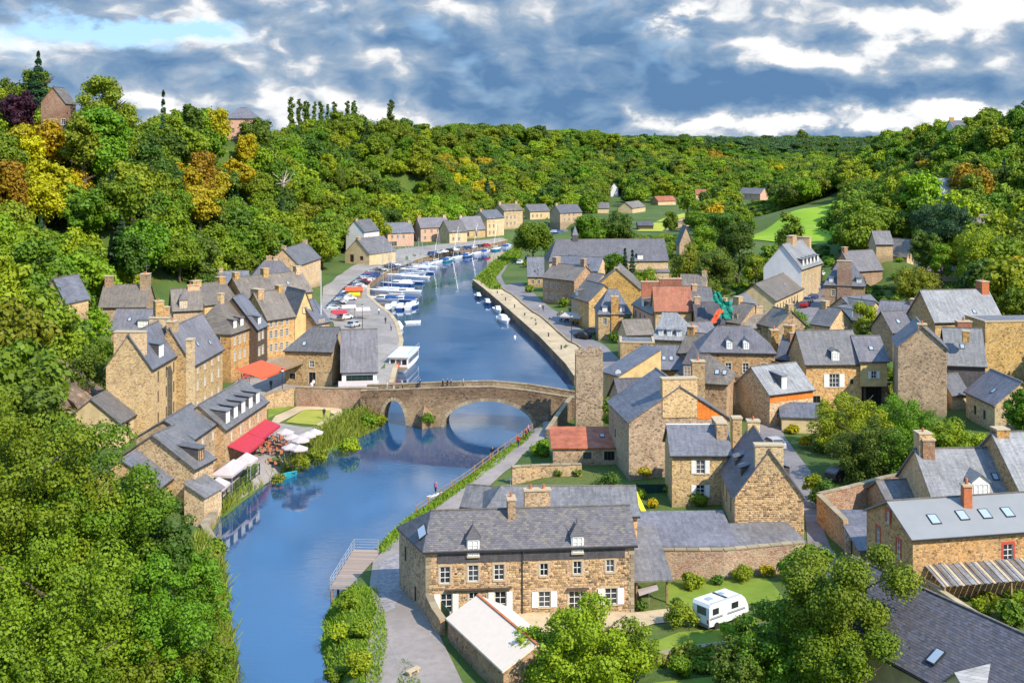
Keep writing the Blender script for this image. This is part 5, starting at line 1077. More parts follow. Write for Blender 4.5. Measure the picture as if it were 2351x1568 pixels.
def off_line(line, d):
    out = []
    for i, p in enumerate(line):
        a = line[max(0, i - 1)]; b = line[min(len(line) - 1, i + 1)]; l = math.hypot(b[0] - a[0], b[1] - a[1]); out.append((p[0] - (b[1] - a[1]) / l * d, p[1] + (b[0] - a[0]) / l * d))
    return out
RQ = [RIGHT[14], RIGHT[15], RIGHT[16], RIGHT[17], RIGHT[18], RIGHT[19]]
# right is to the right of the direction of travel (northwards): negative offset
wall_line('quay_wall', 'long stone quay wall on the right bank beyond the bridge', [(x, y, -1.5, QZ) for x, y in resample(off_line(RQ, -.35), 6)], .7, 'stone_bridge', coping='sand_piece', cop_len=1.3, cop_w=1.0)
o1 = off_line(RQ, -.8); o2 = off_line(RQ, -5.2); o3 = off_line(RQ, -5.6); o4 = off_line(RQ, -15)
drape('quay_walk', o1 + o2[::-1], 'gravel_sand', zmin=QZ + .03, off=.12, step=2)
wall_line('kerb_wall', 'low stone kerb wall between sandy quay walk and road on the right bank', [(x, y, QZ - .3, max(QZ, G(x, y) + .1) + .35) for x, y in resample(o2, 6)], .35, 'stone_tan')
road = o3 + [P(1108,632,1.9), P(1140,604,1.9), P(1172,588,1.9), P(1196,590,1.9), P(1166,610,1.9), P(1150,634,1.9), P(1160,655,1.9)] + [P(1196,650,1.9), P(1240,690,1.9), P(1295,728,1.9), P(1345,765,2.0), P(1385,800,2.2), P(1440,840,2.6), P(1400,880,2.6), P(1322,895,2.4)]
drape('quay_road', road, 'asphalt', zmin=QZ + .04, step=2, off=.14)
# left quays
LQ = LEFT[12:26]
wall_line('quay_wall', 'curving stone quay wall of the yacht harbour on the left bank', [(x, y, -1.5, 1.7) for x, y in resample(off_line(LQ, .35), 6)], .7, 'stone_bridge', coping='sand_piece', cop_len=2.0, cop_w=1.0)
lqi = off_line(LQ, .8)
plaza = lqi + [P(1160,548,2), P(1030,562,2), P(950,572,2), P(880,585,2), P(850,600,2), P(790,625,2), P(742,660,2.4), P(735,735,2.6), P(765,740,2.6), P(775,790,2.6), P(700,745,2.6), P(640,820,2.6), P(560,860,2.8), P(545,905,2.6), P(620,900,2.6), P(690,893,2.8)] + [(-36, 203), (-24, 201), (-21, 203)]
drape('harbour_street', plaza, 'paving', zmin=1.75, step=2, off=.15)
drape('car_park', [P(760,700,2), P(800,660,2), P(850,625,2), P(905,605,2), P(960,592,2), P(945,602,2), P(880,625,2), P(840,650,2), P(825,680,2), P(790,735,2)], 'asphalt', zmin=1.80, step=2, off=.22)
drape('street_lower', [P(512,905,3), P(560,860,3), P(640,880,2.7), P(700,884,2.6), P(690,893,2.6), P(640,905,2.4), P(610,925,2.4), P(560,935,2.4), P(450,1000,2.6), P(420,1010,2.8), P(430,960,3)], 'paving', off=.18, step=2)
# retaining wall of the small park, left of the bridge
wall_line('park_wall', 'mottled retaining wall between the small riverside park and the street to the bridge', [(-35.5, 200.5, 1.2, 5.0), (-29, 199.3, 1.2, 5.0), (-21.8, 198.2, 1.2, 5.3)], .6, 'stone_rust', coping='coping_piece')
wall_line('park_wall', 'lower rubble wall beside the park entrance ramp', [(-42.5, 196, 1.2, 3.6), (-39, 199, 1.2, 4.4), (-35.9, 200.6, 1.2, 4.9)], .5, 'stone_tan', coping='coping_piece')
drape('park_path', [P(632,955,2), P(690,925,2.2), P(760,925,2.3), P(785,935,2.2), P(790,958,2), P(745,985,1.8), P(725,975,1.8), P(770,950,2), P(740,938,2.1), P(700,938,2.1), P(640,972,1.9), P(622,972,1.9)], 'gravel_sand', off=.08, step=2)
drape('park_lawn', [P(616,930,2.2), P(690,922,2.3), P(632,953,2), P(616,962,2)], 'lawn', off=.07, step=2)
drape('park_lawn', [P(700,938,2.1), P(760,940,2.1), P(755,958,2), P(722,975,1.9), P(655,968,2)], 'lawn_dry', off=.09, step=2)
drape('park_lawn', [P(765,925,2.3), P(868,922,2.3), P(850,945,2), P(800,955,1.8), P(788,933,2)], 'lawn', off=.07, step=2)
# terrace of the restaurants
drape('terrace', [P(616,970,1.8), P(700,985,1.6), P(735,985,1.6), P(690,1035,1.2), P(620,1085,1.2), P(520,1150,1.2), P(500,1130,1.2), P(540,1080,1.5)], 'paving', off=.1, step=2)
# towpath below the bridge, right bank
TP = [P(1318,915,2.6), P(1262,960,2.0), P(1222,1005,1.8), P(1160,1065,1.7), P(1095,1120,1.6), P(1030,1168,1.6), P(965,1212,1.6), P(925,1250,1.6), P(905,1290,1.6), P(905,1340,1.6), P(925,1410,1.6), P(960,1490,1.6), P(1010,1600,1.6)]
drape('towpath', ribbon_poly(TP, [4.5, 4.0, 3.6, 3.0, 2.8, 2.6, 2.6, 3.0, 4.4, 4.8, 4.6, 4.6, 4.6]), 'gravel_path', off=.09, step=1.5)
drape('track', ribbon_poly([P(900,1400,1.6), P(880,1500,1.6), P(885,1600,1.6)], 3.0), 'gravel_path', off=.075, step=1.5)
drape('shadowed_cobble_yard', [P(870,1296,1.6), P(912,1275,1.6), P(948,1290,1.6), P(948,1330,1.6), P(925,1372,1.6), P(905,1402,1.6), P(882,1410,1.6), P(864,1350,1.6)], 'cobbles_shadowed', off=.12, step=1.5)  # cobble paving; its dark tone and outline also stand for the house's shadow
drape('forecourt', [P(1160,1420,1.4), P(1200,1400,1.5), P(1455,1402,1.5), P(1545,1392,1.4), P(1640,1390,1.2), P(1630,1418,1.2), P(1500,1432,1.3), P(1400,1470,1.3), P(1230,1450,1.3)], 'gravel_sand', off=.08, step=2)
drape('garden_lawn', [P(1530,1340,1.2), P(1640,1335,1.2), P(1760,1338,1.2), P(1800,1390,1.2), P(1650,1388,1.2), P(1560,1392,1.3), P(1530,1385,1.3)], 'lawn', off=.08, step=2)
drape('garden_lawn', [P(1480,1480,1.3), P(1560,1450,1.3), P(1680,1440,1.3), P(1660,1475,1.3), P(1540,1500,1.3)], 'lawn', off=.07, step=2)
drape('garden_lawn', [P(1500,1568,1.3), P(1700,1545,1.4), P(1800,1560,1.4), P(1800,1640,1.5), P(1500,1640,1.3)], 'lawn', off=.07, step=2)
drape('lane', [P(1846,1165,3), P(1875,1180,3), P(1905,1250,2.6), P(1950,1330,2.2), P(1900,1340,2.2), P(1856,1260,2.6)], 'asphalt', off=.08, step=2)
drape('village_street', ribbon_poly([P(1888,668,5), P(1862,700,5), P(1840,735,5), P(1800,780,5), P(1760,880,5), P(1745,950,4.4), P(1770,1000,4.2), P(1830,1090,3.6), P(1865,1180,3)], [8, 8, 6, 6, 6, 5, 4, 4, 4]), 'asphalt', off=.1, step=2.5)
drape('village_street', ribbon_poly([P(1330,900,2.8), P(1400,925,3), P(1450,880,3.2), P(1560,790,4), P(1640,860,4.6), P(1700,925,4.8), P(1750,930,4.6)], 4.0), 'paving', off=.12, step=2.5)
drape('hill_road', ribbon_poly([PY(2075,548,345)[:2], PY(2095,525,360)[:2], PY(2080,515,385)[:2], PY(2110,490,420)[:2]], 7.0), 'asphalt', off=.6, step=3)
drape('meadow', [P(1718,556,4.5), P(1725,534,5), P(1800,512,8), P(1938,478,13), P(1936,500,11.5), P(1918,546,9), P(1860,566,6), P(1790,560,5.2)], 'meadow', off=.35, step=5)
drape('field', [P(1528,530,2.8), P(1545,508,2.8), P(1640,486,3.2), P(1635,502,3), P(1590,520,3)], 'field_brown', off=.30, step=5)
drape('field', [P(1460,532,2.6), P(1530,500,2.8), P(1640,478,3.2), P(1640,485,3.2), P(1545,507,2.8), P(1520,532,2.8)], 'field_yellow', off=.26, step=5)
drape('field', [PY(795,318,700)[:2], PY(892,324,700)[:2], PY(888,334,672)[:2], PY(830,330,672)[:2]], 'meadow_far', off=.8, step=6)
# garden walls on the near right
def wp(px, py, zt, zb): x, y = P(px, py, zt); return (x, y, zb, zt)
wall_line('garden_wall', 'mossy rubble garden wall with brick patch behind the caravan lawn', [wp(1520,1262,4.1,0), wp(1660,1262,4.1,0), wp(1845,1245,4.3,0)], .55, 'stone_rust', coping='coping_piece')
wall_line('garden_wall', 'low rubble wall across the shrub garden below the caravan', [wp(1505,1503,2.2,0), wp(1590,1488,2.2,0), wp(1690,1473,2.2,0)], .45, 'stone_rust', coping='coping_piece')
wall_line('yard_wall', 'tall yard wall rising to the right with cream coping, brick patches', [wp(1880,1134,6.0,1.5), wp(1950,1118,6.3,1.5), wp(2030,1096,6.8,1.5), wp(2095,1083,7.0,2)], .5, 'stone_rust', coping='coping_piece')
wall_line('yard_wall', 'long side wall of the yard running toward the camera beside the lane', [wp(1880,1136,6.0,1.0), wp(1910,1165,5.8,1.0), wp(1942,1196,5.4,1.0)], .5, 'stone_tan', coping='coping_piece')
wall_line('yard_wall', 'front return of the yard wall under the flat slate shed', [wp(1942,1198,5.2,1.0), wp(1948,1240,4.2,1.0)], .5, 'stone_brown')
wall_line('garden_wall', 'rubble wall along the back of the red sheet-roofed garden shed', [wp(1175,1072,4.0,1), wp(1240,1068,4.0,1), wp(1335,1066,4.0,1)], .45, 'stone_tan', coping='coping_piece')
wall_line('garden_wall', 'old wall stub beside the front house and green gate', [wp(985,1368,3.6,0), wp(1000,1400,3.4,0), wp(1016,1422,3.0,0)], .5, 'stone_brown', coping='coping_piece')
wall_line('curved_wall', 'curved stone retaining wall with pale coping under the ribbed canopy', [wp(2108,1318,4.6,0), wp(2150,1350,4.6,0), wp(2230,1402,4.6,0), wp(2350,1470,4.6,0)], .4, 'stone_tan', coping='sand_piece')
wall_line('river_wall', 'stone bank wall at the water under the annex and big foreground tree', [(LEFT[2][0] - .6, LEFT[2][1], -1.5, 1.6), (LEFT[3][0] - .5, LEFT[3][1], -1.5, 1.6), (LEFT[4][0] - .6, LEFT[4][1], -1.5, 1.3)], .7, 'stone_brown', coping='coping_piece')
wall_line('ramp_wall', 'stone parapet running down from the bridge to the towpath', [(9.4, 192.3, 0, 5.2), (7.2, 186, -.5, 4.0), (5.2, 179, -1, 3.0)], .5, 'stone_bridge', coping='coping_piece')
# small garden gate & screen
def box_thing(name, label, cat, x, y, z, rz, parts):
    r = thing(name, label, cat, (x, y, z), rz)
    for nm, bx, mt in parts: m = MB(); m.box(*bx, mt); m.build(nm, r)
    return r
x, y = P(1022, 1440, 1.4)
g = thing('garden_gate', 'dark green board gate between wall stub and white-roofed shed', 'gate', (x, y, 1.3), math.radians(-68))
for i in range(8): m = MB(); m.box(-1.2 + i * .3, -1.2 + i * .3 + .28, 0, .04, .05, 2.0, 'green_paint'); m.build('board', g)
m = MB(); m.box(-1.2, 1.2, .04, .1, .4, .55, 'green_paint'); m.box(-1.2, 1.2, .04, .1, 1.5, 1.65, 'green_paint'); m.build('rail', g)
x0, y0 = P(1462, 1140, 2.4); x1, y1 = P(1640, 1140, 2.4); LL = math.dist((x0, y0), (x1, y1))
g = thing('privacy_screen', 'dark green mesh garden screen in front of the white-ridged house', 'fence', (x0, y0, 2.4), math.atan2(y1 - y0, x1 - x0))
for i in range(7):
    m = MB(); m.box(i * LL / 7 + .05, (i + 1) * LL / 7 - .05, 0, .05, 0, 1.5, 'green_screen'); m.build('panel', g)
for i in range(8): m = MB(); m.box(i * LL / 7 - .04, i * LL / 7 + .04, -.03, .08, -.8, 1.7, 'iron_dark'); m.build('post', g)
# ------------------------------------------------------------------ towpath fence
def post_fence(name, label, line, step, hh, mt, rails=2, post=.09):
    rs = resample(line, step); ox, oy = rs[0][:2]; oz = G(ox, oy); r = thing(name, label, 'fence', (ox, oy, oz))
    pm = MB(); pm.box(-post, post, -post, post, -.6, hh, mt); me = pm.mesh('post'); pts = []
    for p in rs:
        z = max(G(p[0], p[1]), .9) if len(p) < 3 else p[2]
        pts.append((p[0] - ox, p[1] - oy, z - oz)); obj('post', me, r, pts[-1])
    for a, b in zip(pts[:-1], pts[1:]):
        for k in range(rails):
            zz = hh * (1 - .45 * k) - .12; m = MB(); m.tube((a[0], a[1], a[2] + zz), (b[0], b[1], b[2] + zz), .05, .05, mt, 5); m.build('rail', r)
    return r
post_fence('towpath_fence', 'timber post and rail fence along the water side of the towpath', [P(1222,985,1.5), P(1160,1042,1.5), P(1090,1095,1.5), P(1010,1148,1.5), P(955,1186,1.5)], 3.0, 1.15, 'timber')
# ------------------------------------------------------------------ landing stage
def jetty():
    A, B = P(820, 1243, .9), P(760, 1335, .9); C_, D_ = P(765, 1365, .9), P(862, 1270, .9)
    a = Vector(P(812, 1262, 1.2)); b = Vector(P(757, 1352, 1.2)); L = (b - a).length; u = (b - a) / L; ang = math.atan2(u.y, u.x)
    r = thing('landing_stage', 'timber landing stage with railing over the water beside the towpath', 'jetty', (a.x, a.y, 1.2), ang)
    n = 30; Wd = 3.6       # interior is to the left of the direction of travel (towards the bank)
    for i in range(n):
        m = MB(); m.box(i * L / n + .02, (i + 1) * L / n - .02, 0, Wd, 0, .07, 'plank_piece'); m.build('plank', r)
    for y in (.2, Wd/2, Wd - .2): m = MB(); m.box(0, L, y - .08, y + .08, -.22, -.003, 'timber'); m.build('beam', r)
    for i in range(5):
        for y in (.2, Wd - .3): m = MB(); m.tube((L * i / 4, y, -3), (L * i / 4, y, -.2), .12, .12, 'timber'); m.build('pile', r)
    k = 9
    for i in range(k): m = MB(); m.box(L * i / (k - 1) - .04, L * i / (k - 1) + .04, .02, .1, 0, 1.15, 'alu'); m.build('rail_post', r)
    for z in (.45, .8, 1.15): m = MB(); m.tube((0, .06, z), (L, .06, z), .03, .03, 'alu', 5); m.build('rail', r)
    for xx in (0.0, L):
        for z in (.3, .6, .9, 1.15): m = MB(); m.tube((xx, .06, z), (xx, Wd * .75, z), .025, .025, 'alu', 5); m.build('rail', r)
        m = MB(); m.box(xx - .04, xx + .04, Wd * .75 - .04, Wd * .75 + .04, 0, 1.15, 'alu'); m.build('rail_post', r)
jetty()
# ------------------------------------------------------------------ ruined tower and other stacks
def tower():
    x, y, z = PY(1352, 974, 182.6)
    r = thing('ruined_tower', 'tall ruined stone tower with plants growing on its broken top, right end of the bridge', 'tower', (x, y, 3))
    m = MB(); rg = random.Random(4); n = 14; h = 11.3
    ring = [(-2.05, -1.5), (2.05, -1.5), (2.05, 1.8), (-2.05, 1.8)]
    m.prism([(a, b, -2) for a, b in ring], [(a * .97, b * .97, h - .8) for a, b in ring], 'stone_brown', True)
    for i in range(n):
        a = -2 + 4 * i / n; m.box(a, a + .27, -1.5, -.9, h - .85, h + rg.uniform(-.5, .35), 'stone_brown'); m.box(a, a + .27, 1.2, 1.75, h - .85, h + rg.uniform(-.5, .35), 'stone_brown')
    m.build('masonry', r)
tower()
def stack(label, px, py, Y, w, d, zb, mt, name='chimney_tower', pots=0):
    x, y, z = PY(px, py, Y); r = thing(name, label, 'chimney', (x, y, zb)); m = MB(); m.box(-w/2, w/2, 0, d, 0, z - zb, mt); m.build('stack', r)
    m = MB(); m.box(-w/2 - .1, w/2 + .1, -.1, d + .1, z - zb, z - zb + .18, 'cream_stone'); m.build('cap', r)
    for i in range(pots): m = MB(); m.tube((-w/2 + w * (i + .5) / pots, d/2, z - zb + .18), (-w/2 + w * (i + .5) / pots, d/2, z - zb + .75), .17, .13, 'terracotta', 7); m.build('chimney_pot', r)
stack('broad mottled stone stack between the two-dormer mansion and the weathered roof', 1834, 766, 197, 2.8, 2.0, 3, 'stone_rust')
stack('slim ochre chimney with orange pot rising beside the two-dormer mansion', 1779, 760, 201, 1.2, 1.6, 3, 'stone_ochre', pots=1)
stack('slender lit stone stack standing in front of the terrace behind the tall house', 434, 782, 178, .9, 1.6, 3, 'stone_pale')
stack('stone chimney topped with red brick above the slate wing at the right', 2215, 772, 188.5, 2.6, 1.8, 10, 'stone_rust', pots=1)
stack('red brick stack on the slate wing right of the large blank gable', 2215, 740, 190.6, 2.2, 1.2, 12, 'brick_red', pots=1)
stack('slim stone chimney with terracotta pots left of the light slate house', 2133, 1012, 133, 1.3, 1.3, 3, 'stone_rust', pots=2)
stack('terracotta-topped flue poking through the smooth light grey roof', 2223, 1118, 116.9, .8, .9, 9.6, 'terracotta', pots=1)
stack('mossy chimney at the left end of the orange-topped building', 1604, 832, 172, 1.8, 1.4, 4, 'stone_brown', pots=1)
stack('yellow lichened stack above the white ridge flashing', 1693, 962, 147, 1.1, 1.2, 4, 'stone_ochre')
stack('wide red brick chimney wall behind the rust-red tiled roof', 1509, 648, 262, 6.8, 1.0, 4, 'brick_red', pots=3)
# scaffold sheeting
def sheet(label, corners, mt, name='tarpaulin'):
    c = Vector(corners[0]); r = thing(name, label, 'tarpaulin', c); m = MB(); n = 8; A, B, C_, D_ = [Vector(q) - c for q in corners]; rg = random.Random(len(label)); g = {}
    for i in range(n + 1):
        for j in range(n + 1):
            s, t = i / n, j / n; p = A.lerp(B, s).lerp(D_.lerp(C_, s), t); g[i, j] = p + Vector((rg.uniform(-.2, .2), rg.uniform(-.15, .15) + .35 * math.sin(s * 9 + t * 5), rg.uniform(-.2, .2)))
    for i in range(n):
        for j in range(n): m.poly([g[i, j], g[i + 1, j], g[i + 1, j + 1], g[i, j + 1]], mt)
    m.build('sheet', r)
sheet('rumpled green building netting over a roof under repair', [PY(1636,692,243), PY(1662,704,243), PY(1655,670,245), PY(1640,668,245)], 'green_net')
sheet('green netting hanging down beside the orange sheet', [PY(1652,730,242), PY(1682,733,242), PY(1681,692,244), PY(1650,690,244)], 'green_net')
sheet('long orange strip of sheeting lying on the dark roof', [PY(1624,748,238), PY(1632,752,238), PY(1662,712,241), PY(1650,708,241)], 'orange_canvas')
# awnings
def awning(label, A, B, out, drop, mt, name='awning', nst=1):
    a, b = Vector(A), Vector(B); L = (b.xy - a.xy).length; r = thing(name, label, 'awning', a, math.atan2(b.y - a.y, b.x - a.x)); dz = b.z - a.z
    m = MB(); m.slab([(0, -out, -drop), (L, -out, dz - drop), (L, 0, dz), (0, 0, 0)], .06, mt); m.build('canvas', r)
    m = MB(); m.poly([(0, -out, -drop - .35), (L, -out, dz - drop - .35), (L, -out, dz - drop - .06), (0, -out, -drop - .06)], mt); m.build('valance', r)
    for x in (.1, L/2, L - .1): m = MB(); m.tube((x, -out + .05, -drop - .05), (x, -.05, -.5), .03, .03, 'iron_dark', 5); m.build('arm', r)
def wp3(h, s, out, z): 
    u = h['u']; a = h['Aw']; return (a[0] + u[0] * s + u[1] * out, a[1] + u[1] * s - u[0] * out, z)
DB = find('five slate dormers')
awning('long crimson awning along the dormered quay building, nearer half', wp3(DB, .8, .05, 4.9), wp3(DB, 8.4, .05, 4.9), 2.6, .9, 'red_canvas')
awning('crimson awning of the dormered quay building, farther half beside the park', wp3(DB, 8.6, .05, 4.9), wp3(DB, 16.8, .05, 4.9), 2.2, .8, 'red_canvas')
JB = find('joining the dormered row')
awning('small red awning over the tent terrace corner', wp3(JB, .5, .05, 3.9), wp3(JB, 3.6, .05, 3.9), 1.6, .8, 'red_canvas')
x0, y0, z0_ = PY(541, 848, 196); x1, y1, z1_ = PY(600, 826, 204)
awning('bright orange cafe awning on the left square', (x0, y0, z0_), (x1, y1, z0_ + .1), 4.5, 1.2, 'orange_canvas')
x0, y0, z0_ = PY(603, 836, 206); x1, y1, z1_ = PY(656, 818, 214)
awning('tan cafe awning right of the orange one', (x0, y0, z0_), (x1, y1, z0_), 3.5, .8, 'timber')
BS = find('shopfront beside the bridge')
awning('cream canopy under the green-white shopfront beside the bridge', wp3(BS, -.6, .05, 4.4), wp3(BS, BS['L'] + .3, .05, 4.4), 1.8, .5, 'white_canvas')
x, y = P(1322, 745, 2)
awning('white cafe canopy on the right quay', (x - 2.5, y, 5.0), (x + 2.2, y - 2.5, 5.0), 3.0, .6, 'white_canvas')

def rock_face():
    rg = random.Random(3); r = thing('rock_face', 'bare brownish rock face on the slope between the big tree and the golden shrub', 'rock', (-95, 205, 0)); m = MB(); nx, nz = 14, 7; g = {}
    for i in range(nx + 1):
        for j in range(nz + 1):
            px = -40 + i * 19; top = 775 + 9 * abs(i - 3) ** 1.15; x, y, z = PY(px, top + (j / nz) * 90, 178 + j * -1.3 + rg.uniform(-1.3, 1.3)); g[i, j] = (x + 95, y - 205, z)
    for i in range(nx):
        for j in range(nz): m.poly([g[i, j + 1], g[i + 1, j + 1], g[i + 1, j], g[i, j]], 'cliff_rock')
    for i in range(nx): a, b = g[i, 0], g[i + 1, 0]; m.poly([a, b, (b[0] - 2, b[1] + 10, b[2] - 1), (a[0] - 2, a[1] + 10, a[2] - 1)], 'cliff_rock')
    m.build('cliff', r)
rock_face()
# ------------------------------------------------------------------ vegetation
def quads_from(c, nrm, size, rg, aspect=.75):
    """leaf-spray quads: centres c, facing nrm, half-size size"""
    n = len(c); t = rg.normal(size=(n, 3)); t -= (t * nrm).sum(1)[:, None] * nrm; t /= np.linalg.norm(t, axis=1)[:, None] + 1e-9
    b = np.cross(nrm, t); s = size[:, None]; t = t * s; b = b * s * aspect
    bend = nrm * s * .35
    v = np.stack([c - t * 1.0, c - b + bend * .6, c + t * 1.0, c + b + bend * .6], 1).reshape(-1, 3)
    f = np.arange(4 * n).reshape(n, 4); return v, f
def lobes_of(kind, R, H, rg):
    L = []
    if kind == 'broad':
        rz = max(R * .92, min(H * .42, R * 1.7)); zc = H - rz
        for i in range(44):
            th = rg.uniform(0, 2 * math.pi); ph = math.acos(rg.uniform(-.45, 1)); k = rg.uniform(.42, .84)
            L.append((math.sin(ph) * math.cos(th) * R * k, math.sin(ph) * math.sin(th) * R * k, zc + math.cos(ph) * rz * k, R * rg.uniform(.16, .34)))
        L.append((0, 0, zc, R * .58)); L.append((0, 0, zc - rz * .35, R * .5))
    elif kind == 'ash':
        rz = max(R * .95, min(H * .45, R * 1.5)); zc = H - rz
        for i in range(105):
            th = rg.uniform(0, 2 * math.pi); ph = math.acos(rg.uniform(-.75, 1)); k = rg.uniform(.30, .92) ** .7
            L.append((math.sin(ph) * math.cos(th) * R * k, math.sin(ph) * math.sin(th) * R * k, zc + math.cos(ph) * rz * k, R * rg.uniform(.09, .21)))
        L.append((0, 0, zc, R * .42))
    elif kind == 'round':
        rz = max(R * .85, min(H * .42, R * 1.7)); zc = H - rz
        for i in range(34):
            th = rg.uniform(0, 2 * math.pi); ph = math.acos(rg.uniform(-.6, 1)); k = .72
            L.append((math.sin(ph) * math.cos(th) * R * k, math.sin(ph) * math.sin(th) * R * k, zc + math.cos(ph) * rz * k, R * rg.uniform(.2, .3)))
        L.append((0, 0, zc, R * .74))
    elif kind == 'tall':
        for i in range(24):
            z = rg.uniform(.28, .93) * H; w = R * (1 - ((z / H - .5) / .62) ** 2) * .62; th = rg.uniform(0, 2 * math.pi); L.append((math.cos(th) * w, math.sin(th) * w, z, R * rg.uniform(.32, .48)))
    elif kind == 'poplar':
        for i in range(22):
            z = (.12 + .84 * i / 22) * H; w = R * .35; th = rg.uniform(0, 2 * math.pi); L.append((math.cos(th) * w, math.sin(th) * w, z, R * (.72 - .5 * abs(z / H - .4))))
    elif kind == 'open':
        for i in range(15):
            th = rg.uniform(0, 2 * math.pi); k = rg.uniform(.3, .8); z = H * rg.uniform(.5, .93); L.append((math.cos(th) * R * k, math.sin(th) * R * k, z, R * rg.uniform(.2, .33)))
    elif kind == 'bush':
        for i in range(16):
            th = rg.uniform(0, 2 * math.pi); k = rg.uniform(.2, .68); L.append((math.cos(th) * R * k, math.sin(th) * R * k, H * rg.uniform(.25, .62) * (1.1 - k * .5), R * rg.uniform(.26, .4)))
        L.append((0, 0, H * .4, R * .6))
    return np.array(L)
def crown_mesh(name, kind, R, H, nleaf, leaf, seed, mt, core=True):
    rg = np.random.default_rng(seed)
    if kind == 'conifer':
        z = H * (.1 + .9 * rg.random(nleaf) ** 1.25); ring = np.floor(z / (H / 13)) ; zz = (ring + .3) * H / 13 + rg.normal(0, H * .012, nleaf)
        rr = R * (1 - zz / H) * rg.uniform(.35, 1.05, nleaf); th = rg.uniform(0, 2 * math.pi, nleaf) ; zz -= rr * .18
        c = np.stack([rr * np.cos(th), rr * np.sin(th), zz], 1); nr = np.stack([np.cos(th) * .6, np.sin(th) * .6, np.full(nleaf, .8)], 1) + rg.normal(0, .35, (nleaf, 3)); nr /= np.linalg.norm(nr, axis=1)[:, None]
        v, f = quads_from(c, nr, leaf * rg.uniform(.7, 1.4, nleaf), rg)
    else:
        L = lobes_of(kind, R, H, rg); w = L[:, 3] ** 2; idx = rg.choice(len(L), nleaf, p=w / w.sum()); d = rg.normal(size=(nleaf, 3)); d /= np.linalg.norm(d, axis=1)[:, None]
        d[:, 2] = np.where(rg.random(nleaf) < .45, np.abs(d[:, 2]), d[:, 2])
        rad = L[idx, 3] * (1 + rg.normal(0, .10, nleaf)) * (1 - .34 * rg.random(nleaf) ** 1.6); c = L[idx, :3] + d * rad[:, None] * np.array([1, 1, .88])
        st = rg.random(nleaf) < .05; c[st] += d[st] * (L[idx[st], 3] * rg.uniform(.15, .5, st.sum()))[:, None]
        # drop leaves buried in other lobes
        keep = np.ones(nleaf, bool)
        for q in L: keep &= ~((np.linalg.norm(c - q[:3], axis=1) < q[3] * .60))
        c = c[keep]; d = d[keep]; n2 = len(c); nr = d + rg.normal(0, .50, (n2, 3)) + np.array([0, 0, .25]); nr /= np.linalg.norm(nr, axis=1)[:, None]
        v, f = quads_from(c, nr, leaf * rg.uniform(.6, 1.35, n2), rg)
        if core:
            nu, nv = 7, 5; th = np.linspace(0, 2 * math.pi, nu, endpoint=False); ph = np.linspace(.25, math.pi - .25, nv); T, Pn = np.meshgrid(th, ph)
            s = np.stack([np.sin(Pn) * np.cos(T), np.sin(Pn) * np.sin(T), np.cos(Pn)], 2).reshape(-1, 3)
            fs = []; 
            for a in range(nv - 1):
                for b in range(nu): fs.append((a * nu + b, (a + 1) * nu + b, (a + 1) * nu + (b + 1) % nu, a * nu + (b + 1) % nu))
            fs = np.array(fs)
            for q in (L if kind != 'ash' else L[-1:]):
                k = len(v); v = np.concatenate([v, q[:3] + s * q[3] * .60]); f = np.concatenate([f, fs + k])
    me = np_mesh(name, v, f, [mt]); return me
def trunk_mesh(R, H, seed, mt='bark', r0=None, br=5):
    m = MB(); rg = random.Random(seed); r0 = r0 or H * .028; p = Vector((0, 0, -.6)); top = H * .62; k = 5
    for i in range(k):
        q = Vector((rg.uniform(-.04, .04) * H * .5, rg.uniform(-.04, .04) * H * .5, top * (i + 1) / k)); m.tube(p, q, r0 * (1 - i / k * .6), r0 * (1 - (i + 1) / k * .6), mt, 7); p = q
        if i >= 1:
            for j in range(2):
                a = rg.uniform(0, 6.28); e = q + Vector((math.cos(a), math.sin(a), rg.uniform(.4, .8))) * R * rg.uniform(.5, .8); m.tube(q, e, r0 * .45, r0 * .12, mt, 5)
    return m.mesh('trunk')
def make_tree(name, kind, R, H, nleaf, leaf, seed, mt, label, cat='tree', loc=(0, 0, 0), bark='bark', group=None):
    t = thing(name, label, cat, loc, random.Random(seed).uniform(0, 6.28) if kind != 'none' else 0, group)
    obj('crown', crown_mesh('crown', kind, R, H, nleaf, leaf, seed, mt), t)
    if kind != 'bush': obj('trunk', trunk_mesh(R, H, seed, bark), t)
    return t
def at_tree(px, pytop, Y, Rpx, kind, mt, label, name='broadleaf_tree', leaf=.3, dens=1.0, cat='tree', gz=None, seed=None, bark='bark', Hmin=2):
    x, y, zt = PY(px, pytop, Y); g = G(x, y) if gz is None else gz; R = Rpx * Y / FPX; Ht = max(zt - g, Hmin); 
    area = 4 * 3.14 * R * max(R, Ht * .4); n = int(min(62000, dens * area * 1.6 / (leaf * leaf)))
    return make_tree(name, kind, R, Ht, n, leaf * .62, seed or int(px * 7 + pytop), mt, label, cat, (x, y, g), bark)
at_tree(1235, 1430, 99, 75, 'broad', 'leaf_lime', 'left flank crown of the yellow-green trees beside the white-roofed shed', leaf=.19, dens=1.3, gz=1.2, name='hornbeam_tree', seed=46)
at_tree(300, 1440, 80, 170, 'ash', 'leaf_green', 'foliage filling the bottom edge of the lower left mass', leaf=.17, dens=1.2, gz=4, name='ash_tree', seed=44)
at_tree(90, 1420, 74, 170, 'ash', 'leaf_green', 'shaded foliage in the very bottom left corner', leaf=.17, dens=1.2, gz=8, name='ash_tree', seed=45)
at_tree(470, 1490, 87, 62, 'bush', 'leaf_bright', 'light shrub at the water under the lower left trees', leaf=.17, dens=1.3, gz=.8, name='shrub', cat='shrub', seed=49)
at_tree(232, 770, 192, 42, 'ash', 'leaf_green', 'green tree against the back of the tall chimney-gabled house', leaf=.25, dens=1.3, gz=7, seed=50)
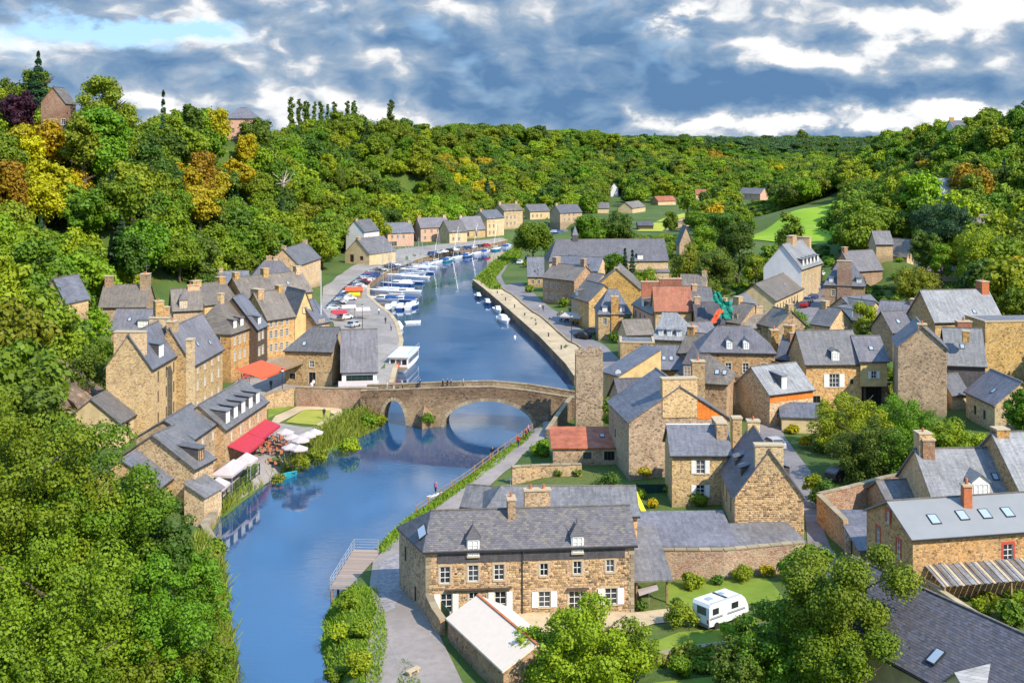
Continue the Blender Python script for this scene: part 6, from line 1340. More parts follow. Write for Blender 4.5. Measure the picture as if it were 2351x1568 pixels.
at_tree(205, 800, 180, 48, 'ash', 'leaf_dark', 'dark tree above the low blue-slated house at left', leaf=.25, dens=1.3, gz=7, seed=52)
at_tree(225, 700, 215, 34, 'ash', 'leaf_bright', 'light green tree left of the house with the huge stone chimney', leaf=.28, dens=1.3, gz=8, seed=54)
at_tree(475, 620, 300, 36, 'round', 'leaf_dark', 'dark rounded tree behind the pointed-dormer roof', leaf=.34, dens=1.3, gz=8, seed=56)
at_tree(395, 600, 300, 44, 'round', 'leaf_dark', 'dark rounded tree behind the huge stone chimney', leaf=.34, dens=1.3, gz=8, seed=57)
at_tree(300, 605, 290, 44, 'round', 'leaf_bright', 'light rounded tree above the slate roof with the huge chimney', leaf=.34, dens=1.3, gz=8, seed=58)
# --- big trees close to the viewpoint
at_tree(30, 868, 82, 250, 'ash', 'leaf_green', 'huge green tree filling the lower left, tallest crown at the edge', leaf=.17, dens=1.25, gz=8, name='ash_tree', seed=11)
at_tree(200, 940, 85, 190, 'ash', 'leaf_green', 'large green crown in the lower left between the edge crown and the quay house', leaf=.17, dens=1.25, gz=7, name='ash_tree', seed=23)
at_tree(325, 1085, 88, 120, 'ash', 'leaf_dark', 'dark green tree beside the low quay house, right part of lower left foliage', leaf=.17, dens=1.3, gz=4, name='ash_tree', seed=31)
at_tree(435, 1235, 90, 92, 'ash', 'leaf_green', 'green tree overhanging the river at the lower left', leaf=.17, dens=1.3, gz=2.5, name='willow_tree', seed=37)
at_tree(130, 1200, 77, 240, 'ash', 'leaf_green', 'shaded lower crown at the bottom left corner', leaf=.17, dens=1.1, gz=8, name='ash_tree', seed=41)
at_tree(340, 1270, 82, 150, 'ash', 'leaf_green', 'lower green crown in front of the riverside trees at bottom left', leaf=.17, dens=1.2, gz=5, name='ash_tree', seed=42)
at_tree(455, 1395, 86, 90, 'ash', 'leaf_green', 'green crown at the bottom edge touching the river', leaf=.17, dens=1.2, gz=1.5, name='ash_tree', seed=43)
at_tree(1335, 1383, 97, 160, 'ash', 'leaf_lime', 'large yellow-green tree in front of the large stone house', leaf=.20, dens=2.0, gz=1.2, name='hornbeam_tree', seed=47)
at_tree(1448, 1425, 99, 75, 'ash', 'leaf_green', 'mid green tree leaning right of the large round yellow-green tree', leaf=.19, dens=1.2, gz=1.2, seed=48)
at_tree(1950, 1235, 95, 150, 'open', 'leaf_olive', 'open-crowned olive-green pine with bare reddish trunk in front of the long dark roof', leaf=.18, dens=1.5, gz=2, name='pine_tree', seed=53)
at_tree(1868, 1255, 99, 85, 'open', 'leaf_green', 'green pine left of the open-crowned olive pine', leaf=.18, dens=1.4, gz=2, name='pine_tree', seed=59)
at_tree(1790, 1385, 97, 120, 'ash', 'leaf_green', 'bushy green tree between the caravan and the pines', leaf=.18, dens=1.2, gz=1.5, seed=61)
at_tree(1930, 1440, 92, 135, 'open', 'leaf_green', 'loose green tree low in front of the cream wall', leaf=.18, dens=1.5, gz=2, name='pine_tree', seed=67)
at_tree(1700, 1462, 96, 90, 'broad', 'leaf_dark', 'dark shrubby tree below the low rubble wall', leaf=.18, dens=1.2, gz=1.3, seed=71)
at_tree(1948, 905, 163, 95, 'ash', 'leaf_bright', 'rounded lime-green tree in front of the white-shuttered house', leaf=.18, dens=1.4, gz=4, name='lime_tree', seed=73)
at_tree(1990, 960, 150, 95, 'ash', 'leaf_dark', 'dark green tree below the rounded lime-green tree', leaf=.18, dens=1.3, gz=3.8, seed=79)
at_tree(2078, 905, 166, 80, 'ash', 'leaf_green', 'tall green tree at the foot of the large blank gable', leaf=.18, dens=1.3, gz=4.2, seed=83)
at_tree(2085, 985, 146, 70, 'ash', 'leaf_green', 'green tree left of the slim chimney with terracotta pots', leaf=.21, dens=1.3, gz=4, seed=89)
at_tree(2185, 965, 152, 75, 'broad', 'leaf_bright', 'light green bushes above the light slate house', leaf=.21, dens=1.2, gz=4.6, seed=97)
at_tree(2250, 990, 150, 55, 'broad', 'leaf_bright', 'yellowish shrub mass left of the edge house', leaf=.21, dens=1.2, gz=5, seed=101)
at_tree(2345, 880, 150, 42, 'broad', 'leaf_green', 'dense green tree cut by the right edge beside the violet-roofed cottage', leaf=.21, dens=1.3, gz=5.5, seed=103)
at_tree(1898, 1068, 140, 42, 'bush', 'leaf_dark', 'rounded dark shrub by the lane, above the yard wall', leaf=.19, dens=1.3, cat='shrub', name='shrub', seed=107)
at_tree(1865, 1045, 143, 30, 'bush', 'leaf_bright', 'bright shrub at the lane edge left of the rounded dark shrub', leaf=.19, dens=1.3, cat='shrub', name='shrub', seed=109)
at_tree(1391, 1045, 141, 54, 'bush', 'leaf_dark', 'wide dark green clipped shrub behind the front house roofs', leaf=.18, dens=1.8, cat='shrub', name='shrub', seed=113, gz=2.4, Hmin=4)
at_tree(1405, 912, 176, 24, 'tall', 'reed_green', 'bright green climbing plant on the ruined tower', leaf=.18, dens=1.8, cat='climbing plant', name='climbing_plant', seed=127)
at_tree(1438, 722, 262, 12, 'tall', 'leaf_dark', 'narrow dark cypress against the twin-chimney house', leaf=.28, dens=1.5, name='cypress_tree', seed=131)
at_tree(1425, 765, 258, 30, 'bush', 'leaf_green', 'ivy bush at the foot of the twin-chimney house', leaf=.36, dens=1.5, cat='shrub', name='shrub', seed=137, Hmin=2.4)
at_tree(1820, 705, 262, 50, 'broad', 'leaf_green', 'green trees in the yard beside the parked cars street', leaf=.28, dens=1.2, seed=139)
at_tree(1790, 722, 240, 35, 'broad', 'leaf_olive', 'olive shrub tree left of the street end', leaf=.28, dens=1.2, seed=149)
at_tree(1985, 700, 235, 38, 'tall', 'leaf_bright', 'light green tree between the slate cottages', leaf=.28, dens=1.2, seed=151)
at_tree(2000, 740, 222, 30, 'broad', 'leaf_dark', 'dark tree beside the weathered slate roof of the shuttered house', leaf=.28, dens=1.2, seed=157)
at_tree(1224, 508, 440, 50, 'round', 'leaf_green', 'big rounded green tree at the river bend', leaf=.48, dens=1.5, seed=163, name='chestnut_tree', gz=2)
at_tree(1350, 488, 445, 45, 'broad', 'leaf_green', 'bushy tree behind the left part of the abbey roof', leaf=.48, dens=1.4, seed=167)
at_tree(1412, 486, 450, 52, 'broad', 'leaf_dark', 'darker bushy tree behind the middle of the abbey roof', leaf=.48, dens=1.4, seed=173)
at_tree(1408, 575, 352, 34, 'round', 'leaf_green', 'rounded tree left of the two conifers before the abbey', leaf=.34, dens=1.4, seed=179)
at_tree(1435, 568, 345, 17, 'conifer', 'leaf_blue', 'left of the two dark conifers in front of the abbey', leaf=.55, dens=1.4, seed=181, name='spruce_tree')
at_tree(1452, 572, 342, 17, 'conifer', 'leaf_blue', 'right of the two dark conifers in front of the abbey', leaf=.55, dens=1.4, seed=191, name='spruce_tree')
at_tree(1478, 612, 318, 42, 'broad', 'leaf_green', 'green tree mass below the two dark conifers', leaf=.34, dens=1.3, seed=193)
for i, (px, py, Y, r, mt, lb) in enumerate([(1575, 560, 335, 40, 'leaf_olive', 'leftmost of the tall dark tree group right of the abbey'), (1615, 520, 345, 38, 'leaf_green', 'second tall tree of the group right of the abbey, with light top'),
        (1655, 482, 350, 42, 'leaf_dark', 'tallest dark tree of the group right of the abbey'), (1697, 512, 345, 40, 'leaf_dark', 'rightmost tall dark tree of the group right of the abbey'), (1640, 575, 318, 50, 'leaf_dark', 'dark lower tree in the middle of the group right of the abbey'), (1735, 590, 335, 30, 'leaf_olive', 'yellowish tree against the whitewashed gable')]):
    at_tree(px, py, Y, r, 'tall', mt, lb, leaf=.34, dens=1.5, seed=200 + i, name='poplar_tree')
at_tree(1812, 492, 430, 32, 'tall', 'leaf_green', 'light green pointed tree standing before the bright meadow', leaf=.6, dens=1.4, seed=211)
at_tree(1770, 560, 380, 30, 'broad', 'leaf_green', 'green tree below the bright meadow', leaf=.6, dens=1.4, seed=212)
at_tree(1578, 432, 640, 26, 'round', 'leaf_green', 'rounded tree left of the pair above the ploughed field', leaf=.8, dens=1.4, seed=213)
at_tree(1618, 440, 640, 18, 'tall', 'leaf_dark', 'slim dark tree right of the rounded field tree', leaf=.8, dens=1.4, seed=214)
at_tree(2168, 445, 300, 78, 'ash', 'leaf_blue', 'large blue-green tree standing by the hill road', leaf=.30, dens=1.5, seed=215, gz=11)
at_tree(2125, 520, 290, 40, 'broad', 'leaf_dark', 'dark tree left below the large blue-green tree', leaf=.30, dens=1.4, seed=216, gz=11)
at_tree(2243, 530, 262, 52, 'tall', 'leaf_bright', 'tall yellow-green tree above the pale slate roof', leaf=.29, dens=1.4, seed=217, gz=11)
at_tree(2300, 530, 268, 55, 'broad', 'leaf_green', 'green tree right of the tall yellow-green tree', leaf=.29, dens=1.4, seed=218, gz=12)
at_tree(2345, 580, 245, 50, 'broad', 'leaf_yellow', 'golden-green tree at the right edge above the slate roof', leaf=.29, dens=1.4, seed=219, gz=12)
at_tree(2162, 560, 285, 26, 'tall', 'leaf_bright', 'bright pointed shrub above the hillside garden roof', leaf=.28, dens=1.4, seed=220, gz=12)
at_tree(2105, 610, 262, 60, 'broad', 'leaf_olive', 'olive tree covering the slope beside the street houses', leaf=.29, dens=1.4, seed=221, gz=9)
at_tree(2185, 660, 252, 60, 'broad', 'leaf_green', 'green thicket behind the left end of the pale slate roof', leaf=.29, dens=1.4, seed=222, gz=9.5)
at_tree(2330, 660, 225, 40, 'broad', 'leaf_green', 'green thicket right of the terracotta chimney', leaf=.29, dens=1.4, seed=223, gz=11)
# --- skyline landmarks on the left ridge
at_tree(88, 112, 345, 46, 'conifer', 'leaf_blue', 'tall dark conifer breaking the skyline on the left ridge', leaf=.48, dens=1.6, seed=230, name='fir_tree')
at_tree(238, 150, 330, 82, 'round', 'leaf_olive', 'huge rounded tree crown on the left skyline', leaf=.48, dens=1.4, seed=231, name='oak_tree')
at_tree(40, 196, 330, 48, 'broad', 'leaf_purple', 'dark purple copper beech at the left edge below the conifer', leaf=.48, dens=1.4, seed=232, name='copper_beech')
at_tree(15, 178, 345, 26, 'tall', 'leaf_dark', 'dark pointed tree at the far left skyline', leaf=.48, dens=1.2, seed=233)
at_tree(375, 203, 420, 18, 'conifer', 'leaf_blue', 'dark conifer on the skyline right of the huge rounded crown', leaf=.9, dens=1.2, seed=234, name='fir_tree')
at_tree(440, 235, 440, 28, 'broad', 'leaf_dark', 'round dark tree on the skyline left of the pyramid-roofed house', leaf=.8, dens=1.4, seed=235)
for i, (px, py, r) in enumerate([(669, 220, 9), (688, 225, 8), (700, 229, 7), (707, 232, 6), (722, 232, 6), (737, 232, 8), (751, 238, 5), (768, 234, 8), (797, 231, 7), (812, 230, 6), (816, 236, 5), (898, 229, 9)]):
    lb = 'first and tallest columnar poplar of the skyline row' if i == 0 else ('solitary columnar poplar on the skyline right of the row' if i == 11 else 'columnar poplar standing in the skyline row right of the tallest one')
    t = at_tree(px, py - 4, 700, r * 1.15, 'poplar', 'leaf_dark', lb, leaf=.8, dens=1.6, seed=240 + i, name='lombardy_poplar'); t['group'] = 'columnar poplars on the skyline' 
for i, (px, py) in enumerate([(935, 262), (820, 262), (1840, 298), (2290, 250), (2345, 228)]):
    at_tree(px, py, [760, 720, 1500, 560, 540][i], [34, 60, 22, 20, 30][i], 'broad', 'leaf_dark', ['dark tree clump right of the solitary poplar', 'broad hedge of trees below the poplar row', 'dark tree clump on the far skyline left of the gap', 'dark rounded tree above the pale chateau', 'dark trees at the right edge skyline'][i], leaf=.9, dens=1.4, seed=260 + i)
at_tree(240, 225, 318, 70, 'broad', 'leaf_green', 'broad green tree directly below the huge rounded skyline crown', leaf=.6, dens=1.4, seed=290, name='broadleaf_tree')
at_tree(190, 250, 312, 50, 'broad', 'leaf_olive', 'olive tree right of the stone manor gable on the ridge', leaf=.6, dens=1.4, seed=291)
# dead pale tree on the left slope
x, y, z = PY(650, 425, 455); dt = thing('dead_tree', 'bare pale dead tree among the green slope', 'tree', (x, y, z - 8)); m = MB(); rg_ = random.Random(5)
m.tube((0, 0, -1), (0, 0, 8), .7, .4, 'bark_pale', 6)
for i in range(12): a = rg_.uniform(0, 6.28); e = (math.cos(a) * rg_.uniform(3, 6), math.sin(a) * 3, rg_.uniform(8.5, 14)); m.tube((0, 0, rg_.uniform(6, 9)), e, .3, .08, 'bark_pale', 5)
m.build('trunk', dt)
# ------------------------------------------------------------------ woodland
# places without woods (px polygons on the ground)
def gp(*pts): return [P(*p) for p in pts]
OPEN = [gp((1075,700,1),(1080,640,1),(1160,575,1),(1240,540,2),(1300,600,2),(1200,720,2)),
        gp((1195,585,2),(1290,545,2),(1480,560,2.6),(1560,545,3),(1730,562,4),(1880,600,6),(1900,640,6),(2040,705,8),(2110,725,9),(2420,750,11),(2700,1400,3),(2000,2600,3),(700,2600,1),(765,1568,0)),
        gp((300,735,4),(420,715,4.5),(500,678,4),(580,655,4),(690,625,3),(745,640,2.5),(800,605,2.5),(880,575,2.4),(960,560,2.4),(1160,545,2.4),(1250,520,2),(1340,505,3),(1300,540,0),(1130,620,0),(880,720,0),(900,900,0),(500,1230,0),(545,1568,0),(560,2400,0),(420,1500,3),(300,1150,3),(225,960,3),(235,850,4),(225,760,6)),
        gp((1455,535,2.6),(1500,495,2.6),(1645,474,3.2),(1660,500,3),(1560,545,3)), gp((1715,560,4.5),(1720,520,5),(1945,472,13),(1925,555,10),(1790,572,5)),
        [PY(792,314,712)[:2], PY(896,320,712)[:2], PY(892,334,668)[:2], PY(825,331,668)[:2]]]
def scatter():
    rg = np.random.default_rng(5); pts = []
    Yv = 125.0
    while Yv < 3200:
        sp = 7.6 if Yv < 600 else 7.6 + (Yv - 600) * .011
        xs = np.arange(-.50 * Yv - 10, .50 * Yv + 10, sp); xs = xs + rg.uniform(-.42, .42, len(xs)) * sp; ys = Yv + rg.uniform(-.42, .42, len(xs)) * sp
        pts.append(np.stack([xs, ys, np.full(len(xs), sp)], 1)); Yv += sp * .92
    A = np.concatenate(pts); x, y, sp = A.T
    ok = ~inside(x, y, RIVER) & (dist_poly(x, y, RIVER) > 5)
    for o in OPEN: ok &= ~inside(x, y, o)
    for h in HS:
        if h['label'].startswith('stone manor') or 'pyramid' in h['label'] or 'chateau' in h['label']:
            cx, cy = h['c']; ok &= ~((np.hypot(x - cx, y - cy) < 9) | ((np.abs(x / y - cx / cy) < .010) & (y < cy) & (y > cy - 9)))
        else: ok &= ~(inside(x, y, h['quad']) | (dist_poly(x, y, h['quad']) < 4.5))
    A = A[ok]; x, y, sp = A.T; z = ground(x, y)
    # keep the views of the houses open
    pxs = CX + x / y * FPX; pb = HOR + (CAMH - z) / y * FPX; rp = 5.5 * np.maximum(1, sp / 7.6) ** .8 / y * FPX; pt = HOR + (CAMH - z - 12.5) / y * FPX; hide = np.zeros(len(x), bool)
    for h in HS:
        q = h['quad']; qx = [CX + p[0] / p[1] * FPX for p in q]; cy = h['c'][1]; hill = h['name'].startswith('hill_')
        yt = HOR + (CAMH - h['ze'] - h['hr']) / cy * FPX; yb = HOR + (CAMH - (h['ze'] - (0.1 if hill else (h['ze'] - h['z0']) * .8))) / min(p[1] for p in q) * FPX
        k_ = .25 if hill else .8; hide |= (y < cy) & (pxs + rp * k_ > min(qx)) & (pxs - rp * k_ < max(qx)) & (pt < yb) & (pb > yt)
    hide |= (pxs > 1716) & (pxs < 1940) & (pt < 556 + (1940 - pxs) * .02) & (pb > 478 + (1940 - pxs) * .15) & (y < 640)
    A = A[~hide]; x, y, sp = A.T; z = z[~hide]
    # valley floor: only hedges and loose trees
    floor_ = (z < 5.5) & (x > -20) & (y > 350); keep = ~floor_ | (rg.random(len(x)) < .35); keep &= y > 125
    # hidden crests behind the skyline are thinned
    A = np.stack([x, y, z, sp], 1)[keep]; return A
TR = scatter()
def colour_of(px, py, Y, x, y, rg):
    def near(cx, cy, rx, ry): return ((px - cx) / rx) ** 2 + ((py - cy) / ry) ** 2 < 1
    q = rg.random()
    if px < 700 and (near(60, 400, 125, 95) or near(175, 330, 85, 45) or near(70, 745, 60, 60)) and q < .8: return 'leaf_yellow' if q < .5 else 'leaf_olive' if q < .74 else 'leaf_orange'
    if (near(500, 280, 40, 35) or near(545, 345, 28, 45) or near(445, 420, 40, 80)) and q < .45: return 'leaf_orange' if q < .25 else 'leaf_yellow'
    if (near(1035, 380, 30, 30) or near(1645, 360, 30, 14)) and q < .6: return 'leaf_orange'
    if (near(1090, 410, 40, 40) or near(850, 560, 50, 60)) and q < .5: return 'leaf_yellow'
    if Y > 1300: return 'leaf_far_haze' if q < .6 else 'leaf_dark'
    if near(400, 480, 220, 190): return 'leaf_green' if q < .6 else ('leaf_bright' if q < .75 else 'leaf_dark')
    return 'leaf_green' if q < .42 else 'leaf_bright' if q < .68 else 'leaf_dark' if q < .86 else 'leaf_olive' if q < .985 else 'leaf_orange' if q < .992 else 'leaf_yellow'
def woodland():
    rg = random.Random(8)
    kinds = [('broad', 5.8, 12.0, 4600, .33), ('round', 5.4, 11.5, 4600, .31), ('broad', 5.2, 12.8, 4200, .33), ('tall', 4.2, 13.2, 3800, .31), ('broad', 6.4, 12.4, 5000, .34), ('conifer', 3.4, 14.0, 2600, .36)]
    meshes = [(crown_mesh('crown', k, R, H_, n, lf, 300 + i, 'leaf_green'), trunk_mesh(R, H_, 300 + i)) for i, (k, R, H_, n, lf) in enumerate(kinds)]
    x, y, z, sp = TR.T; px = CX + x / y * FPX; top = HOR + (CAMH - z - 11) / y * FPX; sc = (sp / 7.6) ** .85
    inframe = (px > -10) & (px < 2361) & (top < 1100); size = np.where(inframe, sc / y, 0)
    # visible ones first: near the camera and not behind the slope of nearer ones
    order = np.argsort(-size); ind = set(order[:285].tolist())
    words = {'leaf_green': 'green', 'leaf_dark': 'dark', 'leaf_bright': 'light-green', 'leaf_olive': 'olive', 'leaf_yellow': 'golden', 'leaf_orange': 'orange', 'leaf_far_haze': 'bluish', 'leaf_blue': 'bluish'}
    far = {}
    for i in range(len(x)):
        mt = colour_of(px[i], top[i], y[i], x[i], y[i], rg); r = rg.random(); k = 5 if r < .03 else rg.choice([0, 0, 1, 2, 2, 3, 4, 4])
        s = sc[i] * (rg.uniform(.78, 1.35) if y[i] < 900 else rg.uniform(.5, 1.45)); 
        if mt == 'leaf_far_haze': k = rg.choice([0, 1, 2])
        if k == 5: mt = 'leaf_blue' if mt not in ('leaf_far_haze',) else mt
        if i in ind:
            side = 'left' if px[i] < 1175 else 'right'; where = 'near the waterfront houses' if z[i] < 12 else ('high near the ridge' if z[i] > 38 else 'halfway up')
            kw = 'conifer' if k == 5 else ('slender tree' if k == 3 else 'broadleaf')
            where = ('above the left houses' if px[i] < 430 else 'above the car park' if px[i] < 860 else 'above the far quay' if px[i] < 1175 else 'beyond the abbey' if px[i] < 1720 else 'beyond the meadow' if px[i] < 2100 else 'at far right')
            big = 'small' if s < .95 else 'large' if s > 1.15 else 'medium'; ht = 'low on' if z[i] < 14 else 'high on' if z[i] > 34 else 'midway up'
            t = thing('conifer_tree' if k == 5 else 'broadleaf_tree', f'{big} {words[mt]} {kw} {ht} slope {where}', 'tree', (x[i], y[i], z[i] - .3), rg.uniform(0, 6.28), f'woodland trees on the {side} slope')
            t.scale = (s, s, s * rg.uniform(.88, 1.15))
            c = obj('crown', meshes[k][0], t); obj('trunk', meshes[k][1], t)
            if mt != 'leaf_green': c.material_slots[0].link = 'OBJECT'; c.material_slots[0].material = MATS[mt]
        else: far.setdefault((mt, k), []).append((x[i], y[i], z[i] - .3, rg.uniform(0, 6.28), s))
    # the rest of the wood: one mass, instanced on points
    pc = bpy.data.collections.new('tree_forms'); keys = sorted(far); P_, ID, ROT, SC = [], [], [], []
    for j, (mt, k) in enumerate(keys):
        me = meshes[k][0].copy(); me.materials[0] = MATS[mt]; o = bpy.data.objects.new(f'form_{j:03d}', me); pc.objects.link(o)
        for q in far[mt, k]: P_.append(q[:3]); ID.append(j); ROT.append(q[3]); SC.append(q[4])
    me = bpy.data.meshes.new('woodland'); me.from_pydata(P_, [], [])
    for nm, ty, dat in (('form', 'INT', ID), ('turn', 'FLOAT', ROT), ('size', 'FLOAT', SC)): a = me.attributes.new(nm, ty, 'POINT'); a.data.foreach_set('value', dat)
    w = obj('woodland', me); w['kind'] = 'stuff'; w['label'] = 'dense mixed woodland covering the valley slopes to the skyline'
    ng = bpy.data.node_groups.new('grow_wood', 'GeometryNodeTree'); ng.interface.new_socket('Geometry', in_out='INPUT', socket_type='NodeSocketGeometry'); ng.interface.new_socket('Geometry', in_out='OUTPUT', socket_type='NodeSocketGeometry')
    N = ng.nodes; gi = N.new('NodeGroupInput'); go = N.new('NodeGroupOutput'); ip = N.new('GeometryNodeInstanceOnPoints'); ci = N.new('GeometryNodeCollectionInfo')
    ci.inputs['Collection'].default_value = pc; ci.inputs['Separate Children'].default_value = True; ci.inputs['Reset Children'].default_value = True
    def attr(nm, ty): a = N.new('GeometryNodeInputNamedAttribute'); a.data_type = ty; a.inputs['Name'].default_value = nm; return [s for s in a.outputs if s.enabled][0]
    L = ng.links; L.new(gi.outputs[0], ip.inputs['Points']); L.new(ci.outputs[0], ip.inputs['Instance']); ip.inputs['Pick Instance'].default_value = True
    L.new(attr('form', 'INT'), ip.inputs['Instance Index']); cx = N.new('ShaderNodeCombineXYZ'); L.new(attr('turn', 'FLOAT'), cx.inputs[2]); L.new(cx.outputs[0], ip.inputs['Rotation'])
    cs = N.new('ShaderNodeCombineXYZ'); sa = attr('size', 'FLOAT'); [L.new(sa, cs.inputs[i]) for i in range(2)]; mn = N.new('ShaderNodeMath'); mn.operation = 'MINIMUM'; L.new(sa, mn.inputs[0]); mn.inputs[1].default_value = 1.3; L.new(mn.outputs[0], cs.inputs[2]); L.new(cs.outputs[0], ip.inputs['Scale']); L.new(ip.outputs[0], go.inputs[0])
    md = w.modifiers.new('grow_wood', 'NODES'); md.node_group = ng
    print('woodland', len(P_), 'individual', len(ind))
woodland()
# ------------------------------------------------------------------ reeds, rough grass on the banks
def reeds(name, label, polys, dens, hh, w, mt, seed, spread=.35):
    rg = np.random.default_rng(seed); C_ = []
    for poly in polys:
        xs = [p[0] for p in poly]; ys = [p[1] for p in poly]; area = (max(xs) - min(xs)) * (max(ys) - min(ys)); n = int(area * dens)
        x = rg.uniform(min(xs), max(xs), n); y = rg.uniform(min(ys), max(ys), n); k = inside(x, y, poly); C_.append(np.stack([x[k], y[k]], 1))
    A = np.concatenate(C_); n = len(A); z = np.maximum(ground(A[:, 0], A[:, 1]), -.4); patch = .55 + .45 * np.sin(A[:, 0] * .9 + 1.3 * np.sin(A[:, 1] * .5)) * np.sin(A[:, 1] * .7)
    h = hh * rg.uniform(.5, 1.2, n) * (.55 + .45 * patch); th = rg.uniform(0, 6.28, n); d = np.stack([np.cos(th), np.sin(th), np.zeros(n)], 1) * (w * .5); lean = np.stack([rg.normal(0, spread, n), rg.normal(0, spread, n), np.ones(n)], 1) * h[:, None]
    b = np.stack([A[:, 0], A[:, 1], z - .05], 1); v = np.stack([b - d, b + d, b + lean + d * .45, b + lean - d * .45], 1).reshape(-1, 3)
    o = obj(name, np_mesh(name, v, np.arange(4 * n).reshape(n, 4), [mt])); o['kind'] = 'stuff'; o['label'] = label
reeds('reed_bed', 'tall reeds and rough grass along the left bank below the bridge', [gp((478,1238,0),(512,1290,0),(522,1400,0),(547,1568,0),(562,1720,0),(490,1720,1),(470,1400,2),(440,1260,1.5)), gp((478,1238,0),(500,1196,0),(560,1146,0),(650,1086,0),(700,1062,0),(760,1036,0),(835,1000,0),(880,978,0),(870,935,1.8),(800,958,1.6),(745,990,1.4),(690,1035,1.2),(620,1085,1.2),(520,1150,1.0),(486,1190,1))], 34, 1.6, .15, 'reed', 1, .4)
reeds('bank_grass', 'lush grass and weeds on the right bank around the landing stage', [gp((765,1568,0),(738,1500,0),(745,1420,0),(772,1368,0),(862,1360,1.5),(885,1420,1.5),(888,1480,1.5),(870,1600,1.5)), gp((850,1262,0),(900,1220,0),(960,1180,0),(1080,1093,0),(1180,1020,0),(1225,985,0),(1215,1010,1.5),(1150,1068,1.5),(1020,1160,1.5),(950,1208,1.5),(905,1255,1.5),(880,1275,1.5))], 70, .42, .13, 'reed_green', 2, .5)
reeds('bank_grass', 'green-yellow grassy bank spit at the bend of the right quay', [gp((1085,656,0),(1098,640,0),(1130,612,0),(1160,588,0),(1192,572,0),(1196,590,1.9),(1160,612,1.9),(1135,640,1.9),(1150,665,1.9),(1115,668,1.5))], 5, 1.5, .5, 'reed_green', 3)
reeds('verge_grass', 'small grass wedge with a stone slab at the bottom of the tracks', [gp((920,1515,1.6),(940,1520,1.6),(985,1600,1.6),(905,1600,1.6))], 40, .35, .15, 'reed_green', 4)
# bank and garden shrubs
SHR = [(1672,1440,'leaf_lime',26,'bright shrub in front of the parked motorhome'),(1712,1425,'leaf_green',34,'green shrub overlapping the right side of the motorhome'),(742,915,'leaf_green',12,'low bush against the mottled park wall'),(775,912,'leaf_olive',10,'small olive bush at the foot of the park wall'),(868,945,'leaf_bright',22,'leafy bush beside the small bridge arch'),(870,910,'leaf_dark',20,'dark ivy bush on the park wall next to the bridge'),(500,1330,'leaf_bright',24,'light shrub on the left bank edge under the foreground trees'),(512,1440,'leaf_green',26,'green shrub at the water on the left bank near the bottom'),(490,1265,'reed',18,'tawny shrub at the end of the bank wall'),(470,1245,'leaf_green',18,'green shrub behind the bank wall'),(800,1000,'leaf_bright',30,'bright shrub beside the bridge reeds'),(845,950,'leaf_green',26,'green shrub against the park wall by the bridge'),(798,930,'leaf_dark',14,'small dark clipped shrub in the park'),(730,1020,'reed_green',30,'light green shrub on the left river bank'),
       (690,1040,'leaf_bright',26,'yellow-green shrub between terrace and water'),(850,905,'leaf_green',18,'ivy clump where the park wall meets the bridge'),(985,960,'leaf_green',22,'green plants growing on the bridge pier'),(640,1075,'reed',22,'tawny shrub at the terrace corner above the water'),
       (800,1380,'leaf_green',32,'green shrub directly below the landing stage'),(775,1440,'leaf_bright',34,'light shrub at the water, lower left bank edge'),(830,1440,'leaf_olive',38,'olive shrub in the middle of the right bank clump'),(770,1510,'leaf_green',34,'green shrub near the bottom of the river bank'),(820,1520,'leaf_bright',42,'pale leafy shrub at the bottom of the right bank clump'),
       (1560,1402,'leaf_olive',46,'olive-green shrub left of the caravan'),(1473,1384,'leaf_dark',18,'round clipped dark bush beside the carport'),(1555,1370,'leaf_dark',13,'small dark bush at the lawn edge'),(1590,1300,'leaf_olive',30,'shrub against the mossy garden wall, nearest the carport'),(1650,1325,'leaf_dark',18,'low dark plant below the brick patch of the garden wall'),
       (1705,1312,'leaf_olive',30,'shrub against the mossy garden wall, middle'),(1760,1310,'leaf_yellow',22,'yellow flowering shrub at the right end of the lawn'),(1825,1265,'leaf_green',45,'green shrub tree at the right end of the mossy garden wall'),(1640,1500,'leaf_green',40,'green shrub in front of the low rubble wall'),(1560,1520,'leaf_green',36,'bushy shrub right of the round yellow-green tree, bottom'),
       (1760,1500,'leaf_bright',45,'light green shrub at the bottom centre right'),(1245,1005,'leaf_bright',16,'shrub in the small garden left of the red roof'),(1300,985,'leaf_green',14,'shrub touching the red sheet roof'),(1540,1130,'leaf_olive',20,'shrub behind the green mesh screen, left'),(1600,1150,'leaf_green',26,'shrub in the narrow garden right of the green screen'),(1500,1155,'leaf_yellow',18,'pale shrub in the narrow garden behind the low roof'),
       (1480,1090,'leaf_orange',22,'russet shrub below the tall rubble gable'),(1280,1085,'leaf_dark',14,'dark shrub along the old wall, left'),(1325,1085,'leaf_olive',14,'olive shrub along the old wall, right'),(2010,1250,'leaf_dark',26,'dark ivy hedge under the sloping slate shed'),(1990,1225,'leaf_dark',18,'ivy clump behind the sloping slate shed'),
       (1375,690,'leaf_green',14,'small tree by the quayside house'),(1295,690,'leaf_olive',16,'climbing shrub on the quayside house'),(2200,1020,'leaf_bright',30,'bright shrub behind the light slate villa'),(1850,1015,'leaf_yellow',22,'yellow-green shrub in the garden behind the lane'),(1880,1025,'leaf_dark',20,'dark shrub next to the yellow-green garden shrub'),(1820,985,'leaf_yellow',18,'pale shrub beside the cream lean-to'),
       (2250,1418,'leaf_bright',26,'garden shrub behind the curved retaining wall'),(2330,1400,'leaf_green',30,'garden shrub at the right edge under the ribbed canopy'),(2130,1350,'leaf_olive',14,'small shrub inside the curved wall'),(1213,600,'leaf_green',16,'shrub by the far end of the quay road'),(1215,660,'leaf_olive',14,'garden shrub in front of the bluish quayside house')]
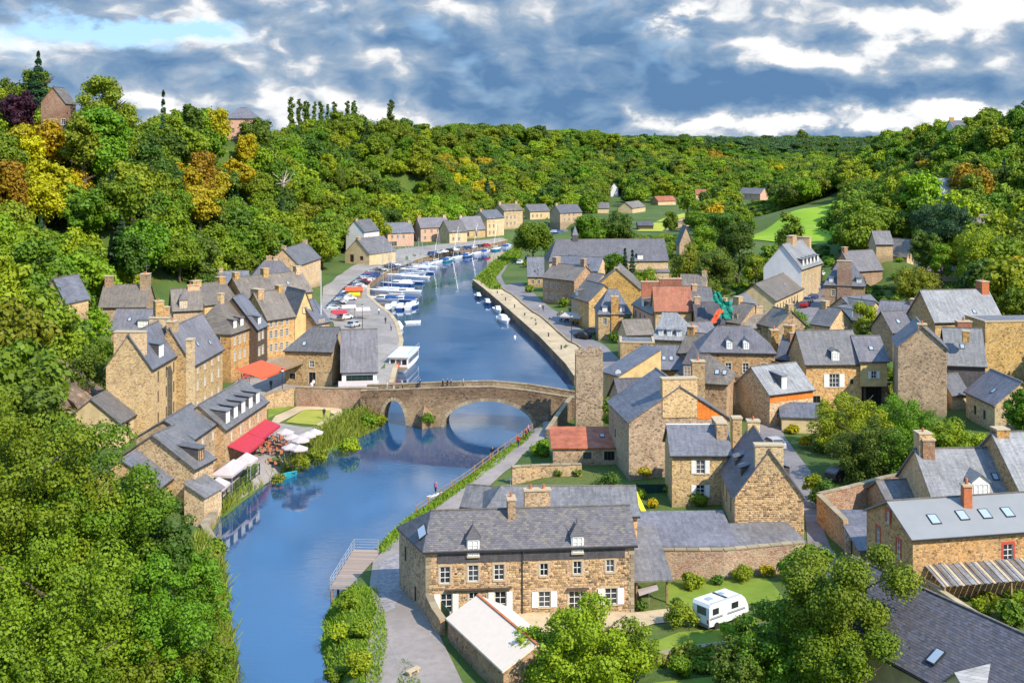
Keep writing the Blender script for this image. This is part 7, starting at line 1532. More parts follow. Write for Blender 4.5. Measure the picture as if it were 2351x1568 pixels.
for i, (px, py, mt, rp, lb) in enumerate(SHR):
    z0 = 1.5 if px < 1000 or py > 1300 else (2.5 if px < 1700 else 3.6)
    if lb.startswith('green plants growing on the bridge'): x, y = -13.6, 193.0; g = .6; R = 1.5
    elif lb.startswith('ivy clump where'): x, y = -22.5, 196.6; g = 1.5; R = 1.6
    else: x, y = P(px, py + rp * .7, z0); g = max(G(x, y), .2); R = rp * y / FPX
    leaf = .17 * max(1, y / 130); n = int(min(9000, 4 * 3.14 * R * R * 1.9 / leaf ** 2))
    make_tree('shrub', 'bush', R, R * 1.7, n, leaf * .62, 500 + i, mt, lb, 'shrub', (x, y, g))

# ------------------------------------------------------------------ undergrowth: low bushes filling gardens and banks
def undergrowth():
    rg = np.random.default_rng(77); bush = [(crown_mesh('bush_form', 'bush', 1.6, 2.3, 900, .14 * 1.2, 900 + i, mt)) for i, mt in enumerate(['leaf_green', 'leaf_dark', 'leaf_bright', 'leaf_olive'])]
    zones = [gp((1545,640,4),(1700,600,4),(1880,600,6),(1900,560,9),(2060,530,10),(2420,690,11),(2420,1010,6),(2100,1010,5),(1900,960,4.5),(1790,880,5),(1700,760,4.8)), gp((1225,600,2),(1290,555,2),(1560,548,3),(1720,570,4),(1560,660,3),(1380,650,2.4),(1330,690,2.2),(1240,660,2)),
             gp((420,1500,2),(560,1568,0),(560,1750,0),(300,1900,2),(100,1900,6),(100,1300,6),(300,1150,3),(440,1200,2),(505,1250,1)), gp((230,960,3),(240,830,5),(190,760,8),(300,715,5),(500,670,5),(690,620,3),(640,560,8),(100,650,14),(60,900,8)),
             gp((1440,1130,2.6),(1640,1130,2.6),(1640,1168,2.6),(1470,1175,2.6)), gp((1490,1440,1.2),(1640,1440,1.2),(1800,1400,1.2),(1850,1330,2),(1950,1500,2),(1900,1700,2),(1480,1700,1.2)), gp((1170,1070,2.5),(1240,1000,2.3),(1270,1040,2.4),(1440,1040,2.6),(1440,1095,2.5),(1175,1100,2.3)), gp((2120,1330,2.6),(2400,1300,2.6),(2400,1460,2.6),(2240,1400,2.6)), gp((1660,470,4),(1930,440,12),(1940,472,13),(1700,512,5))]
    X, Y, K, Rz, Sc = [], [], [], [], []
    for zi, zn in enumerate(zones):
        xs = [p[0] for p in zn]; ys = [p[1] for p in zn]; step = 3.0 if min(ys) < 140 else 4.0; gx, gy = np.meshgrid(np.arange(min(xs), max(xs), step), np.arange(min(ys), max(ys), step)); gx = gx.ravel(); gy = gy.ravel()
        gx = gx + rg.uniform(-.5, .5, len(gx)) * step; gy = gy + rg.uniform(-.5, .5, len(gy)) * step; ok = inside(gx, gy, zn) & ~inside(gx, gy, RIVER) & (dist_poly(gx, gy, RIVER) > .8) & (rg.random(len(gx)) < (.8 if zi in (0, 1, 3) else .6))
        for q in DRAPED: ok &= ~(inside(gx, gy, q) | (dist_poly(gx, gy, q) < 1.3))
        sc = rg.uniform(.5, 1.35, len(gx)) * (1.25 if zi == 3 else 1)
        z = ground(gx, gy); px = CX + gx / gy * FPX; pb = HOR + (CAMH - z) / gy * FPX; pt = HOR + (CAMH - z - 2.4 * sc) / gy * FPX; rp = 1.6 * sc / gy * FPX
        for h in HS:
            q = h['quad']; ok &= ~(inside(gx, gy, q) | (dist_poly(gx, gy, q) < 1.2 * sc + .3)); qx = [CX + p[0] / p[1] * FPX for p in q]; cy = h['c'][1]; yb = HOR + (CAMH - h['ze'] + (h['ze'] - h['z0']) * .55) / min(p[1] for p in q) * FPX
            ok &= ~((gy < cy) & (px + rp > min(qx)) & (px - rp < max(qx)) & (pt < yb) & (pb > yb))
        X += gx[ok].tolist(); Y += gy[ok].tolist(); Sc += sc[ok].tolist()
    X, Y = np.array(X), np.array(Y); Z = ground(X, Y); n = len(X); K = rg.choice(4, n, p=[.36, .24, .2, .2]); order = np.argsort(Y)
    nm = ['green', 'dark green', 'light green', 'olive']; pc = bpy.data.collections.new('bush_forms')
    for j, me in enumerate(bush): o = bpy.data.objects.new(f'bush_form_{j}', me); pc.objects.link(o)
    me = bpy.data.meshes.new('undergrowth'); me.from_pydata(list(zip(X, Y, Z - .15)), [], [])
    for a_, ty, dat in (('form', 'INT', K.astype(int).tolist()), ('turn', 'FLOAT', rg.uniform(0, 6.28, n).tolist()), ('size', 'FLOAT', Sc)): at = me.attributes.new(a_, ty, 'POINT'); at.data.foreach_set('value', dat)
    w = obj('undergrowth', me); w['kind'] = 'stuff'; w['label'] = 'low mixed bushes and garden growth between houses and on banks'
    ng = bpy.data.node_groups['grow_wood'].copy(); ng.nodes['Collection Info'].inputs['Collection'].default_value = pc; md = w.modifiers.new('grow', 'NODES'); md.node_group = ng; print('bushes', n)
undergrowth()
# ordinal words
names = ['first', 'second', 'third', 'fourth', 'fifth', 'sixth', 'seventh', 'eighth', 'ninth', 'tenth', 'eleventh', 'twelfth', 'thirteenth', 'fourteenth', 'fifteenth', 'sixteenth', 'seventeenth', 'eighteenth', 'nineteenth', 'twentieth', 'twenty-first', 'twenty-second', 'twenty-third', 'twenty-fourth', 'twenty-fifth', 'twenty-sixth', 'twenty-seventh', 'twenty-eighth', 'twenty-ninth', 'thirtieth']
# ------------------------------------------------------------------ boats
def hull_mesh(m, L, B, Hh, mt, deck='hull_white', z0=-.25, stern=.85):
    n = 9; ring = []
    for i in range(n + 1):
        t = i / n; w = B / 2 * (stern + (1 - stern) * min(1, t * 3)) * (1 - max(0, (t - .45) / .55) ** 2.2); sh = Hh * (1 + .28 * t * t); ring.append((-L/2 + L * t, max(w, .03), sh))
    top = [(x, -w, h) for x, w, h in ring] + [(x, w, h) for x, w, h in ring[::-1]]; bot = [(x * .93, -w * .62, z0) for x, w, h in ring] + [(x * .93, w * .62, z0) for x, w, h in ring[::-1]]
    m.prism(bot, top, mt, False); m.poly([(x, y, z - .08) for x, y, z in top], deck)
    for i in range(len(top)):
        a, b = top[i], top[(i + 1) % len(top)]; m.poly([(a[0], a[1], a[2] - .12), (b[0], b[1], b[2] - .12), (b[0] * 1.01, b[1] * 1.04, b[2] + .03), (a[0] * 1.01, a[1] * 1.04, a[2] + .03)], deck)
def make_boat(kind, hull, L, name, label, loc, rz, group=None, cover=None):
    t = thing(name, label, 'boat', loc, rz, group); B = L * .3
    m = MB(); hull_mesh(m, L, B, .75 if kind != 'row' else .45, hull, 'hull_white' if kind != 'row' else hull); m.build('hull', t)
    if kind == 'motor':
        m = MB(); a = B * .34; m.prism([(-L*.12, -a, .7), (L*.22, -a*.8, .8), (L*.22, a*.8, .8), (-L*.12, a, .7)], [(-L*.10, -a*.9, 1.55), (L*.08, -a*.75, 1.6), (L*.08, a*.75, 1.6), (-L*.10, a*.9, 1.55)], 'hull_white'); m.build('cabin', t)
        m = MB(); m.box(-L*.09, L*.11, -a*.98, -a*.80, 1.05, 1.35, 'glass'); m.box(-L*.09, L*.11, a*.80, a*.98, 1.05, 1.35, 'glass'); m.poly([(L*.175, -a*.74, 1.0), (L*.175, a*.74, 1.0), (L*.10, a*.72, 1.5), (L*.10, -a*.72, 1.5)], 'glass'); m.build('windscreen', t)
        if cover: m = MB(); m.prism([(-L*.45, -B*.36, .8), (-L*.12, -B*.36, .8), (-L*.12, B*.36, .8), (-L*.45, B*.36, .8)], [(-L*.42, -B*.2, 1.45), (-L*.12, -B*.26, 1.6), (-L*.12, B*.26, 1.6), (-L*.42, B*.2, 1.45)], cover); m.build('canvas_cover', t)
    if kind == 'sail':
        m = MB(); a = B * .26; m.prism([(-L*.1, -a, .75), (L*.22, -a*.7, .85), (L*.22, a*.7, .85), (-L*.1, a, .75)], [(-L*.08, -a*.8, 1.15), (L*.16, -a*.5, 1.1), (L*.16, a*.5, 1.1), (-L*.08, a*.8, 1.15)], 'hull_white'); m.build('cabin', t)
        mh = L * 1.35; m = MB(); m.tube((L*.08, 0, .6), (L*.08, 0, mh), .09, .06, 'alu', 6); m.build('mast', t)
        m = MB(); m.tube((L*.06, 0, 1.7), (-L*.38, 0, 1.75), .14, .12, cover or 'hull_blue', 6); m.build('boom', t)
        m = MB(); [m.tube(p, (L*.08, 0, mh - .2), .025, .025, 'alu', 3) for p in ((L*.49, 0, .9), (-L*.48, 0, .8), (L*.05, B*.45, .8), (L*.05, -B*.45, .8))]; m.build('rigging', t)
    if kind == 'row':
        m = MB(); [m.box(x - .15, x + .15, -B*.42, B*.42, .25, .31, 'timber') for x in (-L*.25, 0, L*.22)]; m.build('thwart', t)
    return t
def wpt(px, py, z=0.0): x, y = P(px, py, z); return (x, y, z)
ALONG = lambda pa, pb: math.atan2(pb[1] - pa[1], pb[0] - pa[0])
hd = ALONG(P(1170,560), P(880,640))
# right-bank moorings
for q in [(1098,684,'motor','hull_dark',6.5,'dark-hulled small boat at the head of the right quay moorings',None), (1119,699,'motor','hull_blue',7,'small boat with dark blue cover moored second on the right quay','hull_blue'),
          (1143,716,'motor','hull_white',7.5,'white cabin boat moored behind the largest one on the right quay',None), (1157,739,'motor','hull_white',10,'largest white motor cruiser moored at the right quay','hull_white')]:
    a = ALONG(P(1165,724), P(1110,676)); make_boat(q[1 + 1], q[3], q[4], 'motor_boat', q[5], wpt(q[0], q[1]), a + math.pi, 'boats along the right quay', q[6])
make_boat('row', 'hull_teal', 4.0, 'rowing_boat', 'turquoise rowing boat moored beside the reeds on the left', wpt(656, 1097), .9)
make_boat('row', 'hull_white', 4.2, 'rowing_boat', 'white skiff tied below the harbour quay near the bridge', wpt(948, 742), .4)
make_boat('motor', 'hull_white', 6.0, 'motor_boat', 'pale green and white cabin boat on the slip above the passenger boat', wpt(913, 752), 1.9, cover='hull_white')
make_boat('motor', 'hull_blue', 11, 'ship', 'white ship with deep blue hull lying beyond the rounded river-bend tree', (P(1292,538)[0] - 4, P(1292,538)[1] + 6, 0), 3.0, cover='hull_blue')
# harbour of the left bank
rgb = random.Random(12); k = 0
line = [(885,712),(900,706),(915,709),(932,708),(945,704),(872,690),(893,688),(915,692),(880,672),(900,668),(921,673),(945,640),(905,655),(930,650),(915,636),(938,632),(960,628),(918,622),(945,618),(968,616)]
desc = ['nearest the quay corner', 'second in the front harbour row', 'third in the front harbour row', 'fourth in the front harbour row', 'at the open end of the front harbour row', 'against the quay in the second row', 'in the middle of the second row', 'at the outer end of the second row', 'innermost in the third row', 'in the middle of the third row', 'outermost in the third row', 'alone at the outer pontoon', 'behind the third row, inner side', 'behind the third row, outer side', 'left of three larger yachts', 'middle of three larger yachts', 'right of three larger yachts', 'at the foot of the car park, left', 'at the foot of the car park, middle', 'at the foot of the car park, right']
for i, (px, py) in enumerate(line):
    kind = 'motor' if i in (0,1,2,3,4,5,7,10,12) else 'sail'; hl = ['hull_blue', 'hull_white', 'hull_blue', 'hull_white', 'hull_blue'][i] if i < 5 else rgb.choice(['hull_white', 'hull_white', 'hull_white', 'hull_blue'])
    x, y = P(px + 6, py); a = rgb.uniform(-.15, .15) + (2.9 if i > 4 else 1.5)
    make_boat(kind, hl, rgb.uniform(6.5, 8) if i < 5 else rgb.uniform(9, 12), 'motor_boat' if kind == 'motor' else 'sailing_boat', f"{'blue' if hl == 'hull_blue' else 'white'} {'motor boat' if kind == 'motor' else 'sailing boat'} {desc[i]}", (x, y, 0), a, 'boats moored in the left-bank harbour', rgb.choice(['hull_blue', 'hull_white', None]))
ORD = lambda i: names[i] if i < len(names) else 'thirtieth'
qa = resample([P(975,611), P(1045,594), P(1110,580), P(1160,568)], 9.5)
for i, (x, y) in enumerate(qa[:20]):
    j = min(i + 1, len(qa) - 1); a = math.atan2(qa[j][1] - qa[j - 1][1], qa[j][0] - qa[j - 1][0]); kind = 'sail' if i % 2 == 1 else 'motor'; hl = ['hull_white', 'hull_white', 'hull_teal', 'hull_white', 'hull_blue'][i % 5]
    make_boat(kind, hl, 9.5, 'sailing_boat' if kind == 'sail' else 'motor_boat', f"{names[i]} boat of the long moored line along the far left quay", (x + 1, y - 1, 0), a, 'boats moored along the far left quay', rgb.choice(['hull_blue', 'hull_white']))
# floating pontoons
for i, (a, b, lb) in enumerate([((862,676),(925,682),'pontoon between second and third harbour rows'), ((862,698),(950,702),'pontoon behind the front row of harbour boats'), ((893,630),(965,622),'pontoon below the car park')]):
    A_, B_ = P(*a), P(*b); L = math.dist(A_, B_); t = thing('pontoon', 'grey floating ' + lb, 'pontoon', (*A_, 0), ALONG(A_, B_)); m = MB(); m.box(0, L, -.8, .8, -.2, .35, 'timber'); m.build('deck', t)
# passenger boat
def river_boat():
    x, y = P(936, 842); a = ALONG(P(945,850), P(950,775)); t = thing('passenger_boat', 'white passenger boat with railed upper deck moored at the left quay beyond the bridge', 'boat', (x - .5, y + 1.5, 0), math.atan2(20, 2.0))
    m = MB(); hull_mesh(m, 17, 4.4, 1.0, 'hull_white', 'hull_white', stern=.95); m.build('hull', t)
    m = MB(); m.box(-7.6, 4.2, -1.9, 1.9, .9, 3.0, 'hull_white'); m.build('saloon', t)
    for s in (-1, 1):
        for i in range(8): m = MB(); x0 = -7.2 + i * 1.4; m.box(x0, x0 + 1.05, s * 1.905 - .02, s * 1.905 + .02, 1.6, 2.5, 'glass'); m.build('window', t)
    for i in range(3): m = MB(); m.box(-7.64, -7.6, -1.6 + i * 1.15, -.7 + i * 1.15, 1.5, 2.5, 'glass'); m.build('window', t)
    m = MB(); m.box(-8.2, 4.6, -2.1, 2.1, 3.0, 3.12, 'hull_white'); m.build('roof_deck', t)
    m = MB()
    for i in range(10): [m.tube((-8 + i * 1.35, s, 3.1), (-8 + i * 1.35, s, 4.0), .03, .03, 'alu', 4) for s in (-2, 2)]
    [m.tube((-8, s, 4.0), (4.2, s, 4.0), .03, .03, 'alu', 4) for s in (-2, 2)]; m.tube((-8, -2, 4.0), (-8, 2, 4.0), .03, .03, 'alu', 4); m.build('railing', t)
    m = MB(); m.box(-9.0, -7.7, -1.8, 1.8, .95, 1.1, 'timber'); m.box(-9, -7.7, -.2, .2, 1.1, 1.9, 'red_paint'); m.build('aft_deck', t)
river_boat()
# ------------------------------------------------------------------ cars
_cm = {}
def car_proto(col, van=False):
    k = (col, van)
    if k in _cm: return _cm[k]
    Hb = 1.0; L = 4.2; W_ = 1.75
    prof = [(-2.1, .35), (2.1, .35), (2.12, .75), (1.25, .95), (.55, 1.42), (-1.2, 1.45), (-1.95, 1.0), (-2.1, .9)] if not van else [(-2.4, .35), (2.3, .35), (2.35, .9), (1.7, 1.15), (1.3, 1.95), (-2.35, 2.0), (-2.4, .9)]
    m = MB()
    def ring(y, s, z): return [(x, y, zz if zz < 1 else zz * s) for x, zz in prof]
    m.prism([(x, -W_/2 * (1 if z < 1.05 else .84), z) for x, z in prof], [(x, W_/2 * (1 if z < 1.05 else .84), z) for x, z in prof], col); b = m.mesh('body')
    g = MB(); top = 1.36 if not van else 1.85
    if not van:
        for s in (-1, 1): g.poly([(-1.75, s * .865, 1.0), (1.1, s * .865, 1.0), (.5, s * .765, top), (-1.15, s * .765, top)][::s], 'glass')
        g.poly([(1.24, -.8, .985), (1.24, .8, .985), (.6, .7, 1.4), (.6, -.7, 1.4)], 'glass'); g.poly([(-1.93, .8, 1.04), (-1.93, -.8, 1.04), (-1.27, -.7, 1.43), (-1.27, .7, 1.43)], 'glass')
    else:
        g.poly([(1.72, -.8, 1.2), (1.72, .8, 1.2), (1.36, .7, 1.85), (1.36, -.7, 1.85)], 'glass')
    gl = g.mesh('windows'); w = MB(); w.tube((0, -.1, 0), (0, .1, 0), .31, .31, 'rubber', 12); _cm[k] = (b, gl, w.mesh('wheel')); return _cm[k]
def car(col, label, loc, rz, van=False, group=None):
    b, g, w = car_proto(col, van); t = thing('parked_van' if van else 'parked_car', label, 'van' if van else 'car', loc, rz, group)
    obj('body', b, t); obj('windows', g, t); [obj('wheel', w, t, (x, y, .31)) for x in (-1.3, 1.3) for y in (-.8, .8)]
    return t
CN = {'car_black': 'black', 'car_silver': 'silver', 'car_white': 'white', 'car_blue': 'dark blue', 'car_red': 'red', 'car_grey': 'dark grey'}
for i, (px, py, c, a, pl) in enumerate([(1338,777,'car_black',2.2,'nearest the quay edge by the pink-fronted house'), (1362,766,'car_grey',2.4,'tucked against the twin-chimney house'),
    (1868,684,'car_blue',1.1,'in the middle of the street below the whitewashed gable'), (1877,673,'car_silver',1.1,'farther up the street from the blue one'), (1856,697,'car_silver',1.1,'closer down the street from the blue one'), (1884,664,'car_white',1.1,'topmost in the street by the hipped house'), (1848,706,'car_red',1.1,'lowest in the street below the whitewashed gable'),
    (1776,1012,'car_silver',1.8,'in the narrow lane behind the tall gable'), (2172-240,1095,'car_black',.6,'in the yard shade under the lime tree'),
    (812,752,'car_silver',1.2,'on the square behind the dark shop roof'), (792,735,'car_white',1.0,'behind the dark shop roof, further back'), (1212,596,'car_black',1.4,'at the far end of the quay road'), (1196,606,'car_white',1.2,'before the rounded tree on the quay road'), (1322,718,'car_grey',2.3,'behind the white cafe canopy')]):
    z = 2.0 if px < 1700 else 4.8
    if px > 1900: z = 3.8
    x, y = P(px, py, z); z = G(x, y) + .15; z = max(z, 2.0); car(c, f'{CN[c]} car {pl}', (x, y, z), a)
pk = resample([P(765,712,2), P(805,668,2), P(852,632,2), P(905,612,2), P(945,598,2)], 3.6); pl2 = resample([P(985,588,2), P(1050,577,2), P(1110,569,2)], 4.5)
cols = ['car_silver', 'car_blue', 'car_white', 'car_black', 'car_silver', 'car_grey', 'car_red', 'car_white', 'car_blue', 'car_silver', 'car_black']
for i, (x, y) in enumerate(pk[:30:1]):
    if i % 7 == 5: continue
    c = cols[(i * 5) % 11]; car(c, f'{CN[c]} car, {ORD(i)} from the near end of the harbour car park row', (x, y, 2.02), .5, False, 'cars in the harbour car park')
pk2 = resample([P(800,690,2), P(838,648,2), P(880,622,2)], 3.8)
for i, (x, y) in enumerate(pk2[:16]):
    if i % 5 == 3: continue
    c = cols[(i * 7 + 2) % 11]; car(c, f'{CN[c]} car, {ORD(i)} from the near end of the waterside parking row', (x, y, 2.02), .6, False, 'cars in the waterside parking row')
for i, (x, y) in enumerate(pl2[:14]):
    c = cols[(i * 3 + 1) % 11]; car(c, f'{CN[c]} car, {ORD(i)} from the left on the far quay', (x + 1, y + 4, 2.05), 1.0, False, 'cars on the far quay')
# ------------------------------------------------------------------ people
_pm = {}
def person_mesh(pose, top, leg):
    k = (pose, top, leg)
    if k in _pm: return _pm[k]
    st = .22 if pose == 'walk' else .05; ar = .28 if pose == 'walk' else .08
    J = dict(pelvis=(0, 0, .95), waist=(0, 0, 1.1), chest=(0, 0, 1.35), neck=(.01, 0, 1.5), head=(.03, 0, 1.62), crown=(.02, 0, 1.72),
             lh=(0, .1, .9), lk=(st * .6, .11, .5), la=(st * .9, .11, .1), lt=(st * .9 + .17, .12, .04), rh=(0, -.1, .9), rk=(-st * .2, -.11, .5), ra=(-st * 1.3, -.11, .12), rt=(-st * 1.3 + .15, -.12, .04),
             ls=(0, .19, 1.42), le=(-ar * .5, .24, 1.15), lw=(-ar * .2, .24, .92), lf=(-ar * .1 + .02, .24, .82), rs=(0, -.19, 1.42), re=(ar * .3, -.24, 1.15), rw=(ar, -.23, .95), rf=(ar + .04, -.23, .86))
    E = [('pelvis','waist'),('waist','chest'),('chest','neck'),('neck','head'),('head','crown'),('pelvis','lh'),('lh','lk'),('lk','la'),('la','lt'),('pelvis','rh'),('rh','rk'),('rk','ra'),('ra','rt'),('chest','ls'),('ls','le'),('le','lw'),('lw','lf'),('chest','rs'),('rs','re'),('re','rw'),('rw','rf')]
    Rd = dict(pelvis=.14, waist=.13, chest=.15, neck=.055, head=.1, crown=.07, lh=.1, rh=.1, lk=.06, rk=.06, la=.045, ra=.045, lt=.035, rt=.035, ls=.07, rs=.07, le=.045, re=.045, lw=.033, rw=.033, lf=.03, rf=.03)
    nm = list(J); me = bpy.data.meshes.new('person_body'); me.from_pydata([J[n] for n in nm], [(nm.index(a), nm.index(b)) for a, b in E], [])
    o = bpy.data.objects.new('tmp_body', me); COL.objects.link(o); md = o.modifiers.new('skin', 'SKIN'); 
    for i, n in enumerate(nm): v = me.skin_vertices[0].data[i]; v.radius = (Rd[n], Rd[n] * (1.25 if n in ('chest', 'pelvis', 'waist') else 1)); v.use_root = n == 'pelvis'
    sb = o.modifiers.new('sub', 'SUBSURF'); sb.levels = 1
    dg = bpy.context.evaluated_depsgraph_get(); out = bpy.data.meshes.new_from_object(o.evaluated_get(dg)); bpy.data.objects.remove(o)
    for q in (leg, top, 'skin', 'timber_dark'): out.materials.append(MATS[q])
    for p in out.polygons:
        z = p.center.z; y = abs(p.center.y); p.material_index = 3 if z > 1.68 or (z > 1.56 and p.center.x < -.03) else 2 if z > 1.48 or (y > .2 and z < 1.0 and z > .7) else 1 if z > .98 or y > .2 else 0
    out.name = 'person_body'; _pm[k] = out; return out
PC = {'cloth_navy': 'navy', 'cloth_white': 'white', 'cloth_red': 'red', 'cloth_beige': 'beige', 'cloth_black': 'black', 'cloth_pink': 'pink'}
def person(pose, top, leg, where, loc, rz):
    o = obj('person', person_mesh(pose, top, leg), None, loc, (0, 0, rz)); tag(o, f"person in {PC[top]} and {PC[leg]} {where}", 'person')
BL = [(2.2,'walk','cloth_white','cloth_beige','at the left end of the bridge'),(3.2,'stand','cloth_pink','cloth_white','beside the white-topped walker at the left bridge end'),(4.6,'stand','cloth_beige','cloth_black','above the small arch'),(7.4,'stand','cloth_black','cloth_navy','at the far parapet past the small arch'),
      (11.3,'walk','cloth_black','cloth_black','leading a group on the bridge crown'),(12.0,'walk','cloth_navy','cloth_navy','in the middle of the group on the bridge'),(12.7,'stand','cloth_navy','cloth_black','last of the group on the bridge'),(14.6,'stand','cloth_beige','cloth_navy','alone left of the bridge crown')]
for i, (s, po, a, b, w) in enumerate(BL): person(po, a, b, w, bridge_point(s, [.6, 1.0, 1.2, 1.7, .8, 1.2, .5, 1.0][i]), random.Random(i).choice([0, math.pi]))
GP = [(720,888,2.9,'stand','cloth_white','cloth_navy','outside the dark doorway of the bridge house'),(716,893,2.9,'stand','cloth_white','cloth_white','beside the one outside the bridge house doorway'),(622,895,2.6,'walk','cloth_navy','cloth_black','crossing the square above the park'),(640,908,2.6,'stand','cloth_black','cloth_black','near the park entrance'),
      (1208,1010,1.8,'walk','cloth_red','cloth_black','on the towpath nearest the bridge'),(1213,1002,1.8,'walk','cloth_pink','cloth_navy','second on the towpath below the bridge'),(1190,1030,1.8,'walk','cloth_red','cloth_navy','farther down the towpath'),(1130,1056,1.7,'stand','cloth_black','cloth_beige','leaning at the towpath fence'),
      (1240,712,2.0,'walk','cloth_white','cloth_beige','on the right quay road, left of a pair'),(1247,714,2.0,'walk','cloth_navy','cloth_black','on the right quay road, right of a pair'),(560,880,2.8,'walk','cloth_red','cloth_beige','in front of the orange awning'),(583,872,2.8,'stand','cloth_white','cloth_navy','under the right end of the orange awning'),
      (744,960,2.0,'stand','cloth_black','cloth_navy','by the park lawn corner'),(885,745,1.8,'walk','cloth_navy','cloth_black','on the curving harbour walk'),(898,762,1.8,'stand','cloth_beige','cloth_navy','on the harbour walk beside the passenger boat'),(870,724,1.8,'walk','cloth_white','cloth_navy','at the bend of the harbour walk'),
      (1262,745,2.0,'walk','cloth_black','cloth_beige','alone further along the right quay road'),(1300,742,2.0,'stand','cloth_red','cloth_black','beside the cafe chairs on the right quay'),(1290,732,2.0,'stand','cloth_white','cloth_black','behind the cafe chairs on the right quay')]
for i, (px, py, z, po, a, b, w) in enumerate(GP): x, y = P(px, py, z); person(po, a, b, w, (x, y, max(G(x, y), 1.7) + .12), random.Random(i * 3).uniform(0, 6.28))
# paddler on the near water
x, y = P(1000, 1137); t = thing('stand_up_board', 'small board with a standing paddler in pink near the towpath fence', 'board', (x, y, .02), .8); m = MB(); m.prism([(-1.4, -.2, 0), (1.2, -.3, 0), (1.7, 0, 0), (1.2, .3, 0), (-1.4, .2, 0)], [(-1.4, -.2, .12), (1.2, -.3, .12), (1.7, 0, .14), (1.2, .3, .12), (-1.4, .2, .12)], 'hull_white'); m.build('deck', t)
person('stand', 'cloth_pink', 'cloth_navy', 'on a board on the river near the towpath', (x, y, .14), .8)
x, y = P(1182, 775); t = thing('mooring_buoy', 'small white buoy floating off the right quay', 'buoy', (x, y, 0)); m = MB(); m.tube((0, 0, -.2), (0, 0, .5), .35, .2, 'white_paint', 8); m.build('float', t); m = MB(); m.tube((0, 0, .5), (0, 0, 1.3), .04, .04, 'iron_dark', 5); m.build('pole', t)
# ------------------------------------------------------------------ terraces
def parasol(label, x, y, g, R=1.7, h=2.5, mt='white_canvas', gr=None):
    t = thing('parasol', label, 'parasol', (x, y, g), random.Random(int(x * 10)).uniform(0, 1), gr); m = MB(); m.tube((0, 0, 0), (0, 0, h + .35), .03, .03, 'timber', 6); m.build('pole', t)
    m = MB(); ring = [(R * math.cos(a), R * math.sin(a), h) for a in [2 * math.pi * i / 8 for i in range(8)]]
    for i in range(8): m.poly([ring[i], ring[(i + 1) % 8], (0, 0, h + .55)], mt); a, b = ring[i], ring[(i + 1) % 8]; m.poly([(a[0], a[1], h - .18), (b[0], b[1], h - .18), b, a], mt)
    m.build('canopy', t); m = MB(); m.box(-.3, .3, -.3, .3, 0, .08, 'iron_dark'); m.build('base', t)
PP = [(655,985,'nearest the park path'),(672,997,'second from the dormered building'),(690,1003,'third, over the middle of the terrace'),(705,992,'fourth, toward the river'),(722,985,'outermost, beside the reeds'),(668,1015,'in the nearer row, left'),(686,1018,'in the nearer row, right')]
for i, (px, py, w) in enumerate(PP): x, y = P(px, py + 8, 4.2); parasol(f'off-white parasol {w}', x, y, 1.75 if py < 1010 else 1.5, 1.3, gr='parasols on the restaurant terrace')
_t = {}
def table_proto():
    m = MB(); m.tube((0, 0, .70), (0, 0, .74), .42, .42, 'timber', 10); a = m.mesh('table_top'); m = MB(); m.tube((0, 0, 0), (0, 0, .7), .04, .04, 'iron_dark', 5); b = m.mesh('stem'); return a, b
def chair_proto(mt):
    m = MB(); m.box(-.21, .21, -.21, .21, .42, .46, mt); a = m.mesh('seat'); m = MB(); m.box(-.21, .21, .17, .21, .46, .9, mt); b = m.mesh('backrest'); m = MB(); m.box(-.02, .02, -.02, .02, 0, .42, 'iron_dark'); return a, b, m.mesh('leg')
TT = table_proto(); CC = {k: chair_proto(k) for k in ('terracotta', 'iron_dark', 'cloth_red')}
def table_set(label, x, y, g, mt, rg, gr):
    t = thing('cafe_table', label, 'table', (x, y, g), 0, gr); obj('table_top', TT[0], t); obj('stem', TT[1], t)
    for k, a in enumerate((.4, 2.0, 3.6, 5.2)):
        a += rg.uniform(-.2, .2); c = thing('cafe_chair', ['first', 'second', 'third', 'fourth'][k] + ' chair around the ' + label, 'chair', (x + .75 * math.cos(a), y + .75 * math.sin(a), g), a - math.pi / 2, 'chairs on the cafe terraces')
        obj('seat', CC[mt][0], c); obj('backrest', CC[mt][1], c); [obj('leg', CC[mt][2], c, (u, v, 0)) for u in (-.18, .18) for v in (-.18, .18)]
rg9 = random.Random(9); n9 = 0
for i, (px, py) in enumerate([(612,1032),(628,1022),(642,1012),(618,1046),(636,1036),(652,1026),(640,1050),(600,1048),(626,1062),(658,1040)]):
    x, y = P(px, py, 1.6); table_set(f"terrace table {['one','two','three','four','five','six','seven','eight','nine','ten'][i]} from the crimson awning", x, y, max(G(x, y), 1.0) + .15, 'terracotta', rg9, 'tables on the riverside terrace')
for i, (px, py) in enumerate([(566,868),(580,862),(594,857),(608,852),(560,878)]):
    x, y = P(px, py + 6, 2.8); table_set(f"cafe table {['one','two','three','four','five'][i]} from the left under the orange awning", x, y, max(G(x, y), 2.4) + .15, 'cloth_red', rg9, 'tables under the orange awning')
for i, (px, py) in enumerate([(1287,728),(1298,734),(1310,742),(1322,748),(1293,742)]):
    x, y = P(px, py, 2.0); table_set(f"quay cafe table {['one','two','three','four','five'][i]} from the left by the white canopy", x, y, 2.15, 'iron_dark', rg9, 'tables on the right quay')
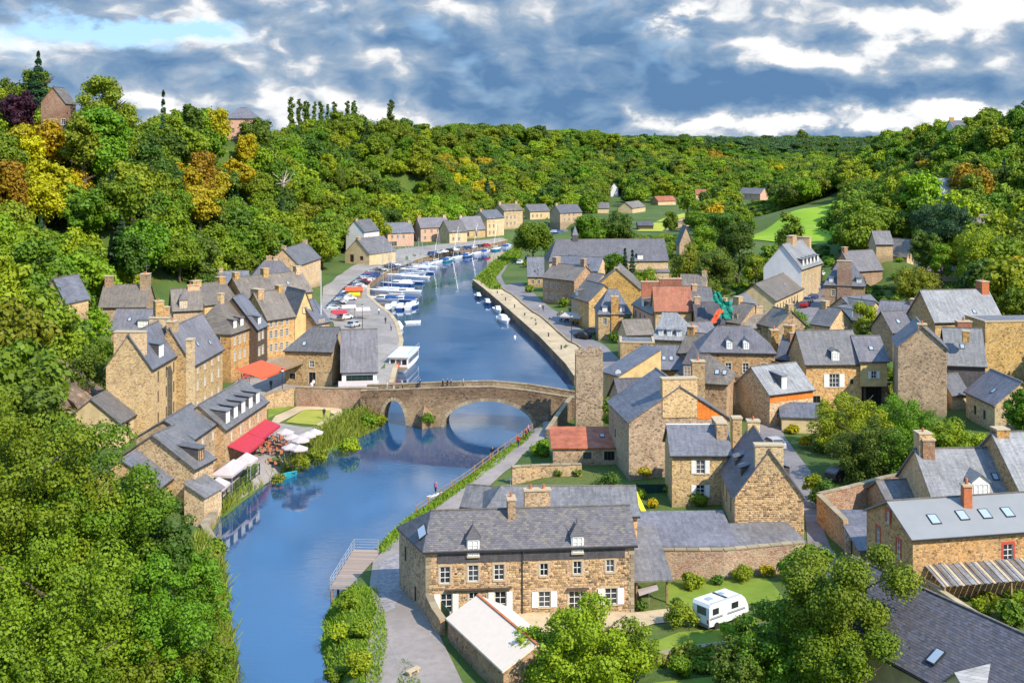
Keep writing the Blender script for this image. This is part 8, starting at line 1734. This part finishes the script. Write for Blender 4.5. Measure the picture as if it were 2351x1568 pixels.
# white marquee tents and dark railing on the tent terrace
def tent(label, px, py, z, w, d, rz, h=2.1):
    x, y = P(px, py, z); g = max(G(x, y), .9); t = thing('marquee', label, 'tent', (x, y, g), rz); m = MB(); q = [(-w/2, -d/2, h), (w/2, -d/2, h), (w/2, d/2, h), (-w/2, d/2, h)]; r1, r2 = (-w/4, 0, h + .9), (w/4, 0, h + .9)
    m.poly([q[0], q[1], r2, r1], 'white_canvas'); m.poly([q[2], q[3], r1, r2], 'white_canvas'); m.poly([q[1], q[2], r2], 'white_canvas'); m.poly([q[3], q[0], r1], 'white_canvas')
    for i in range(4): a, b = q[i], q[(i + 1) % 4]; m.poly([(a[0], a[1], h - .3), (b[0], b[1], h - .3), b, a], 'white_canvas')
    m.build('canopy', t)
    for a, b, c in q: m = MB(); m.tube((a * .97, b * .97, 0), (a * .97, b * .97, c - .1), .04, .04, 'alu', 5); m.build('post', t)
ang = DB['rz']
tent('white marquee with peaked canopy nearest the slate annex', 496, 1108, 3.4, 3.6, 2.4, ang)
tent('long white marquee over the middle of the tent terrace', 527, 1078, 3.6, 6.0, 2.8, ang)
tent('third white marquee beside the crimson awning', 562, 1056, 3.8, 3, 2.6, ang)
post_fence('terrace_railing', 'dark iron railing round the tent terrace above the bank', [(*P(500,1166,1.0), 1.0), (*P(530,1136,1.2), 1.2), (*P(596,1086,1.3), 1.3)], 1.6, 1.3, 'iron_dark', 3, .05)
# caravan
def caravan():
    x, y = P(1655, 1428, 1.2); t = thing('motorhome', 'white motorhome parked on the lawn edge, seen from behind', 'motorhome', (x, y, 1.25), math.radians(38)); L, W_, H_ = 5.3, 2.05, 2.4
    m = MB(); prof = [(-L/2, .4), (L/2 - .9, .4), (L/2, .7), (L/2 - .1, 1.3), (L/2 - .5, 2.0), (L/2 - 1.0, H_), (-L/2 + .15, H_), (-L/2, H_ - .3)]
    m.prism([(a, -W_/2, b) for a, b in prof], [(a, W_/2, b) for a, b in prof], 'hull_white'); m.build('body', t)
    m = MB(); m.box(-L/2 - .02, -L/2 + .01, -.65, .45, 1.35, 2.05, 'glass'); m.build('rear_window', t)
    for x0, x1 in ((-2.2, -1.4), (.3, 1.2)): m = MB(); m.box(x0, x1, -W_/2 - .02, -W_/2 + .01, 1.4, 1.95, 'glass'); m.build('window', t)
    m = MB(); m.box(-.9, -.3, -W_/2 - .02, -W_/2 + .01, .5, 2.15, 'white_paint'); m.build('door', t)
    for a, b in ((-1.6, 0), (0.2, .2)): m = MB(); m.box(a - .3, a + .3, b - .3, b + .3, H_, H_ + .12, 'alu'); m.build('roof_vent', t)
    m = MB(); m.box(-.2, .1, -W_/2 + .1, W_/2 - .1, H_, H_ + .05, 'iron_dark'); m.build('roof_bar', t)
    for a in (-1.7, 1.9):
        for b in (-1, 1): m = MB(); m.tube((a, b * .95, .35), (a, b * 1.1, .35), .34, .34, 'rubber', 12); m.build('wheel', t)
    m = MB(); m.box(-L/2 + .1, L/2 - .5, -W_/2 - .012, -W_/2, 1.02, 1.12, 'car_grey'); m.box(-L/2 + .1, L/2 - .5, -W_/2 - .012, -W_/2, 1.16, 1.20, 'car_blue'); m.build('stripe', t)
    m = MB(); m.box(-L/2 - .1, -L/2 + .05, -W_/2 + .05, W_/2 - .05, .35, .6, 'car_grey'); m.build('bumper', t)
    m = MB(); m.box(-L/2 + .3, L/2 - 1.2, -W_/2 + .02, -W_/2 + .14, H_, H_ + .1, 'car_silver'); m.build('awning_box', t)
    for b in (-.95, .75): m = MB(); m.box(-L/2 - .03, -L/2, b, b + .2, .7, 1.05, 'red_paint'); m.build('tail_light', t)
caravan()
# odds and ends
x, y = P(1478, 1180, 2.6); t = thing('slide', 'bright yellow plastic slide in the narrow garden', 'slide', (x, y, G(x, y)), .4); m = MB(); m.slab([(-.3, 0, .3), (.3, 0, .3), (.3, 2.4, 2.2), (-.3, 2.4, 2.2)], .08, 'yellow_plastic'); m.build('chute', t); m = MB(); m.box(-.3, .3, 2.4, 2.9, 0, 2.2, 'yellow_plastic'); m.build('ladder', t)
x, y = P(812, 683, 2.2); t = thing('kiosk', 'small brown timber kiosk with yellow front on the harbour square', 'kiosk', (x, y, 1.95), .25); m = MB(); m.box(-2.2, 2.2, -1.4, 1.4, 0, 2.3, 'timber'); m.build('wall', t); m = MB(); m.slab([(-2.5, -1.8, 2.3), (2.5, -1.8, 2.3), (2.5, 0, 3.2), (-2.5, 0, 3.2)], .1, 'orange_canvas'); m.slab([(2.5, 1.8, 2.3), (-2.5, 1.8, 2.3), (-2.5, 0, 3.2), (2.5, 0, 3.2)], .1, 'timber'); m.build('roof', t); m = MB(); m.box(-1.6, 1.6, -1.45, -1.4, .9, 1.9, 'yellow_plastic'); m.build('hatch', t)
for i, (px, py, mt, lb) in enumerate([(778,725,'red_canvas','red and white market stall behind the bridge house roof'), (800,712,'white_canvas','white market stall on the harbour square'), (832,718,'white_canvas','second white stall near the harbour walk')]):
    x, y = P(px, py, 3.5); t = thing('market_stall', lb, 'stall', (x, y, 1.95), .3)
    m = MB(); m.slab([(-1.8, -1.5, 2.2), (1.8, -1.5, 2.2), (1.8, 0, 2.9), (-1.8, 0, 2.9)], .05, mt); m.slab([(1.8, 1.5, 2.2), (-1.8, 1.5, 2.2), (-1.8, 0, 2.9), (1.8, 0, 2.9)], .05, mt); m.build('canopy', t)
    for a in (-1.7, 1.7):
        for b in (-1.4, 1.4): m = MB(); m.tube((a, b, 0), (a, b, 2.2), .04, .04, 'alu', 5); m.build('post', t)
    m = MB(); m.box(-1.5, 1.5, -1.2, -.6, .8, .9, 'timber'); m.build('counter', t)
# bollards on the sandy quay, lamp posts
bm_ = MB(); bm_.tube((0, 0, 0), (0, 0, .75), .16, .13, 'iron_dark', 8); bm_.tube((0, 0, .75), (0, 0, .85), .2, .2, 'iron_dark', 8); bme = bm_.mesh('bollard')
for i, (x, y) in enumerate(resample(off_line(RQ, -1.9), 13.0)[1:-1]):
    o = obj('mooring_bollard', bme, None, (x, y, QZ + .03)); tag(o, f'dark mooring bollard on the sandy quay, {names[i]} from the bridge', 'bollard', 'bollards on the right quay')
def lamp(label, x, y, g, h=5.5):
    t = thing('street_lamp', label, 'street lamp', (x, y, g)); m = MB(); m.tube((0, 0, 0), (0, 0, h), .09, .05, 'iron_dark', 6); m.build('post', t); m = MB(); m.tube((0, 0, h), (0, 0, h + .15), .1, .3, 'iron_dark', 6); m.tube((0, 0, h + .15), (0, 0, h + .5), .2, .26, 'white_paint', 6); m.tube((0, 0, h + .5), (0, 0, h + .7), .3, .05, 'iron_dark', 6); m.build('lantern', t)
for px, py, z, lb in [(648,925,2.4,'street lamp at the park entrance'), (1742,925,4.8,'blue-topped lamp post in the lane below the mansion'), (832,760,2,'street lamp on the harbour walk near the passenger boat'), (1235,660,2,'street lamp beside the bluish quayside house'), (1312,790,2,'street lamp at the near end of the quay road')]: x, y = P(px, py, z); lamp(lb, x, y, max(G(x, y), 1.9))
x, y = P(715, 832, 2); t = thing('flagpole', 'tall pale pole rising behind the bridge house', 'pole', (x, y + 12, 1.9)); m = MB(); m.tube((0, 0, 0), (0, 0, 17), .12, .06, 'hull_white', 6); m.build('pole', t)
x, y = P(948, 1545, 1.7); t = thing('stone_bench', 'pale stone slab bench on the grass wedge', 'bench', (x, y, G(x, y)), .9); m = MB(); m.box(-.7, .7, -.22, .22, .36, .5, 'cream_stone'); m.build('seat', t); m = MB(); m.box(-.55, -.35, -.18, .18, -.1, .36, 'cream_stone'); m.build('leg', t); m = MB(); m.box(.35, .55, -.18, .18, -.1, .36, 'cream_stone'); m.build('leg', t)
x, y, z = PY(1421, 856, 186); t = thing('satellite_dish', 'white satellite dish on the yellow rendered house', 'satellite dish', (x, y, z)); m = MB(); m.tube((0, 0, 0), (-.12, -.2, .05), .12, .5, 'white_paint', 12); m.build('dish', t); m = MB(); m.tube((0, .6, -.3), (0, 0, 0), .03, .03, 'alu', 5); m.build('bracket', t)
for px, py, lb in [(1490,1385,'garden chairs under the carport'),]:
    x, y = P(px, py, 1.4); t = thing('sun_shade', 'white folded shade standing under the open carport', 'shade', (x, y, G(x, y))); m = MB(); m.slab([(-1, -.8, 1.2), (.8, -.8, 1.8), (.8, .8, 1.8), (-1, .8, 1.2)], .05, 'white_canvas'); m.build('canvas', t); m = MB(); m.tube((0, 0, 0), (0, 0, 1.5), .03, .03, 'alu', 5); m.build('pole', t)
# ------------------------------------------------------------------ last: ordinal words for look-alike woodland trees
def settle_labels():
    gr = {}
    for o in bpy.data.objects:
        if o.parent is None and o.get('label') and o.name.split('.')[0] in ('broadleaf_tree', 'conifer_tree', 'lombardy_poplar') and o.get('group'): gr.setdefault(o['label'], []).append(o)
    for lb, os_ in gr.items():
        if len(os_) < 2: continue
        os_.sort(key=lambda o: o.location.x / o.location.y)
        for i, o in enumerate(os_):
            w = names[i] if i < len(names) else None
            n_ = len(os_)
            o['label'] = f'{lb}, {w} from left' if w and i <= n_ / 2 else f'{lb}, {names[n_ - 1 - i]} from right' if n_ - 1 - i < len(names) else lb
settle_labels()
